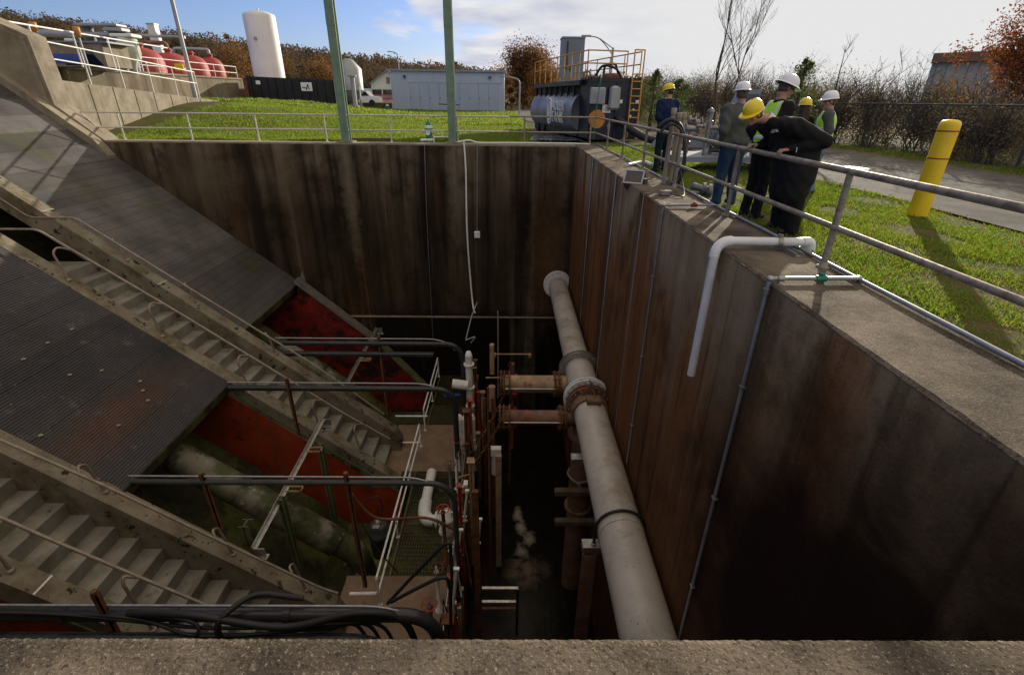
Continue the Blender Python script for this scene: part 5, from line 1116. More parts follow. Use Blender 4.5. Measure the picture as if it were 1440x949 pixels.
# pale blue metal building
t = thing('metal_building', 'long pale blue metal sided building across the lawn', 'building', (-8, 74, 0))
xa, xb = P(551, 130, y=74).x, P(709, 130, y=74).x; zt = 4.85
MB().bb(xa, xb, 74, 84, -.1, zt).build('wall', 'bluewhite', t)
mb = MB(); n = int((xb - xa) / .32)
for k in range(n): x = xa + .1 + k * .32; mb.bb(x, x + .05, 73.965, 73.999, .1, zt - .1)
mb.build('cladding_ribs', 'bluewhite', t)
MB().prism([(xa - .25, zt - .05), (xb + .25, zt - .12), (xb + .25, zt + .10), (xa - .25, zt + .16)], 73.7, 84.3).build('roof', 'roofgrey', t)
MB().bb(xa + 2.3, xb - .4, 73.93, 73.962, 3.42, 3.52).build('door_header', 'cladline', t)
x = xa + 2.4
while x < xb - 1.3:
    w = 1.33; d_ = MB().bb(x + .02, x + w - .03, 73.935, 73.962, .12, 3.38).build('door_panel', 'cladline', t)
    MB().bb(x + .1, x + .18, 73.90, 73.93, 1.55, 1.7).build('handle', 'darkglass', d_); x += w
for xx in (xa + 1.9, xb - 1.9): MB().bb(xx - .16, xx + .16, 73.7, 73.96, 4.0, 4.3).build('wall_lamp', 'darkglass', t)
MB().bb(xa + .02, xb - .02, 73.93, 73.998, -.1, .1).build('plinth', 'dark_conc', t)

# hydrants, valve key
def hydrant(q, s, label, white=True):
    t = thing('fire_hydrant', label, 'hydrant', q, 'fire hydrants')
    x, y, z = q
    MB().lathe([(.19 * s, 0), (.19 * s, .05 * s), (.13 * s, .06 * s), (.13 * s, .46 * s), (.17 * s, .47 * s), (.17 * s, .52 * s)], q, 20).build('barrel', 'teal', t)
    MB().lathe([(.165 * s, .52 * s), (.15 * s, .60 * s), (.05 * s, .76 * s), (.035 * s, .78 * s), (.035 * s, .84 * s), (0, .84 * s)], q, 20).build('bonnet', 'teal', t)
    MB().cyl((x - .26 * s, y, z + .38 * s), (x + .26 * s, y, z + .38 * s), .065 * s, 12).cyl((x, y - .24 * s, z + .33 * s), (x, y, z + .33 * s), .09 * s, 12).build('outlet', 'hydwhite' if white else 'teal', t)
    MB().lathe([(.175 * s, .50 * s), (.18 * s, .54 * s), (.14 * s, .62 * s)], q, 20).build('collar', 'hydwhite', t)
hydrant((P(603, 190, y=21.9).x, 21.9, -.02), 1.0, 'teal and white fire hydrant by the right green column')
hydrant(tuple(P(545, 154, y=66)[:2]) + (.1,), 1.15, 'small teal hydrant far away before pale blue building', False)
a = P(640, 190, y=21.7); b = P(625, 146, y=21.7); t = thing('valve_key', 'thin T handled valve key standing by hydrant', 'valve key', (P(632, 196, y=21.7).x, 21.7, 0))
xk = P(634, 180, y=21.7).x; MB().cyl((xk, 21.7, 0), (xk, 21.7, 1.37), .02, 8).build('shaft', 'greenpipe', t); MB().cyl((xk - .45, 21.7, 1.39), (xk + .40, 21.7, 1.36), .022, 8).build('handle', 'greenpipe', t)
tag(MB().chbox((P(520, 199, y=21.6).x, 21.5, .06), (2.0, .12, .12), .01).build('timber_plank', 'wood', None, (-5, 21.5, 0)), 'weathered timber plank lying behind far wall', 'plank')
tag(MB().chbox((P(600, 200, y=21.4).x, 21.45, .05), (.5, .3, .12), .03).build('white_sack', 'lettering', None, (-3.4, 21.4, 0)), 'crumpled white bag at the hydrant foot', 'bag')

# ================================================================== FRAC TANK
tk = thing('frac_tank', 'dark navy frac tank with silver barrel and yellow ladder', 'tank', (4.0, 23, 0))
A0 = V(3.30, 22.4, 0); ALX = V(-1.55, 6.9, 0).normalized(); ALY = V(ALX.y, -ALX.x, 0)   # long axis away-left, short axis to the right
def T(l, w, z): return A0 + ALX * l + ALY * w + V(0, 0, z)
trot = Matrix((ALX, ALY, V(0, 0, 1))).transposed()
if trot.determinant() < 0: trot = Matrix((ALX, ALY, V(0, 0, 1))).transposed()
def tbox(mb, l0, l1, w0, w1, z0, z1, ch=0):
    vs = [T(l, w, z) for z in (z0, z1) for w in (w0, w1) for l in (l0, l1)]
    mb.add(vs, [(0, 2, 3, 1), (4, 5, 7, 6), (0, 1, 5, 4), (2, 6, 7, 3), (0, 4, 6, 2), (1, 3, 7, 5)]); return mb
W = 2.15; LN = 8.2
tbox(MB(), 0, 1.25, 0, W, .12, 2.38).build('end_house', 'navypaint', tk)
mb = MB(); tbox(mb, 0, .08, -.03, .06, .1, 2.45); tbox(mb, 0, .08, W - .06, W + .03, .1, 2.45); tbox(mb, -.04, .04, W * .52, W * .56, .1, 2.4); tbox(mb, -.03, .04, .0, W, 2.28, 2.42); tbox(mb, -.03, .04, 0, W, .08, .2)
mb.build('end_frame', 'navypaint', tk)
# silver barrel: half round sided
prof = [(-.0, .45), (-.22, .62), (-.34, .95), (-.34, 1.25), (-.22, 1.5), (.0, 1.66), (W, 1.66), (W, .45)]
def barrel():
    mb = MB(); vs = []; fs = []; n = 26
    pts = [(.25 - .62 * math.sin(math.pi * k / n), .28 + 1.60 * (1 - math.cos(math.pi * k / n)) / 2) for k in range(n + 1)] + [(W - .1, 1.88), (W - .1, .28)]
    for l in (1.25, LN): vs += [T(l, w, z) for w, z in pts]
    m_ = len(pts)
    fs = [(k, (k + 1) % m_, m_ + (k + 1) % m_, m_ + k) for k in range(m_)] + [tuple(range(m_)), tuple(range(2 * m_ - 1, m_ - 1, -1))]
    mb.add(vs, fs, True); return mb
barrel().build('barrel', 'silver', tk)
mb = MB(); tbox(mb, .9, LN, -.18, W, 2.16, 2.34); tbox(mb, 0, 1.0, -.1, W, 2.34, 2.42); mb.build('walkway_deck', 'navypaint', tk)
for k in range(8): l = 1.7 + k * .88; tbox(MB(), l, l + .07, -.14, -.02, 1.62, 2.18).build('deck_strut', 'blackbox', tk)
tbox(MB(), 1.3, LN, .25, W - .1, 1.66, 2.16).build('upper_shell', 'blackbox', tk)
tbox(MB(), 1.25, LN + .1, -.05, W, .12, .38).build('skid_frame', 'blackbox', tk)
for l in (LN - .6, LN - 1.7): MB().tube([T(l, -.12, .45), T(l, .15, .45)], .42, 20).build('wheel', 'rubber', tk)
tbox(MB(), LN - .2, LN + .35, -.15, .5, .5, 1.1).build('rear_bumper', 'galv', tk)
# catwalk railing
def gr(label_name, pts, h, r=.026, step=1.0):
    for z in (h, h * .55): MB().tube([T(l, w, 2.38 + z) for l, w in pts], r, 8).build('guard_rail', 'ladder', tk)
    for (a, b) in zip(pts[:-1], pts[1:]):
        n = max(1, int(math.hypot(b[0] - a[0], b[1] - a[1]) / step))
        for k in range(n + 1):
            l, w = a[0] + (b[0] - a[0]) * k / n, a[1] + (b[1] - a[1]) * k / n
            MB().cyl(T(l, w, 2.36), T(l, w, 2.38 + h), .024, 8).build('guard_post', 'ladder', tk)
gr('', [(LN, -.15), (.15, -.15)], 1.0, step=.9)
gr('', [(.15, -.15), (.15, W * .72)], 1.0, step=1.6)
gr('', [(LN, W), (.15, W)], 1.0, step=1.6)
for k in range(2): tbox(MB(), 2.0 + k * 1.6, 3.0 + k * 1.6, -.2, -.14, 2.38, 2.50).build('toe_board', 'ladder', tk)
ld = MB(); lw0, lw1 = W * .80, W * 1.0
for w in (lw0, lw1): ld.tube([T(-.16, w, .15), T(-.12, w, 2.4), T(-.12, w, 3.42)], .028, 8)
for k in range(9): z = .4 + k * .27; ld.cyl(T(-.15, lw0, z), T(-.15, lw1, z), .022, 8)
ld.cyl(T(-.12, lw0, 3.42), T(-.12, lw1, 3.42), .026, 8); ld.build('ladder', 'ladder', tk)
MB().tube([T(-.02, .32, .88), T(-.12, .32, .88)], .36, 30).build('round_hatch_cover', 'orange', tk)
mb = MB(); mb.chbox(T(-.12, .26, 1.75), (.62, .18, .62), .03); mb.build('equipment_box', 'greytank', tk)
mb = MB()
for k in range(5): mb.bb(T(-.22, 0, 0).x, T(-.22, .5, 0).x, T(-.22, .2, 0).y - .05, T(-.22, .2, 0).y - .04, 1.55 + k * .09, 1.58 + k * .09)
mb.build('louvre', 'conduit', tk)
MB().chbox(T(-.14, 1.0, 1.68), (.46, .2, .90), .08).build('pump_cover', 'greytank', tk)
for (w, z, a, b) in ((1.35, 1.55, .12, .14), (2.08, 1.55, .14, .12), (1.95, 1.25, .08, .06), (1.82, 1.0, .12, .08), (.9, .62, .10, .10)): tbox(MB(), -.05, -.02, w - a / 2, w + a / 2, z - b / 2, z + b / 2).build('placard', 'lettering', tk)
dg_ = tbox(MB(), -.05, -.02, .55, .92, 1.12, 1.42).build('warning_sign', 'lettering', tk)
MB().box(T(-.06, .735, 1.35), (.34, .01, .10)).build('sign_band', 'redband', dg_)
text_mesh('sign_text', 'DANGER', .075, T(-.075, .735, 1.35), ALY, (0, 0, 1), 'lettering', dg_, .002)
text_mesh('sign_text', 'CONFINED\nSPACE', .06, T(-.075, .735, 1.22), ALY, (0, 0, 1), 'blackbox', dg_, .002)
# logo on the barrel: tall oval with a stroke plus two lettered lines
bz = 1.08; dw = -.375
lo = V(0, 0, 0)
mb = MB(); cc = T(4.35, dw - .02, bz)
for (ra, rb) in ((.34, .56), (.20, .40)):
    mb.tube([cc + (-ALX) * (ra * math.cos(a)) + V(0, 0, rb * math.sin(a)) for a in [2 * math.pi * k / 24 for k in range(25)]], .045, 6, False)
mb.tube([cc + ALX * .1 + V(0, 0, -.3), cc - ALX * .08 + V(0, 0, .3)], .045, 6); mb.build('oval_emblem', 'lettering', tk)
text_mesh('lettering', 'ADLER', .60, T(3.10, dw - .03, bz + .25), -ALX, (0, 0, 1), 'lettering', tk, .01)
text_mesh('lettering', 'TANK', .66, T(3.10, dw - .03, bz - .24), -ALX, (0, 0, 1), 'lettering', tk, .01)
MB().tube(catmull([T(-.3, .15, .1), T(-.25, .2, 1.2), T(-.2, .3, 2.2), T(0, .4, 2.5)], 6), .02, 6).build('green_hose', 'teal', tk)
MB().tube(catmull([T(0, 1.3, 2.4), T(.0, 1.0, 2.75), T(.4, .6, 2.85), T(.6, .4, 2.5)], 6), .05, 8).tube(catmull([T(1.2, 1.0, 2.4), T(1.1, 1.0, 2.9), T(1.2, 1.5, 2.95), T(1.2, 1.7, 2.4)], 6), .05, 8).build('top_hose', 'rubber', tk)
MB().lathe([(.45, 0), (.45, .1), (.3, .18), (0, .2)], T(.7, 1.2, 2.42), 20).build('top_hatch', 'rust', tk)
# big hose from tank
tag(MB().tube(catmull([T(-.1, 1.25, .9), T(-.6, 1.5, .6), T(-1.4, 2.0, .22), T(-2.2, 2.6, .12), T(-3.0, 3.6, .12)], 8), .15, 14).build('suction_hose', 'rubber', None, T(-1, 1.5, 0)), 'fat black suction hose leaving the tank end', 'hose')
# pale tall box behind the tank
q = P(789, 100, y=33.5); q1 = P(820, 100, y=33.5); zt = P(805, 54, y=33.5).z
t = thing('tall_grey_cabinet', 'tall blue grey box tower rising behind the tank', 'tower', ((q.x + q1.x) / 2, 34, 0))
MB().bb(q.x, q1.x, 33.5, 34.8, 0, zt).build('cabinet_body', 'greycab', t); MB().bb(q.x - .03, q1.x + .03, 33.46, 34.84, zt, zt + .08).build('cap', 'roofgrey', t)
MB().bb(q.x + .28, q.x + .36, 33.44, 33.498, zt - 1.6, zt - .15).bb(q.x + .5, q.x + .62, 33.40, 33.498, zt - 1.65, zt - 1.5).build('door_bar', 'dark_conc', t)
# wet plastic sheet with timber by the tank wheels
vs = []; n = 30; m_ = 14
for j in range(m_):
    for i in range(n): vs.append((1.1 + 2.2 * i / (n - 1) + .5 * (j / m_ - .5), 21.9 + 6.5 * j / (m_ - 1), .03 + .07 * random.random()))
fs = [(j * n + i, j * n + i + 1, (j + 1) * n + i + 1, (j + 1) * n + i) for j in range(m_ - 1) for i in range(n - 1)]
tag(MB().add(vs, fs, True).build('plastic_sheet', mat('black_liner_plastic', (.10, .105, .11), (.03, .03, .032), 1.2, rough=.22, spec=.6), None, (2, 24, 0)), 'wrinkled shiny ground liner beside the tank', 'sheet')
# gravel-grey flat ramp by ladder
tag(MB().prism([(5.3, .04), (7.4, .04), (6.9, .42), (5.6, .42)], 19.4, 19.9).build('ground_tray', 'greycab', None, (6, 19.5, 0)), 'flat grey spill tray right of the tank ladder', 'tray')

# ================================================================== RIGHT SIDE: bollard, shed building, fence, standpipes, pump trailer
bo = thing('yellow_bollard', 'bright yellow bollard with two red bands on the grass', 'bollard', (6.48, 7.85, 0))
MB().lathe([(.135, 0), (.135, 1.30), (.13, 1.345), (.11, 1.375), (.07, 1.39), (0, 1.395)], (6.49, 7.85, 0), 36).build('sleeve', 'yellow', bo)
for z in (.86, 1.24): MB().ring((6.49, 7.85, z), (0, 0, 1), .130, .1375, .02, 36).build('red_band', 'redband', bo)

t = thing('brown_roofed_shed', 'grey metal shed with brown fascia beyond the scrub', 'building', (32, 38, 0))
a = P(1311, 90, y=34); xx0 = a.x; zt = P(1312, 76, y=34).z
def shed_block(x0, z0l, z0r, z1l, z1r, y0, g):
    fx = [(x0, y0), (x0 + 26, y0 - 2.0), (x0 + 40, y0 + 14), (x0 + 17 + g, y0 + 20)]
    zb_ = [z0l, z0r, z0r, z0l]; zt_ = [z1l, z1r, z1r, z1l]
    return MB().add([(x, y, z) for (x, y), z in zip(fx, zb_)] + [(x, y, z) for (x, y), z in zip(fx, zt_)], [(0, 3, 2, 1), (4, 5, 6, 7), (0, 1, 5, 4), (1, 2, 6, 5), (2, 3, 7, 6), (3, 0, 4, 7)])
shed_block(xx0, -.1, -.1, zt - .1, zt + 1.0, 34, 0).build('wall', 'shed', t)
shed_block(xx0 - .4, zt - .5, zt + .6, zt + .0, zt + 1.15, 33.6, 0).build('roof', 'brownfascia', t)
mb = MB()
for k in range(40): x = xx0 + .3 + .62 * k; mb.bb(x, x + .06, 33.96 - (x - xx0) * 2 / 26, 34 - (x - xx0) * 2 / 26, 0, zt - .5)
mb.build('cladding_ribs', 'shed', t)
MB().bb(xx0 + 7, xx0 + 8, 34, 35, zt + .35, zt + 1.1).build('roof_vent', 'tankwhite', t)

# chain link fence on the far side of the road
fpts = [(13.9, -6), (13.9, 6), (13.8, 14), (13.6, 20), (13.8, 26), (13.4, 33), (12.2, 42), (10.8, 52), (9.6, 62)]
ft = thing('chain_link_fence', 'dark chain link fence along the far road edge', 'fence', (14.3, 10, 0))
mb = MB(); H_ = 1.58
for a, b in zip(fpts[:-1], fpts[1:]):
    a, b = V(a[0], a[1], 0), V(b[0], b[1], 0); L_ = (b - a).length; d = (b - a) / L_
    if a.y < 34:
        n = int(L_ / .16)
        for k in range(n):
            p = a + d * (k * .16)
            for s_ in (1, -1):
                q = p + d * (s_ * .78)
                mb.add([p + V(0, 0, .05 if s_ > 0 else .05), p + V(0, 0, .062) + d * .012, q + V(0, 0, H_) + d * .012, q + V(0, 0, H_ - .012)], [(0, 1, 2, 3)])
mb.build('wire_mesh', 'fencewire', ft)
MB().tube([V(a[0], a[1], H_) for a in fpts], .024, 8).build('top_rail', 'fencewire', ft)
for a, b in zip(fpts[:-1], fpts[1:]):
    n = max(1, int(math.hypot(b[0] - a[0], b[1] - a[1]) / 3))
    for k in range(n): MB().cyl((a[0] + (b[0] - a[0]) * k / n, a[1] + (b[1] - a[1]) * k / n, 0), (a[0] + (b[0] - a[0]) * k / n, a[1] + (b[1] - a[1]) * k / n, H_ + .05), .032, 8).build('fence_post', 'fencewire', ft)

# standpipes with hose between the first two men
spx = P(950, 215, x=3.75)
t = thing('hose_standpipes', 'pair of pale wrapped standpipes with black hose behind railing', 'standpipe', (3.72, 10.9, 0))
for (px, dx) in ((941, 0), (951, .13), (958, .24)):
    q = P(px, 200, y=10.9)
    MB().tube([(q.x, 10.9 + dx * .5, -.02), (q.x + .01, 10.9 + dx * .5, 1.30 + .08 * (dx == 0))], .046, 14).lathe([(.056, 0), (.056, .10), (.04, .11), (0, .11)], (q.x + .01, 10.9 + dx * .5, 1.28 + .08 * (dx == 0)), 14).build('standpipe', 'conc_light', t)
q = P(945, 190, y=10.7)
MB().tube(catmull([(q.x - .30, 10.7, 1.12), (q.x - .1, 10.65, 1.26), (q.x + .12, 10.62, 1.15), (q.x + .26, 10.6, .8), (q.x + .30, 10.6, .3), (q.x + .22, 10.6, .0)], 8), .038, 12).tube(catmull([(q.x - .26, 10.62, 1.05), (q.x - .05, 10.6, 1.18), (q.x + .15, 10.55, 1.02), (q.x + .25, 10.5, .5), (q.x + .1, 10.5, .02)], 8), .026, 10).build('draped_hose', 'rubber', t)
# pump trailer with metal parts behind
t = thing('pump_trailer', 'grey pump and fittings on flat trailer behind the men', 'pump', (5.6, 13.6, 0))
MB().bb(4.2, 7.0, 13.0, 14.6, .22, .34).bb(4.2, 4.3, 13.0, 14.6, 0, .22).bb(6.9, 7.0, 13.0, 14.6, 0, .22).build('trailer_deck', 'greycab', t)
r2 = random.Random(5)
for k in range(38):
    x, y, z = 4.4 + 2.3 * r2.random(), 13.1 + 1.2 * r2.random(), .42 + .75 * r2.random() ** 1.3; s_ = .04 + .07 * r2.random()
    mb = MB()
    ch_ = r2.random()
    if ch_ < .4: mb.tube([(x - s_ * 1.8, y, z), (x + s_ * 1.8, y, z)], s_ * .7, 12).ring((x - s_ * 1.5, y, z), (1, 0, 0), s_ * .5, s_ * 1.2, .03, 14).ring((x + s_ * 1.5, y, z), (1, 0, 0), s_ * .5, s_ * 1.2, .03, 14)
    elif ch_ < .75: mb.tube(bent([(x, y, .3), (x, y, z), (x + .25, y + .05, z)], .1), s_ * .5, 10).ring((x, y, z * .7), (0, 0, 1), s_ * .4, s_, .03, 12)
    else: mb.chbox((x, y, z), (s_ * 2.4, s_ * 2, s_ * 2), .02)
    mb.build('fitting', M['redmark'] if (k == 9) else M['machine'], t)
MB().ell((5.5, 13.7, .75), (.30, .26, .27), 20, 12).cyl((5.5, 13.4, .75), (5.5, 13.15, .75), .15, 16).build('pump_casing', 'machine', t)
MB().tube([(5.0, 13.4, .3), (5.0, 13.4, 1.35)], .05, 10).lathe([(.09, 0), (.09, .05), (0, .12)], (5.0, 13.4, 1.35), 10).build('gauge_pipe', 'machine', t)
# things on the ground between men: pipe elbows, white hose on lawn
tag(MB().tube(catmull([P(883, 232, z=.05), P(905, 228, z=.05), P(920, 232, z=.05), P(932, 224, z=.05)], 6), .05, 10).build('white_lay_flat_hose', 'pvc', None, P(900, 230, z=0)), 'white hose lying on grass by the navy jacket man', 'hose')
tag(MB().tube([P(975, 262, z=.08), P(998, 268, z=.08)], .07, 14).ring(P(990, 266, z=.08), (1, -.2, 0), .05, .12, .06, 16).ring(P(998, 268, z=.08), (1, -.2, 0), .05, .12, .06, 16).build('pipe_coupling', 'machine', None, P(985, 265, z=0)), 'grey pipe coupling lying behind the railing post', 'coupling')
tag(MB().chbox(P(893, 254, z=.0) + V(2.6, 3.0, .5), (.9, .9, .35), .03).build('grey_equipment_case', 'greycab', None, P(893, 254, z=0)), 'flat grey case on the road beside pump', 'case') if False else None
q = P(1052, 125, y=16); t = thing('grey_control_cabinet', 'grey slanted cabinet partly hidden between white helmets', 'cabinet', (q.x, 16, 0))
MB().prism([(q.x - .35, 0), (q.x + .45, 0), (q.x + .40, 1.92), (q.x - .05, 1.92), (q.x - .3, 1.3)], 16, 16.6).build('housing', 'greycab', t); MB().bb(q.x, q.x + .36, 15.97, 15.995, .9, 1.8).build('door', 'plasticgrey', t)

# ================================================================== VEGETATION
def leaf_quads(cent, size, rg, flat=0.0, tri=False):
    """cent (N,3); returns verts, faces for randomly turned leaf quads"""
    n = len(cent); a = rg.normal(size=(n, 3)); a /= np.linalg.norm(a, axis=1)[:, None]
    b = rg.normal(size=(n, 3)); b -= a * (a * b).sum(1)[:, None]; b /= np.linalg.norm(b, axis=1)[:, None]
    s_ = (size * (.6 + .8 * rg.random(n)))[:, None]
    v = np.stack([cent - a * s_, cent - b * s_ * .5, cent + a * s_, cent + b * s_ * .5], 1).reshape(-1, 3)
    return v, np.arange(n * 4).reshape(n, 4)
def grow(base, height, rg, spread=.5, levels=3, n0=4, r0=.12, lean=(0, 0), trunk_frac=.35, kids=4, wob=.12, up=.35, seg=5):
    """recursive limbs; returns MB and the list of twig points"""
    mb = MB(); tips = []
    def limb(p, d, L_, r_, lv):
        n = 5; pts = [p]; q = Vector(p); dd = Vector(d)
        for i in range(n):
            dd = (dd + Vector(rg.normal(0, wob, 3)) + V(0, 0, up * .12)).normalized(); q = q + dd * (L_ / n); pts.append(q.copy())
        mb.tube(pts, [r_ * (1 - .75 * i / n) + .002 for i in range(n + 1)], seg if lv == 0 else (4 if lv == 1 else 3), False, True)
        if lv >= levels - 1: tips.extend([(pts[k], L_) for k in range(1, n + 1)])
        if lv < levels:
            for k in range(kids + (2 if lv == 0 else 0)):
                i = rg.integers(2 if lv == 0 else 1, n + 1); f = i / n
                if lv == 0 and f < trunk_frac: i = n - 1
                s_ = Vector(rg.normal(0, 1, 3)); s_.z = abs(s_.z) * up * 1.6
                limb(pts[i], (dd * (1 - spread) + s_.normalized() * spread * 1.3).normalized(), L_ * (.42 + .25 * rg.random()), r_ * .46, lv + 1)
    for k in range(n0):
        d0 = Vector((lean[0] + (rg.normal(0, .22) if n0 > 1 else 0), lean[1] + (rg.normal(0, .22) if n0 > 1 else 0), 1)).normalized()
        limb(Vector(base) + Vector((rg.normal(0, .12), rg.normal(0, .12), -.05)) * (n0 > 1), d0, height * (.62 if n0 > 1 else .66) * (.8 + .3 * rg.random()), r0, 0)
    return mb, tips
def tree(name, label, base, height, leafmat, rg, n_leaf=1500, leaf=.05, group=None, cat='tree', bark='bark', n0=1, levels=3, kids=4, spread=.5, r0=.12, clump=.25, drop=.0, up=.35, fill=None, wob=.12, trunk_frac=.35):
    t = thing(name, label, cat, base, group)
    mb, tips = grow(base, height, rg, spread, levels, n0, r0, kids=kids, up=up, wob=wob, trunk_frac=trunk_frac)
    mb.build('trunk' if n0 == 1 else 'stems', bark, t)
    if n_leaf:
        tp = np.array([tuple(a[0]) for a in tips]); keep = rg.random(len(tp)) > drop; tp = tp[keep] if keep.any() else tp
        c = tp[rg.integers(0, len(tp), n_leaf)] + rg.normal(0, clump, (n_leaf, 3))
        if fill is not None:     # extra low mass (cx, cy radius, z0, z1)
            k = int(n_leaf * fill[0]); rr_ = fill[1] * np.sqrt(rg.random(k)); an = rg.random(k) * 2 * np.pi
            lump = rg.normal(0, 1, (18, 3)) * (fill[1] * .6, fill[1] * .6, fill[2] * .28) + (base[0], base[1], fill[2] * .42)
            cc = lump[rg.integers(0, 18, k)] + rg.normal(0, .22, (k, 3)); cc[:, 2] = np.abs(cc[:, 2])
            c = np.vstack([c, cc])
        c[:, 2] = np.maximum(c[:, 2], base[2] + .05)
        v, f = leaf_quads(c, leaf, rg); npmesh('crown' if n0 == 1 else 'foliage', v, f, leafmat, t)
    return t
rgv = np.random.default_rng(5)
# scrub beyond the fence
kinds = [('leaf_drab', 'dry brown scrub bush'), ('leaf_olive', 'olive green scrub bush'), ('leaf_brown', 'russet leaved scrub bush'), ('leaf_drab', 'bare twiggy scrub bush'), ('leaf_green', 'dark green evergreen bush')]
ypos = []
y = 9.0
while y < 62:
    ypos.append(y); y += 1.55 + (.07 * (y - 9)) * .6
seen = {}
for i, y in enumerate(ypos):
    for row in range(2):
        xf = float(np.interp(y, [p[1] for p in fpts], [p[0] for p in fpts]))
        x = xf + .9 + 2.0 * row + rgv.normal(0, .35); k = [0, 3, 1, 0, 2, 3, 1, 0, 4][(i * 2 + row + (i // 3)) % 9]
        if i < 2: k = 4 if row else 1
        mname, lab = kinds[k]; h = (2.25 + .35 * row) * (.85 + .35 * rgv.random()) * (1 + .012 * (y - 10)) * (.74 if x / y > .80 else (.88 if x / y > .70 else 1.0))
        words = ['behind the chain link fence', 'in the back row beyond the fence'][row]
        size = 'tall ' if h > 2.7 else 'low '
        l_ = size + lab + ', ' + ORD[i] + ' from the near end' + [' along the fence', ' of the back row'][row]
        tree('scrub_bush', l_, (x, y, 0), h, mname, rgv, n_leaf=(500 if k == 3 else 1500), leaf=.026 + .0006 * y, group='scrub bushes beyond the fence', cat='bush', bark='barkdark', n0=9, levels=2, kids=8, spread=.55, r0=.020, clump=.16, fill=(.9 if k != 3 else .5, 1.1, 1.45), wob=.18)
tree('orange_tree', 'orange and red leaved tree in front of the grey shed', (20.3, 21.6, 0), 4.9, 'leaf_red', rgv, 8500, .055, n0=3, levels=3, kids=4, r0=.05, clump=.22, spread=.5, fill=(.5, 1.3, 3.2))
tree('orange_tree', 'second orange leaved tree at the right picture edge', (21.8, 20.6, 0), 4.5, 'leaf_orange', rgv, 6200, .055, n0=2, levels=3, kids=4, r0=.07, clump=.28, spread=.6, fill=(.5, 1.6, 3.0))
tree('yellow_shrub', 'yellowish low tree before the shed corner', (20.2, 25.6, 0), 2.7, 'leaf_orange', rgv, 2600, .05, n0=3, levels=2, kids=5, r0=.04, clump=.25, spread=.6, cat='tree')
tree('evergreen_bush', 'dark evergreen bush at lower right by road edge', (14.8, 12.3, 0), 1.9, 'leaf_green', rgv, 4200, .045, cat='bush', n0=5, levels=2, kids=5, r0=.03, clump=.2, fill=(.8, 1.0, 1.5))
def bare(label, base, h, r0, seed, levels=4, kids=3, lean=(0, 0), spread=.42, group='bare trees beyond the fence'):
    rg = np.random.default_rng(seed); t = thing('bare_tree', label, 'tree', base, group)
    mb, tips = grow(base, h, rg, spread, levels, 1, r0, lean, .25, kids, .07, .5, 6); mb.build('trunk', 'bark', t); return t
bare('tall bare tree, left of the two rising over workers', (10.9, 28.5, 0), 9.0, .065, 3, levels=5, kids=3, lean=(-.02, 0))
bare('tall bare tree, right of the two rising over workers', (11.9, 29.5, 0), 8.0, .060, 8, levels=5, kids=3, lean=(.10, 0))
bare('small bare sapling leaning beside the white helmet man', (10.6, 18.2, 0), 3.6, .05, 12, levels=3, lean=(.12, 0), spread=.5)
for k, (x, y, h, sd) in enumerate(((8.6, 33, 3.6, 21), (12.9, 27, 3.3, 22), (13.9, 31, 4.4, 23), (9.6, 24.5, 3.2, 24), (14.8, 22, 3.2, 25), (15.0, 17.5, 3.0, 26))):
    bare(['short bare tree right of the ladder', 'short bare tree behind the tall white helmet', 'slender bare tree left of the evergreen', 'small bare tree left of the grey jacket man', 'thin bare tree right of the evergreen', 'thin bare tree over scrub before the shed'][k], (x, y, 0), h, .045, sd, levels=3, kids=4, spread=.5)
def conifer(label, base, h, r_, seed, group='evergreens beyond the fence'):
    rg = np.random.default_rng(seed); t = thing('evergreen_tree', label, 'tree', base, group); b = Vector(base)
    MB().tube([b, b + V(0, 0, h * .95)], [r_ * .09, .012], 7).build('trunk', 'barkdark', t)
    cs = []
    for k in range(70):
        f = k / 70; z = h * (.10 + .86 * f); L_ = r_ * (1 - f) ** .8 * (.45 + .8 * rg.random()) + .06; an = rg.random() * 6.28
        for j in range(34):
            q = rg.random() ** .7; cs.append((b.x + math.cos(an) * L_ * q * 1.15 + rg.normal(0, .05), b.y + math.sin(an) * L_ * q * 1.15 + rg.normal(0, .05), b.z + z + L_ * q * .55 + rg.normal(0, .06)))
    v, f_ = leaf_quads(np.array(cs), .055, rg); npmesh('crown', v, f_, 'leaf_green', t)
conifer('ragged dark evergreen above the woman in yellow helmet', (11.75, 22.2, 0), 3.2, 1.35, 4)
conifer('dark evergreen just right of the tank ladder', (8.0, 30.5, 0), 3.2, 1.2, 6)
conifer('low evergreen beside the yellow helmet of navy man', (8.9, 29.0, 0), 2.7, 1.3, 9)
# background trees
rgb = np.random.default_rng(9)
for (px, y, h, mm, lab, nl) in ((736, 92, 8.6, 'leaf_brown', 'rusty brown tree right of the pale blue building', 15000), (712, 100, 7.0, 'leaf_orange', 'lower orange tree behind the pale street lamp', 3500), (755, 88, 6.6, 'leaf_orange', 'yellow brown tree left of the tank railing', 4500), (770, 100, 7.2, 'leaf_brown', 'brown tree hidden behind the tank', 2500),
                          (338, 95, 8.5, 'leaf_orange', 'bright orange tree between red tanks and white tank', 5200), (402, 120, 9.5, 'leaf_brown', 'russet tree right of the white tank', 3600), (455, 120, 9.0, 'leaf_orange', 'orange tree left of the left green column', 4200), (318, 110, 8, 'leaf_green', 'dark green tree above the rightmost red tank', 3200)):
    q = P(px, 140, y=y); z = gz(q.x, y)
    tree('autumn_tree', lab, (q.x, y, z), h, mm, rgb, nl, .15, 'autumn trees far behind', n0=1, levels=3, kids=5, r0=.22, clump=.85, spread=.70, fill=(.5, 2.4, h * .95))
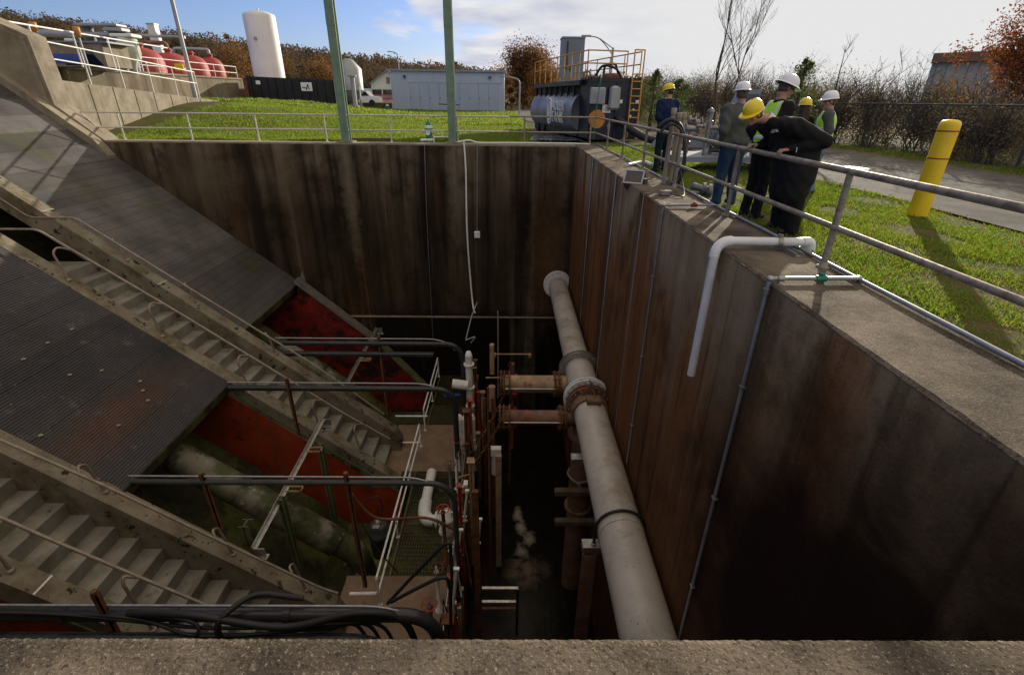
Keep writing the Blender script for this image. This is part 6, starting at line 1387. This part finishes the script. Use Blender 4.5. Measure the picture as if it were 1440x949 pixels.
# wooded hillside (reads as one mass)
rgh = np.random.default_rng(3); cs = []; sz = []
N_ = 2600
for k in range(N_):
    y = 118 + 150 * rgh.random() ** 1.2; x = -290 + 330 * rgh.random()
    if x > 10: y = max(y, 150)
    z = gz(x, y); h = 3.6 + 3.4 * rgh.random(); w = 1.9 + 1.3 * rgh.random()
    n = 95; p = rgh.normal(0, 1, (n, 3)); p /= np.linalg.norm(p, axis=1)[:, None]; p *= (.45 + .55 * rgh.random(n) ** .5)[:, None]
    cs.append(p * (w, w, h * .45) + (x, y, z + h * .55)); sz.append(np.full(n, .30 + .2 * rgh.random()))
cs = np.vstack(cs); sz = np.concatenate(sz)
v, f = leaf_quads(cs, sz, rgh)
tag(npmesh('hillside_wood', v, f, 'forest'), 'brown and russet autumn wood covering the distant hillside', 'wood', kind='stuff')
# low far scrub line behind the road end
cs = []
for k in range(420):
    x = -2 + 60 * rgh.random(); y = 95 + 40 * rgh.random(); h = 2.2 + 2.6 * rgh.random(); n = 70
    p = rgh.normal(0, 1, (n, 3)); p /= np.linalg.norm(p, axis=1)[:, None]; cs.append(p * (1.6, 1.6, h * .5) * rgh.random((n, 1)) ** .4 + (x, y, h * .5))
v, f = leaf_quads(np.vstack(cs), .26, rgh); tag(npmesh('far_scrub', v, f, 'leaf_drab'), 'low hazy brown tree line at the road end', 'wood', kind='stuff')

# grass
def blades(n, region, hmin, hmax, width, rg, name, label, clump=None, bald=None):
    pts = []
    while sum(len(p) for p in pts) < n:
        x = region[0] + (region[1] - region[0]) * rg.random(n); y = region[2] + (region[3] - region[2]) * rg.random(n) ** region[4]
        dens = .5 + .5 * np.sin(x * 2.1 + 1.3 * np.sin(y * 1.7)) * np.sin(y * 1.9 + 1.1 * np.sin(x * 2.6)); ok = rg.random(n) < (.30 + .7 * dens)
        if bald is not None: ok &= ~bald(x, y, rg)
        pts.append(np.stack([x, y], 1)[ok])
    p = np.vstack(pts)[:n]; n = len(p); z = np.array([gz(a, b) for a, b in p]) if region[5] else np.full(n, -.02)
    an = rg.random(n) * 6.283; lean = rg.normal(0, .55, (n, 2)); h = hmin + (hmax - hmin) * rg.random(n) ** 2
    patch = .55 + .9 * (.5 + .5 * np.sin(p[:, 0] * 1.3 + 2) * np.sin(p[:, 1] * 1.1)); h = h * patch
    dx, dy = np.cos(an) * width, np.sin(an) * width; b = np.stack([p[:, 0], p[:, 1], z], 1)
    tip = b + np.stack([lean[:, 0] * h, lean[:, 1] * h, h], 1); d = np.stack([dx, dy, np.zeros(n)], 1)
    mid = b * .5 + tip * .5 + np.stack([-lean[:, 0] * h * .15, -lean[:, 1] * h * .15, h * .08], 1)
    v = np.stack([b - d, b + d, mid + d * .8, tip, mid - d * .8], 1).reshape(-1, 3)
    return tag(npmesh(name, v, np.arange(n * 5).reshape(n, 5), 'grass'), label, 'grass', kind='stuff')
rgg = np.random.default_rng(21)
blades(120000, (XO + .02, 7.25, .6, 13.5, 1.5, False), .015, .07, .0045, rgg, 'grass', 'short green grass between right wall and the road', bald=lambda x, y, r_: ((y > 9.5) & (x < 5.5) & (r_.random(len(x)) < .55)) | ((np.sin(x * 3.3 + 1.7 * np.sin(y * 1.2)) * np.sin(y * 2.2 + x) > .45) & (r_.random(len(x)) < .85)) | ((x < 3.62 + .10 * np.sin(y * 5)) & (r_.random(len(x)) < .7)))
blades(16000, (XO + .05, 6.6, 13.0, 21.0, 1.0, False), .02, .07, .009, rgg, 'grass', 'thin trampled grass beside the navy jacket man')
blades(90000, (-16.5, 1.2, YB + .05, 36, 1.6, True), .03, .13, .012, rgg, 'grass', 'bright green lawn rising beyond the far wall', bald=lambda x, y, r_: (x > -3.5) & (y > 24) & (r_.random(len(x)) < .6))
blades(50000, (-24, 1.0, 36, 74, 1.3, True), .06, .22, .035, rgg, 'grass', 'far part of the lawn before container and blue building', bald=lambda x, y, r_: (x < -24))
blades(9000, (12.7, 13.9, 4, 40, 1.0, False), .04, .16, .012, rgg, 'grass', 'ragged grass strip under the chain link fence')
# fallen leaves
n = 700; x = XO + .1 + 3.6 * rgg.random(n); y = 1 + 12 * rgg.random(n); v, f = leaf_quads(np.stack([x, y, np.full(n, .035)], 1), .018, rgg)
tag(npmesh('fallen_leaves', v, f, 'leaf_orange'), 'small fallen leaves scattered over the near grass', 'leaves', kind='stuff')

# ================================================================== PEOPLE
def surface_nets(f, org, h):
    s_ = f < 0; nx_, ny_, nz_ = f.shape
    c = np.zeros((nx_ - 1, ny_ - 1, nz_ - 1, 3)); cnt = np.zeros((nx_ - 1, ny_ - 1, nz_ - 1))
    def cell(a, d): return a[d[0]:nx_ - 1 + d[0], d[1]:ny_ - 1 + d[1], d[2]:nz_ - 1 + d[2]]
    corners = [(i, j, k) for i in (0, 1) for j in (0, 1) for k in (0, 1)]
    for a in corners:
        for ax in range(3):
            if a[ax]: continue
            b = list(a); b[ax] = 1; b = tuple(b)
            fa, fb = cell(f, a), cell(f, b); cr = (fa < 0) != (fb < 0)
            t = np.where(cr, fa / np.where(fa - fb == 0, 1, fa - fb), 0)
            for q in range(3): c[..., q] += np.where(cr, a[q] + (t if q == ax else 0), 0)
            cnt += cr
    act = cnt > 0; idx = -np.ones(cnt.shape, int); idx[act] = np.arange(act.sum())
    ii = np.stack(np.nonzero(act), 1); v = (c[act] / cnt[act][:, None] + ii) * h + np.array(org)
    faces = []
    for ax in range(3):
        u, w = (ax + 1) % 3, (ax + 2) % 3
        sl0 = [slice(None)] * 3; sl1 = [slice(None)] * 3; sl0[ax] = slice(0, -1); sl1[ax] = slice(1, None)
        cr = s_[tuple(sl0)] != s_[tuple(sl1)]; inside = s_[tuple(sl0)]
        p = np.stack(np.nonzero(cr), 1); ins = inside[cr]
        ok = (p[:, u] > 0) & (p[:, w] > 0) & (p[:, u] < f.shape[u] - 1) & (p[:, w] < f.shape[w] - 1); p = p[ok]; ins = ins[ok]
        def at(du, dw):
            q = p.copy(); q[:, u] -= du; q[:, w] -= dw; return idx[q[:, 0], q[:, 1], q[:, 2]]
        quad = np.stack([at(1, 1), at(0, 1), at(0, 0), at(1, 0)], 1); quad[~ins] = quad[~ins][:, ::-1]
        faces.append(quad)
    fc = np.vstack(faces); fc = fc[(fc >= 0).all(1)]
    return v, fc
class SDF:
    def __init__(s): s.p = []
    def cap(s, a, b, ra, rb=None, flat=None, k=.02): s.p.append(('c', np.array(a, float), np.array(b, float), ra, ra if rb is None else rb, k)); return s
    def ell(s, c, r_, rot=None, k=.02): s.p.append(('e', np.array(c, float), np.array(r_, float), None if rot is None else np.array(rot), 0, k)); return s
    def mesh(s, h, clip=None, wr=0.0, grow_=0.0, wf=1.0):
        lo = np.full(3, 1e9); hi = -lo
        for q in s.p:
            if q[0] == 'c': r_ = max(q[3], q[4]); lo = np.minimum(lo, np.minimum(q[1], q[2]) - r_); hi = np.maximum(hi, np.maximum(q[1], q[2]) + r_)
            else: r_ = q[2].max(); lo = np.minimum(lo, q[1] - r_); hi = np.maximum(hi, q[1] + r_)
        lo -= 3 * h + grow_ + wr; hi += 3 * h + grow_ + wr; n = np.ceil((hi - lo) / h).astype(int) + 1
        f = np.full(n, 1.0)
        for q in s.p:
            k = q[5]
            if q[0] == 'c': r_ = max(q[3], q[4]); a, b = np.minimum(q[1], q[2]) - r_, np.maximum(q[1], q[2]) + r_
            else: r_ = q[2].max(); a, b = q[1] - r_, q[1] + r_
            m_ = k * 2 + 3 * h + grow_ + .03
            i0 = np.maximum(0, ((a - m_ - lo) / h).astype(int)); i1 = np.minimum(n, ((b + m_ - lo) / h).astype(int) + 2)
            g = np.stack(np.meshgrid(*[lo[d] + h * np.arange(i0[d], i1[d]) for d in range(3)], indexing='ij'), -1)
            if q[0] == 'c':
                ab = q[2] - q[1]; L2 = max(1e-9, ab @ ab); t = np.clip(((g - q[1]) @ ab) / L2, 0, 1)
                d_ = np.linalg.norm(g - q[1] - t[..., None] * ab, axis=-1) - (q[3] + (q[4] - q[3]) * t)
            else:
                w = g - q[1]
                if q[3] is not None: w = w @ q[3]
                k0 = np.linalg.norm(w / q[2], axis=-1); k1 = np.linalg.norm(w / q[2] ** 2, axis=-1); d_ = k0 * (k0 - 1) / np.maximum(k1, 1e-6)
            sub = f[i0[0]:i1[0], i0[1]:i1[1], i0[2]:i1[2]]
            hh = np.clip(.5 + .5 * (sub - d_) / k, 0, 1); f[i0[0]:i1[0], i0[1]:i1[1], i0[2]:i1[2]] = sub * (1 - hh) + d_ * hh - k * hh * (1 - hh)
        if wr or clip is not None:
            g = np.stack(np.meshgrid(*[lo[d] + h * np.arange(n[d]) for d in range(3)], indexing='ij'), -1)
            if wr: f = f + wr * (np.sin(g[..., 2] * 31 * wf + 5 * np.sin(g[..., 0] * 9) + 3 * np.sin(g[..., 1] * 11)) * .6 + np.sin(g[..., 0] * 24 + g[..., 2] * 37 + 2 * np.sin(g[..., 1] * 19)) * .5)
            f = f - grow_
            if clip is not None: f = np.maximum(f, clip(g))
        else: f = f - grow_
        f[0], f[-1], f[:, 0], f[:, -1], f[:, :, 0], f[:, :, -1] = [np.maximum(x_, h) for x_ in (f[0], f[-1], f[:, 0], f[:, -1], f[:, :, 0], f[:, :, -1])]
        return surface_nets(f, lo, h)
def rotm(yaw=0, pitch=0, roll=0):
    return Matrix.Rotation(yaw, 3, 'Z') @ Matrix.Rotation(pitch, 3, 'X') @ Matrix.Rotation(roll, 3, 'Y')
def add_hand(sd, wrist, d, palm_n, side, s=1.0, curl=.6):
    """d: hand direction, palm_n: direction the palm faces, side: towards the thumb"""
    d = Vector(d).normalized(); n_ = Vector(palm_n); n_ = (n_ - d * n_.dot(d)).normalized(); sd_ = Vector(side); sd_ = (sd_ - d * sd_.dot(d) - n_ * sd_.dot(n_)).normalized()
    w = Vector(wrist)
    for o in (-.026, -.009, .009, .026): sd.cap(w + sd_ * o * .6 * s, w + d * .078 * s + sd_ * o * s, .016 * s, .013 * s, k=.008)
    for i, (o, L_) in enumerate(((.030, .070), (.010, .080), (-.010, .076), (-.029, .060))):
        p = w + d * .078 * s + sd_ * o * s; dd = d.copy(); L_ *= s
        for j in range(3):
            c_ = curl * (.75 + .25 * j); dd = (dd * math.cos(c_) + n_ * math.sin(c_)).normalized(); n2 = (n_ * math.cos(c_) - d * math.sin(c_)).normalized()
            q = p + dd * L_ * (.42, .33, .27)[j]; sd.cap(p, q, .0095 * s * (1 - .1 * j), .0088 * s * (1 - .1 * j), k=.003); p = q
            nn = n_; dn = dd; n_ = (n_ - dd * n_.dot(dd)); n_ = n_.normalized() if n_.length > .1 else nn
        n_ = Vector(palm_n); n_ = (n_ - d * n_.dot(d)).normalized()
    p = w + d * .02 * s + sd_ * .026 * s; q = p + (d * .6 + sd_ * .7 + n_ * .3).normalized() * .042 * s; sd.cap(p, q, .014 * s, .011 * s, k=.006)
    sd.cap(q, q + (d * .8 + n_ * .6).normalized() * .032 * s, .0105 * s, .009 * s, k=.004)
def V3(p): return Vector(p)
def person(label, J, headrot, jacket, trousers, base, helmet, hair, hairlong=False, vest=None, hands=None, belly=0.0, h=.0095, brim_full=False, xf=None, glasses=False, collar=None, bulk=1.0, facing=None):
    """J: world-space joints"""
    t = thing('person', label, 'person', base)
    hc = V3(J['head']); Rm = headrot; f = lambda a, b, c: hc + Rm @ V(a, b, c)     # head frame: +Y forward, +Z up
    sh, el, wr_ = J['sh'], J['el'], J['wr']; neck = V3(J['neck']); chest = V3(J['chest']); pelvis = V3(J['pelvis'])
    # ---- skin body
    sk = SDF()
    sk.ell(f(0, -.008, .025), (.076, .097, .100), Rm.transposed().transposed(), k=.02)
    sk.ell(f(0, .025, -.040), (.058, .068, .072), Rm, k=.025); sk.ell(f(0, .062, -.085), (.028, .026, .024), Rm, k=.02)
    sk.cap(f(0, .088, .012), f(0, .108, -.022), .011, .015, k=.010); sk.ell(f(0, .088, -.052), (.026, .012, .008), Rm, k=.006); sk.ell(f(0, .086, -.066), (.022, .011, .007), Rm, k=.005)
    sk.cap(f(-.036, .078, .028), f(.036, .078, .028), .012, .012, k=.012)
    for s_ in (-1, 1):
        sk.ell(f(s_ * .045, .058, -.022), (.024, .024, .022), Rm, k=.015); sk.ell(f(s_ * .078, -.006, -.006), (.010, .022, .033), Rm, k=.006)
    sk.cap(hc + Rm @ V(0, -.03, -.06), neck, .056, .060, k=.03); sk.cap(neck, chest, .06, .09, k=.03); sk.cap(chest, pelvis, .09, .09, k=.03)
    for s_ in (0, 1):
        sk.cap(chest, sh[s_], .06, .045, k=.03); sk.cap(sh[s_], el[s_], .040, .034, k=.02); sk.cap(el[s_], wr_[s_], .034, .024, k=.02)
        sk.cap(pelvis, J['kn'][s_], .07, .045, k=.02); sk.cap(J['kn'][s_], J['an'][s_], .045, .03, k=.02)
        if hands and hands[s_]: add_hand(sk, wr_[s_], *hands[s_])
        else:
            d_ = (V3(wr_[s_]) - V3(el[s_])).normalized(); add_hand(sk, wr_[s_], d_, (-1 if s_ else 1, 0, 0), (0, 1, 0), 1.0, .25)
    v, fc = sk.mesh(h); body = npmesh('body', v, fc, 'skin', t, smooth=True)
    for s_ in (-1, 1):
        mb = MB(); mb.ell(f(s_ * .031, .084, .006), (.012, .008, .008), 10, 6, Rm); mb.build('eye', 'strap', t)
    # ---- jacket
    jk = SDF(); b_ = bulk
    mid = chest * .5 + pelvis * .5
    ax = (V3(sh[1]) - V3(sh[0])).normalized(); upv = (chest - pelvis).normalized(); fw_ = upv.cross(ax).normalized() * -1
    if facing is not None and fw_.dot(Vector(facing)) < 0: fw_ = -fw_
    Tm = Matrix((ax, fw_, upv)).transposed()
    jk.ell(chest, (.185 * b_, .125 * b_, .19), Tm, k=.05); jk.ell(mid + fw_ * .01 * b_ + fw_ * belly, (.165 * b_, .12 * b_ + belly, .17), Tm, k=.06); jk.ell(pelvis + upv * .03, (.178 * b_, .128 * b_, .14), Tm, k=.05)
    jk.cap(V3(sh[0]) * .93 + V3(sh[1]) * .07, V3(sh[1]) * .93 + V3(sh[0]) * .07, .074 * b_, .074 * b_, k=.05)
    jk.cap(neck - upv * .03, chest, .075, .12 * b_, k=.05)
    for s_ in (0, 1): jk.cap(sh[s_], el[s_], .074 * b_, .060 * b_, k=.035); jk.cap(el[s_], V3(wr_[s_]) * .97 + V3(el[s_]) * .03, .060 * b_, .042, k=.02)
    if b_ > 1.45: jk.ell(V3(pelvis) + V(-.01, 0, -.10), (.25, .29, .32), k=.09); jk.cap(V3(pelvis) + V(-.04, -.12, -.02), V3(pelvis) + V(-.04, -.14, -.36), .16, .17, k=.08); jk.cap(V3(pelvis) + V(-.04, .12, -.02), V3(pelvis) + V(-.04, .14, -.36), .16, .17, k=.08); jk.ell(V3(pelvis) + V(-.02, .02, .16), (.23, .29, .28), k=.08)
    v, fc = jk.mesh(h * 1.15, wr=.0065 if b_ > 1.25 else .005); npmesh('jacket', v, fc, jacket, t, smooth=True)
    if collar:
        q = neck + upv * .0; MB().lathe([(.072, -.03), (.068, .045), (.060, .046), (.062, -.03)], q, 20, (hc - neck).normalized() if False else upv * .6 + (hc - neck).normalized() * .6).build('collar', collar, t)
    # ---- trousers
    tr = SDF(); tr.ell(pelvis - V(0, 0, .0), (.172 * b_, .122 * b_, .13), Tm, k=.04)
    for s_ in (0, 1):
        hp = pelvis * .62 + V3(J['kn'][s_]) * .0 + (pelvis + ax * (-.10 if s_ == 0 else .10)) * .38; hp = pelvis + ax * (-.09 if s_ == 0 else .09) - V(0, 0, .03)
        lg = b_ ** .7 * (1.32 if b_ > 1.4 else 1); tr.cap(hp, J['kn'][s_], .098 * b_, .072 * lg, k=.03); tr.cap(J['kn'][s_], V3(J['an'][s_]) + V(0, 0, -.02), .070 * lg, .064 * lg, k=.02)
    v, fc = tr.mesh(h * 1.2, wr=.005, wf=.7); npmesh('trousers', v, fc, trousers, t, smooth=True)
    fd = Vector(J['toe']).normalized()
    for s_ in (0, 1):
        a = V3(J['an'][s_]); sd_ = SDF(); gzv = a.z - .085
        sd_.cap(V(a.x, a.y, gzv + .045) - fd * .05, V(a.x, a.y, gzv + .04) + fd * .13, .044, .038, k=.02).cap(a, V(a.x, a.y, gzv + .05), .048, .045, k=.02)
        v, fc = sd_.mesh(.011, clip=lambda g, z0=gzv: z0 - g[..., 2]); npmesh('shoe', v, fc, 'boots', t, smooth=True)
    # ---- vest
    if vest:
        ve = SDF(); ve.ell(chest, (.197 * b_, .140 * b_, .20), Tm, k=.05); ve.ell(mid + fw_ * belly, (.178 * b_, .136 * b_ + belly, .18), Tm, k=.06); ve.ell(pelvis + upv * .06, (.185 * b_, .140 * b_, .12), Tm, k=.05)
        ve.cap(V3(sh[0]) * .80 + V3(sh[1]) * .20, V3(sh[1]) * .80 + V3(sh[0]) * .20, .083 * b_, .083 * b_, k=.05)
        c0 = np.array(chest); au = np.array(upv); axn = np.array(ax); top = (neck - chest).dot(upv) - .005; fn = np.array(fw_)
        def clip(g):
            w = g - c0; return np.maximum.reduce([(w @ au) - top, -(w @ au) - .45, np.abs(w @ axn) - .185 * b_, .055 - np.hypot(w @ axn, np.minimum(0, (w @ au) - .12) * 1.0) if False else -np.ones(w.shape[:-1])])
        v, fc = ve.mesh(h * 1.1, clip=clip, wr=.003); vo = npmesh('vest', v, fc, 'hivis', t, smooth=True)
        for (z0, z1) in ((-.30, -.25), (-.12, -.07)):
            def clip2(g, z0=z0, z1=z1):
                w = (g - c0) @ au; return np.maximum(np.maximum(w - z1, z0 - w), np.abs((g - c0) @ axn) - .186 * b_)
            v, fc = ve.mesh(h * 1.1, clip=clip2, grow_=.005, wr=.003)
            if len(fc): npmesh('reflective_band', v, fc, 'reflect', vo, smooth=True)
        def clip3(g):
            w = g - c0; a_ = np.abs(w @ axn); return np.maximum.reduce([np.abs(a_ - .115) - .024, (w @ au) - top, -.07 - (w @ au)])
        v, fc = ve.mesh(h * 1.1, clip=clip3, grow_=.005, wr=.003)
        if len(fc): npmesh('reflective_band', v, fc, 'reflect', vo, smooth=True)
    # ---- hair
    hr = SDF(); hr.ell(f(0, -.020, .022), (.084, .098, .100), Rm, k=.02); hr.ell(f(0, -.055, -.03), (.070, .055, .060), Rm, k=.03)
    if hairlong:
        hr.cap(f(0, -.07, -.03), chest + V3(fw_) * -.12 + upv * .10, .075, .060, k=.04); hr.cap(f(-.05, -.04, -.02), chest + ax * -.08 - V3(fw_) * .10 + upv * .13, .05, .035, k=.03); hr.cap(f(.05, -.04, -.02), chest + ax * .08 - V3(fw_) * .10 + upv * .13, .05, .035, k=.03)
    hn = np.array(hc); Y_ = np.array(Rm @ V(0, 1, 0)); Z_ = np.array(Rm @ V(0, 0, 1)); lim = -.075 if not hairlong else -2
    v, fc = hr.mesh(.009, clip=lambda g: np.maximum(((g - hn) @ Y_) - .035 - .3 * np.maximum(0, (g - hn) @ Z_), lim - (g - hn) @ Z_), wr=.003, wf=2); npmesh('hair', v, fc, hair, t, smooth=True)
    # ---- helmet
    he = thing('tmp_h', None, None, tuple(t.location)) if False else None
    hm = MB(); n1, n2 = 32, 12; vs = []; fs = []
    tilt = Rm
    for i in range(n2 + 1):
        a = math.pi / 2 * i / n2
        for k in range(n1):
            b = 2 * math.pi * k / n1; rr_ = math.cos(a) ** .8 if a < math.pi / 2 else 0
            ridge = .010 * max(0, 1 - abs(math.cos(b)) * 5) * math.sin(a) ** .3 if i else 0
            x_, y_, z_ = .113 * rr_ * math.cos(b), (.138 * rr_) * math.sin(b), .052 + .125 * math.sin(a) ** .92 + ridge
            vs.append(f(x_, y_ - .006, z_))
    fs = [(i * n1 + k, i * n1 + (k + 1) % n1, (i + 1) * n1 + (k + 1) % n1, (i + 1) * n1 + k) for i in range(n2) for k in range(n1)]
    hm.add(vs, fs, True)
    vs = []; 
    for (g_, dz) in ((1.0, .056), (1.0, .0), (1.1, .0)):
        pass
    vs = []; fs = []
    for ring_ in range(4):
        for k in range(n1):
            b = 2 * math.pi * k / n1; fr = max(0, math.sin(b)) ** 1.5
            ext = (.010 + .052 * fr) if not brim_full else (.050 + .012 * fr)
            e = (0, 1, 1, 0)[ring_] * ext; zz = (.058, .042 - (.014 if brim_full else .010 * fr), .038 - (.014 if brim_full else .010 * fr), .046)[ring_]
            vs.append(f((.113 + e) * math.cos(b), (.138 + e) * math.sin(b) - .006, zz))
    fs = [(q * n1 + k, q * n1 + (k + 1) % n1, ((q + 1) % 4) * n1 + (k + 1) % n1, ((q + 1) % 4) * n1 + k) for q in range(4) for k in range(n1)]
    hm.add(vs, fs, True); hobj = hm.build('hard_hat', helmet, t)
    mb = MB(); mb.tube([f(.1 * math.cos(b), .125 * math.sin(b) - .006, .046) for b in [math.pi * (1.05 + .9 * k / 10) for k in range(11)]], .008, 6); mb.cyl(f(0, -.155, .02), f(0, -.135, .02), .018, 10); mb.build('head_band', 'strap', hobj)
    if glasses:
        mb = MB(); mb.tube([f(-.075, .02, .010), f(-.06, .085, .010), f(-.03, .102, .006), f(0, .104, .012), f(.03, .102, .006), f(.06, .085, .010), f(.075, .02, .010)], .005, 6); mb.build('glasses', 'strap', t)
    return t

def standing(x, y, h_, face_deg, arms='down', z0=0, lean=0.0, spread=.12, width=1.0):
    """joints for a standing figure of total height h_, facing angle measured from +Y clockwise"""
    s = h_ / 1.78; a = -R(face_deg); Z = Matrix.Rotation(a, 3, 'Z')
    def W_(p): q = Z @ V(p[0] * s, p[1] * s, p[2] * s); return V(x + q.x, y + q.y, z0 + q.z)
    J = dict(head=W_((0, .03 + lean, 1.655)), neck=W_((0, lean * .8, 1.50)), chest=W_((0, lean * .6, 1.29)), pelvis=W_((0, 0, .96)),
             sh=[W_((-.175 * width, lean * .7, 1.425)), W_((.175 * width, lean * .7, 1.425))], kn=[W_((-.105, .015, .50)), W_((.105, .015, .50))], an=[W_((-spread, -.02, .085 / s)), W_((spread, -.02, .085 / s))], toe=Z @ V(0, 1, 0))
    ar = {'down': ([(-.235, -.03, 1.14), (.235, -.03, 1.14)], [(-.225, .06, .90), (.225, .06, .90)]),
          'front': ([(-.24, -.02, 1.14), (.24, -.02, 1.14)], [(-.10, .22, 1.10), (.10, .22, 1.10)]),
          'hip': ([(-.27, -.06, 1.16), (.27, -.06, 1.16)], [(-.20, .12, .98), (.20, .12, .98)]),
          'pocket': ([(-.25, -.08, 1.15), (.25, -.08, 1.15)], [(-.19, .03, .94), (.19, .03, .94)])}[arms]
    J['el'] = [W_(p) for p in ar[0]]; J['wr'] = [W_(p) for p in ar[1]]; J['Z'] = Z; J['f'] = Z @ V(0, 1, 0)
    return J
def hrot(J, turn=0, nod=0): return J['Z'] @ Matrix.Rotation(-R(turn), 3, 'Z') @ Matrix.Rotation(-R(nod), 3, 'X')

x, y = 3.80, 13.0
J = standing(x, y, 1.93, -22, 'front', .0, .02, width=1.18); person('man in navy jacket and yellow helmet with his back turned', J, hrot(J, -25, 12), 'navy', 'darktrousers', (x, y, 0), 'helmet_y', 'hair', bulk=1.28, facing=J['f'])
x, y = 3.68, 8.62
J = standing(x, y, 1.84, -8, 'pocket', .0, .01, width=1.22, spread=.13); person('broad man in grey jacket, jeans and white helmet seen from behind', J, hrot(J, 12, 6), 'greyjacket', 'jeans', (x, y, 0), 'helmet_w', 'hairgrey', bulk=1.32, facing=J['f'])
x, y = 3.72, 7.62
J = standing(x, y, 1.91, 78, 'pocket', .0, .10, width=1.05); person('tall man in full brim white helmet behind the leaning man', J, hrot(J, 12, 22), 'black_jacket', 'blacktrousers', (x, y, 0), 'helmet_w', 'hairgrey', vest=True, brim_full=True, glasses=True, facing=J['f'], bulk=1.2)
x, y = 5.62, 10.3
J = standing(x, y, 1.62, 25, 'down', .0, .0, width=.88); person('long haired woman in yellow helmet facing away', J, hrot(J, 0, 4), 'black_jacket', 'darktrousers', (x, y, 0), 'helmet_y', 'hair', hairlong=True, bulk=.95, facing=J['f'])
x, y = 5.92, 10.0
J = standing(x, y, 1.74, -62, 'pocket', .0, .0, width=1.1); person('man in lime vest, white helmet and faded jeans at right', J, hrot(J, -18, 6), 'greyjacket', 'lightjeans', (x, y, 0), 'helmet_w', 'hairgrey', vest=True, bulk=1.22, glasses=True, facing=J['f'])
# man leaning over the rail
FW = V(-1, -.10, 0).normalized()
hd = V(3.06, 6.76, 1.455)
J = dict(head=hd, neck=V(3.30, 6.82, 1.405), chest=V(3.60, 6.86, 1.21), pelvis=V(3.76, 6.74, .88), sh=[V(3.53, 6.56, 1.32), V(3.42, 7.14, 1.32)],
         el=[V(3.87, 6.46, 1.17), V(3.74, 7.44, 1.14)], wr=[V(3.485, 6.53, 1.068), V(3.49, 7.36, 1.062)],
         kn=[V(3.74, 6.57, .47), V(3.77, 6.92, .47)], an=[V(3.77, 6.55, .085), V(3.81, 6.93, .085)], toe=FW)
HY = (V(-.88, -.46, -.46)).normalized(); HX = HY.cross(V(0, 0, 1)).normalized(); HZ = HX.cross(HY).normalized(); HR = Matrix((HX, HY, HZ)).transposed()
lm = person('man in black fleece and yellow helmet leaning over the railing', J, HR, 'black_jacket', 'blacktrousers', (3.9, 6.8, 0), 'helmet_y', 'hair', belly=.02, h=.0075, bulk=1.46, facing=(-1, 0, -.6), collar='reflect',
       hands=[((-1, -.10, -.10), (0, 0, -1), (0, 1, 0), 1.12, .80), ((-1, .15, -.10), (0, 0, -1), (0, -1, 0), 1.12, .80)])
from mathutils.bvhtree import BVHTree
jk_o = [c for c in lm.children if c.name.startswith('jacket')][0]
_me = jk_o.data; _org = Vector(WLOC[lm.name])
_bv = BVHTree.FromPolygons([v.co + _org for v in _me.vertices], [tuple(p.vertices) for p in _me.polygons])
def on_surface(px, py):
    loc, nor, _, _ = _bv.ray_cast(EYEV, _ray(px, py).normalized()); return loc, nor
loc, nor = on_surface(1090, 184)
if loc is not None:
    nor = (nor * .5 + (EYEV - loc).normalized() * .5).normalized()
    Xd = V(.85, -.05, .35); Xd = (Xd - nor * Xd.dot(nor)).normalized(); Ud = nor.cross(Xd)
    base_ = loc + nor * .010; mb = MB()
    for (r0_, r1_) in ((.010, .016), (.020, .026), (.030, .037)):      # three quarter arcs
        n = 9; c0_ = base_ + Xd * .004 - Ud * .022; vs = []
        for k in range(n + 1):
            a = math.pi / 2 * k / n; d_ = Xd * math.cos(a) + Ud * math.sin(a); vs += [c0_ + d_ * r0_, c0_ + d_ * r1_, c0_ + d_ * r1_ - nor * .012, c0_ + d_ * r0_ - nor * .012]
        fs = []
        for k in range(n):
            for q in range(4): fs.append((4 * k + q, 4 * k + (q + 1) % 4, 4 * k + 4 + (q + 1) % 4, 4 * k + 4 + q))
        mb.add(vs, fs)
    mb.build('chest_emblem', 'lettering', jk_o)
    WLOC[jk_o.name] = tuple(_org)
    text_mesh('emblem_text', 'THE\nNORTH\nFACE', .015, base_ - Xd * .022, Xd, Ud, 'lettering', jk_o, .003)
loc, nor = on_surface(1120, 211)
if loc is not None:
    Xd = V(.2, 0, -1); Xd = (Xd - nor * Xd.dot(nor)).normalized(); MB().tube([loc + nor * .004 - Xd * .03, loc + nor * .004 + Xd * .03], .006, 6).build('sleeve_mark', 'lettering', jk_o)
# small pale chest emblem (quarter arcs) and sleeve mark on the leaning man's fleece
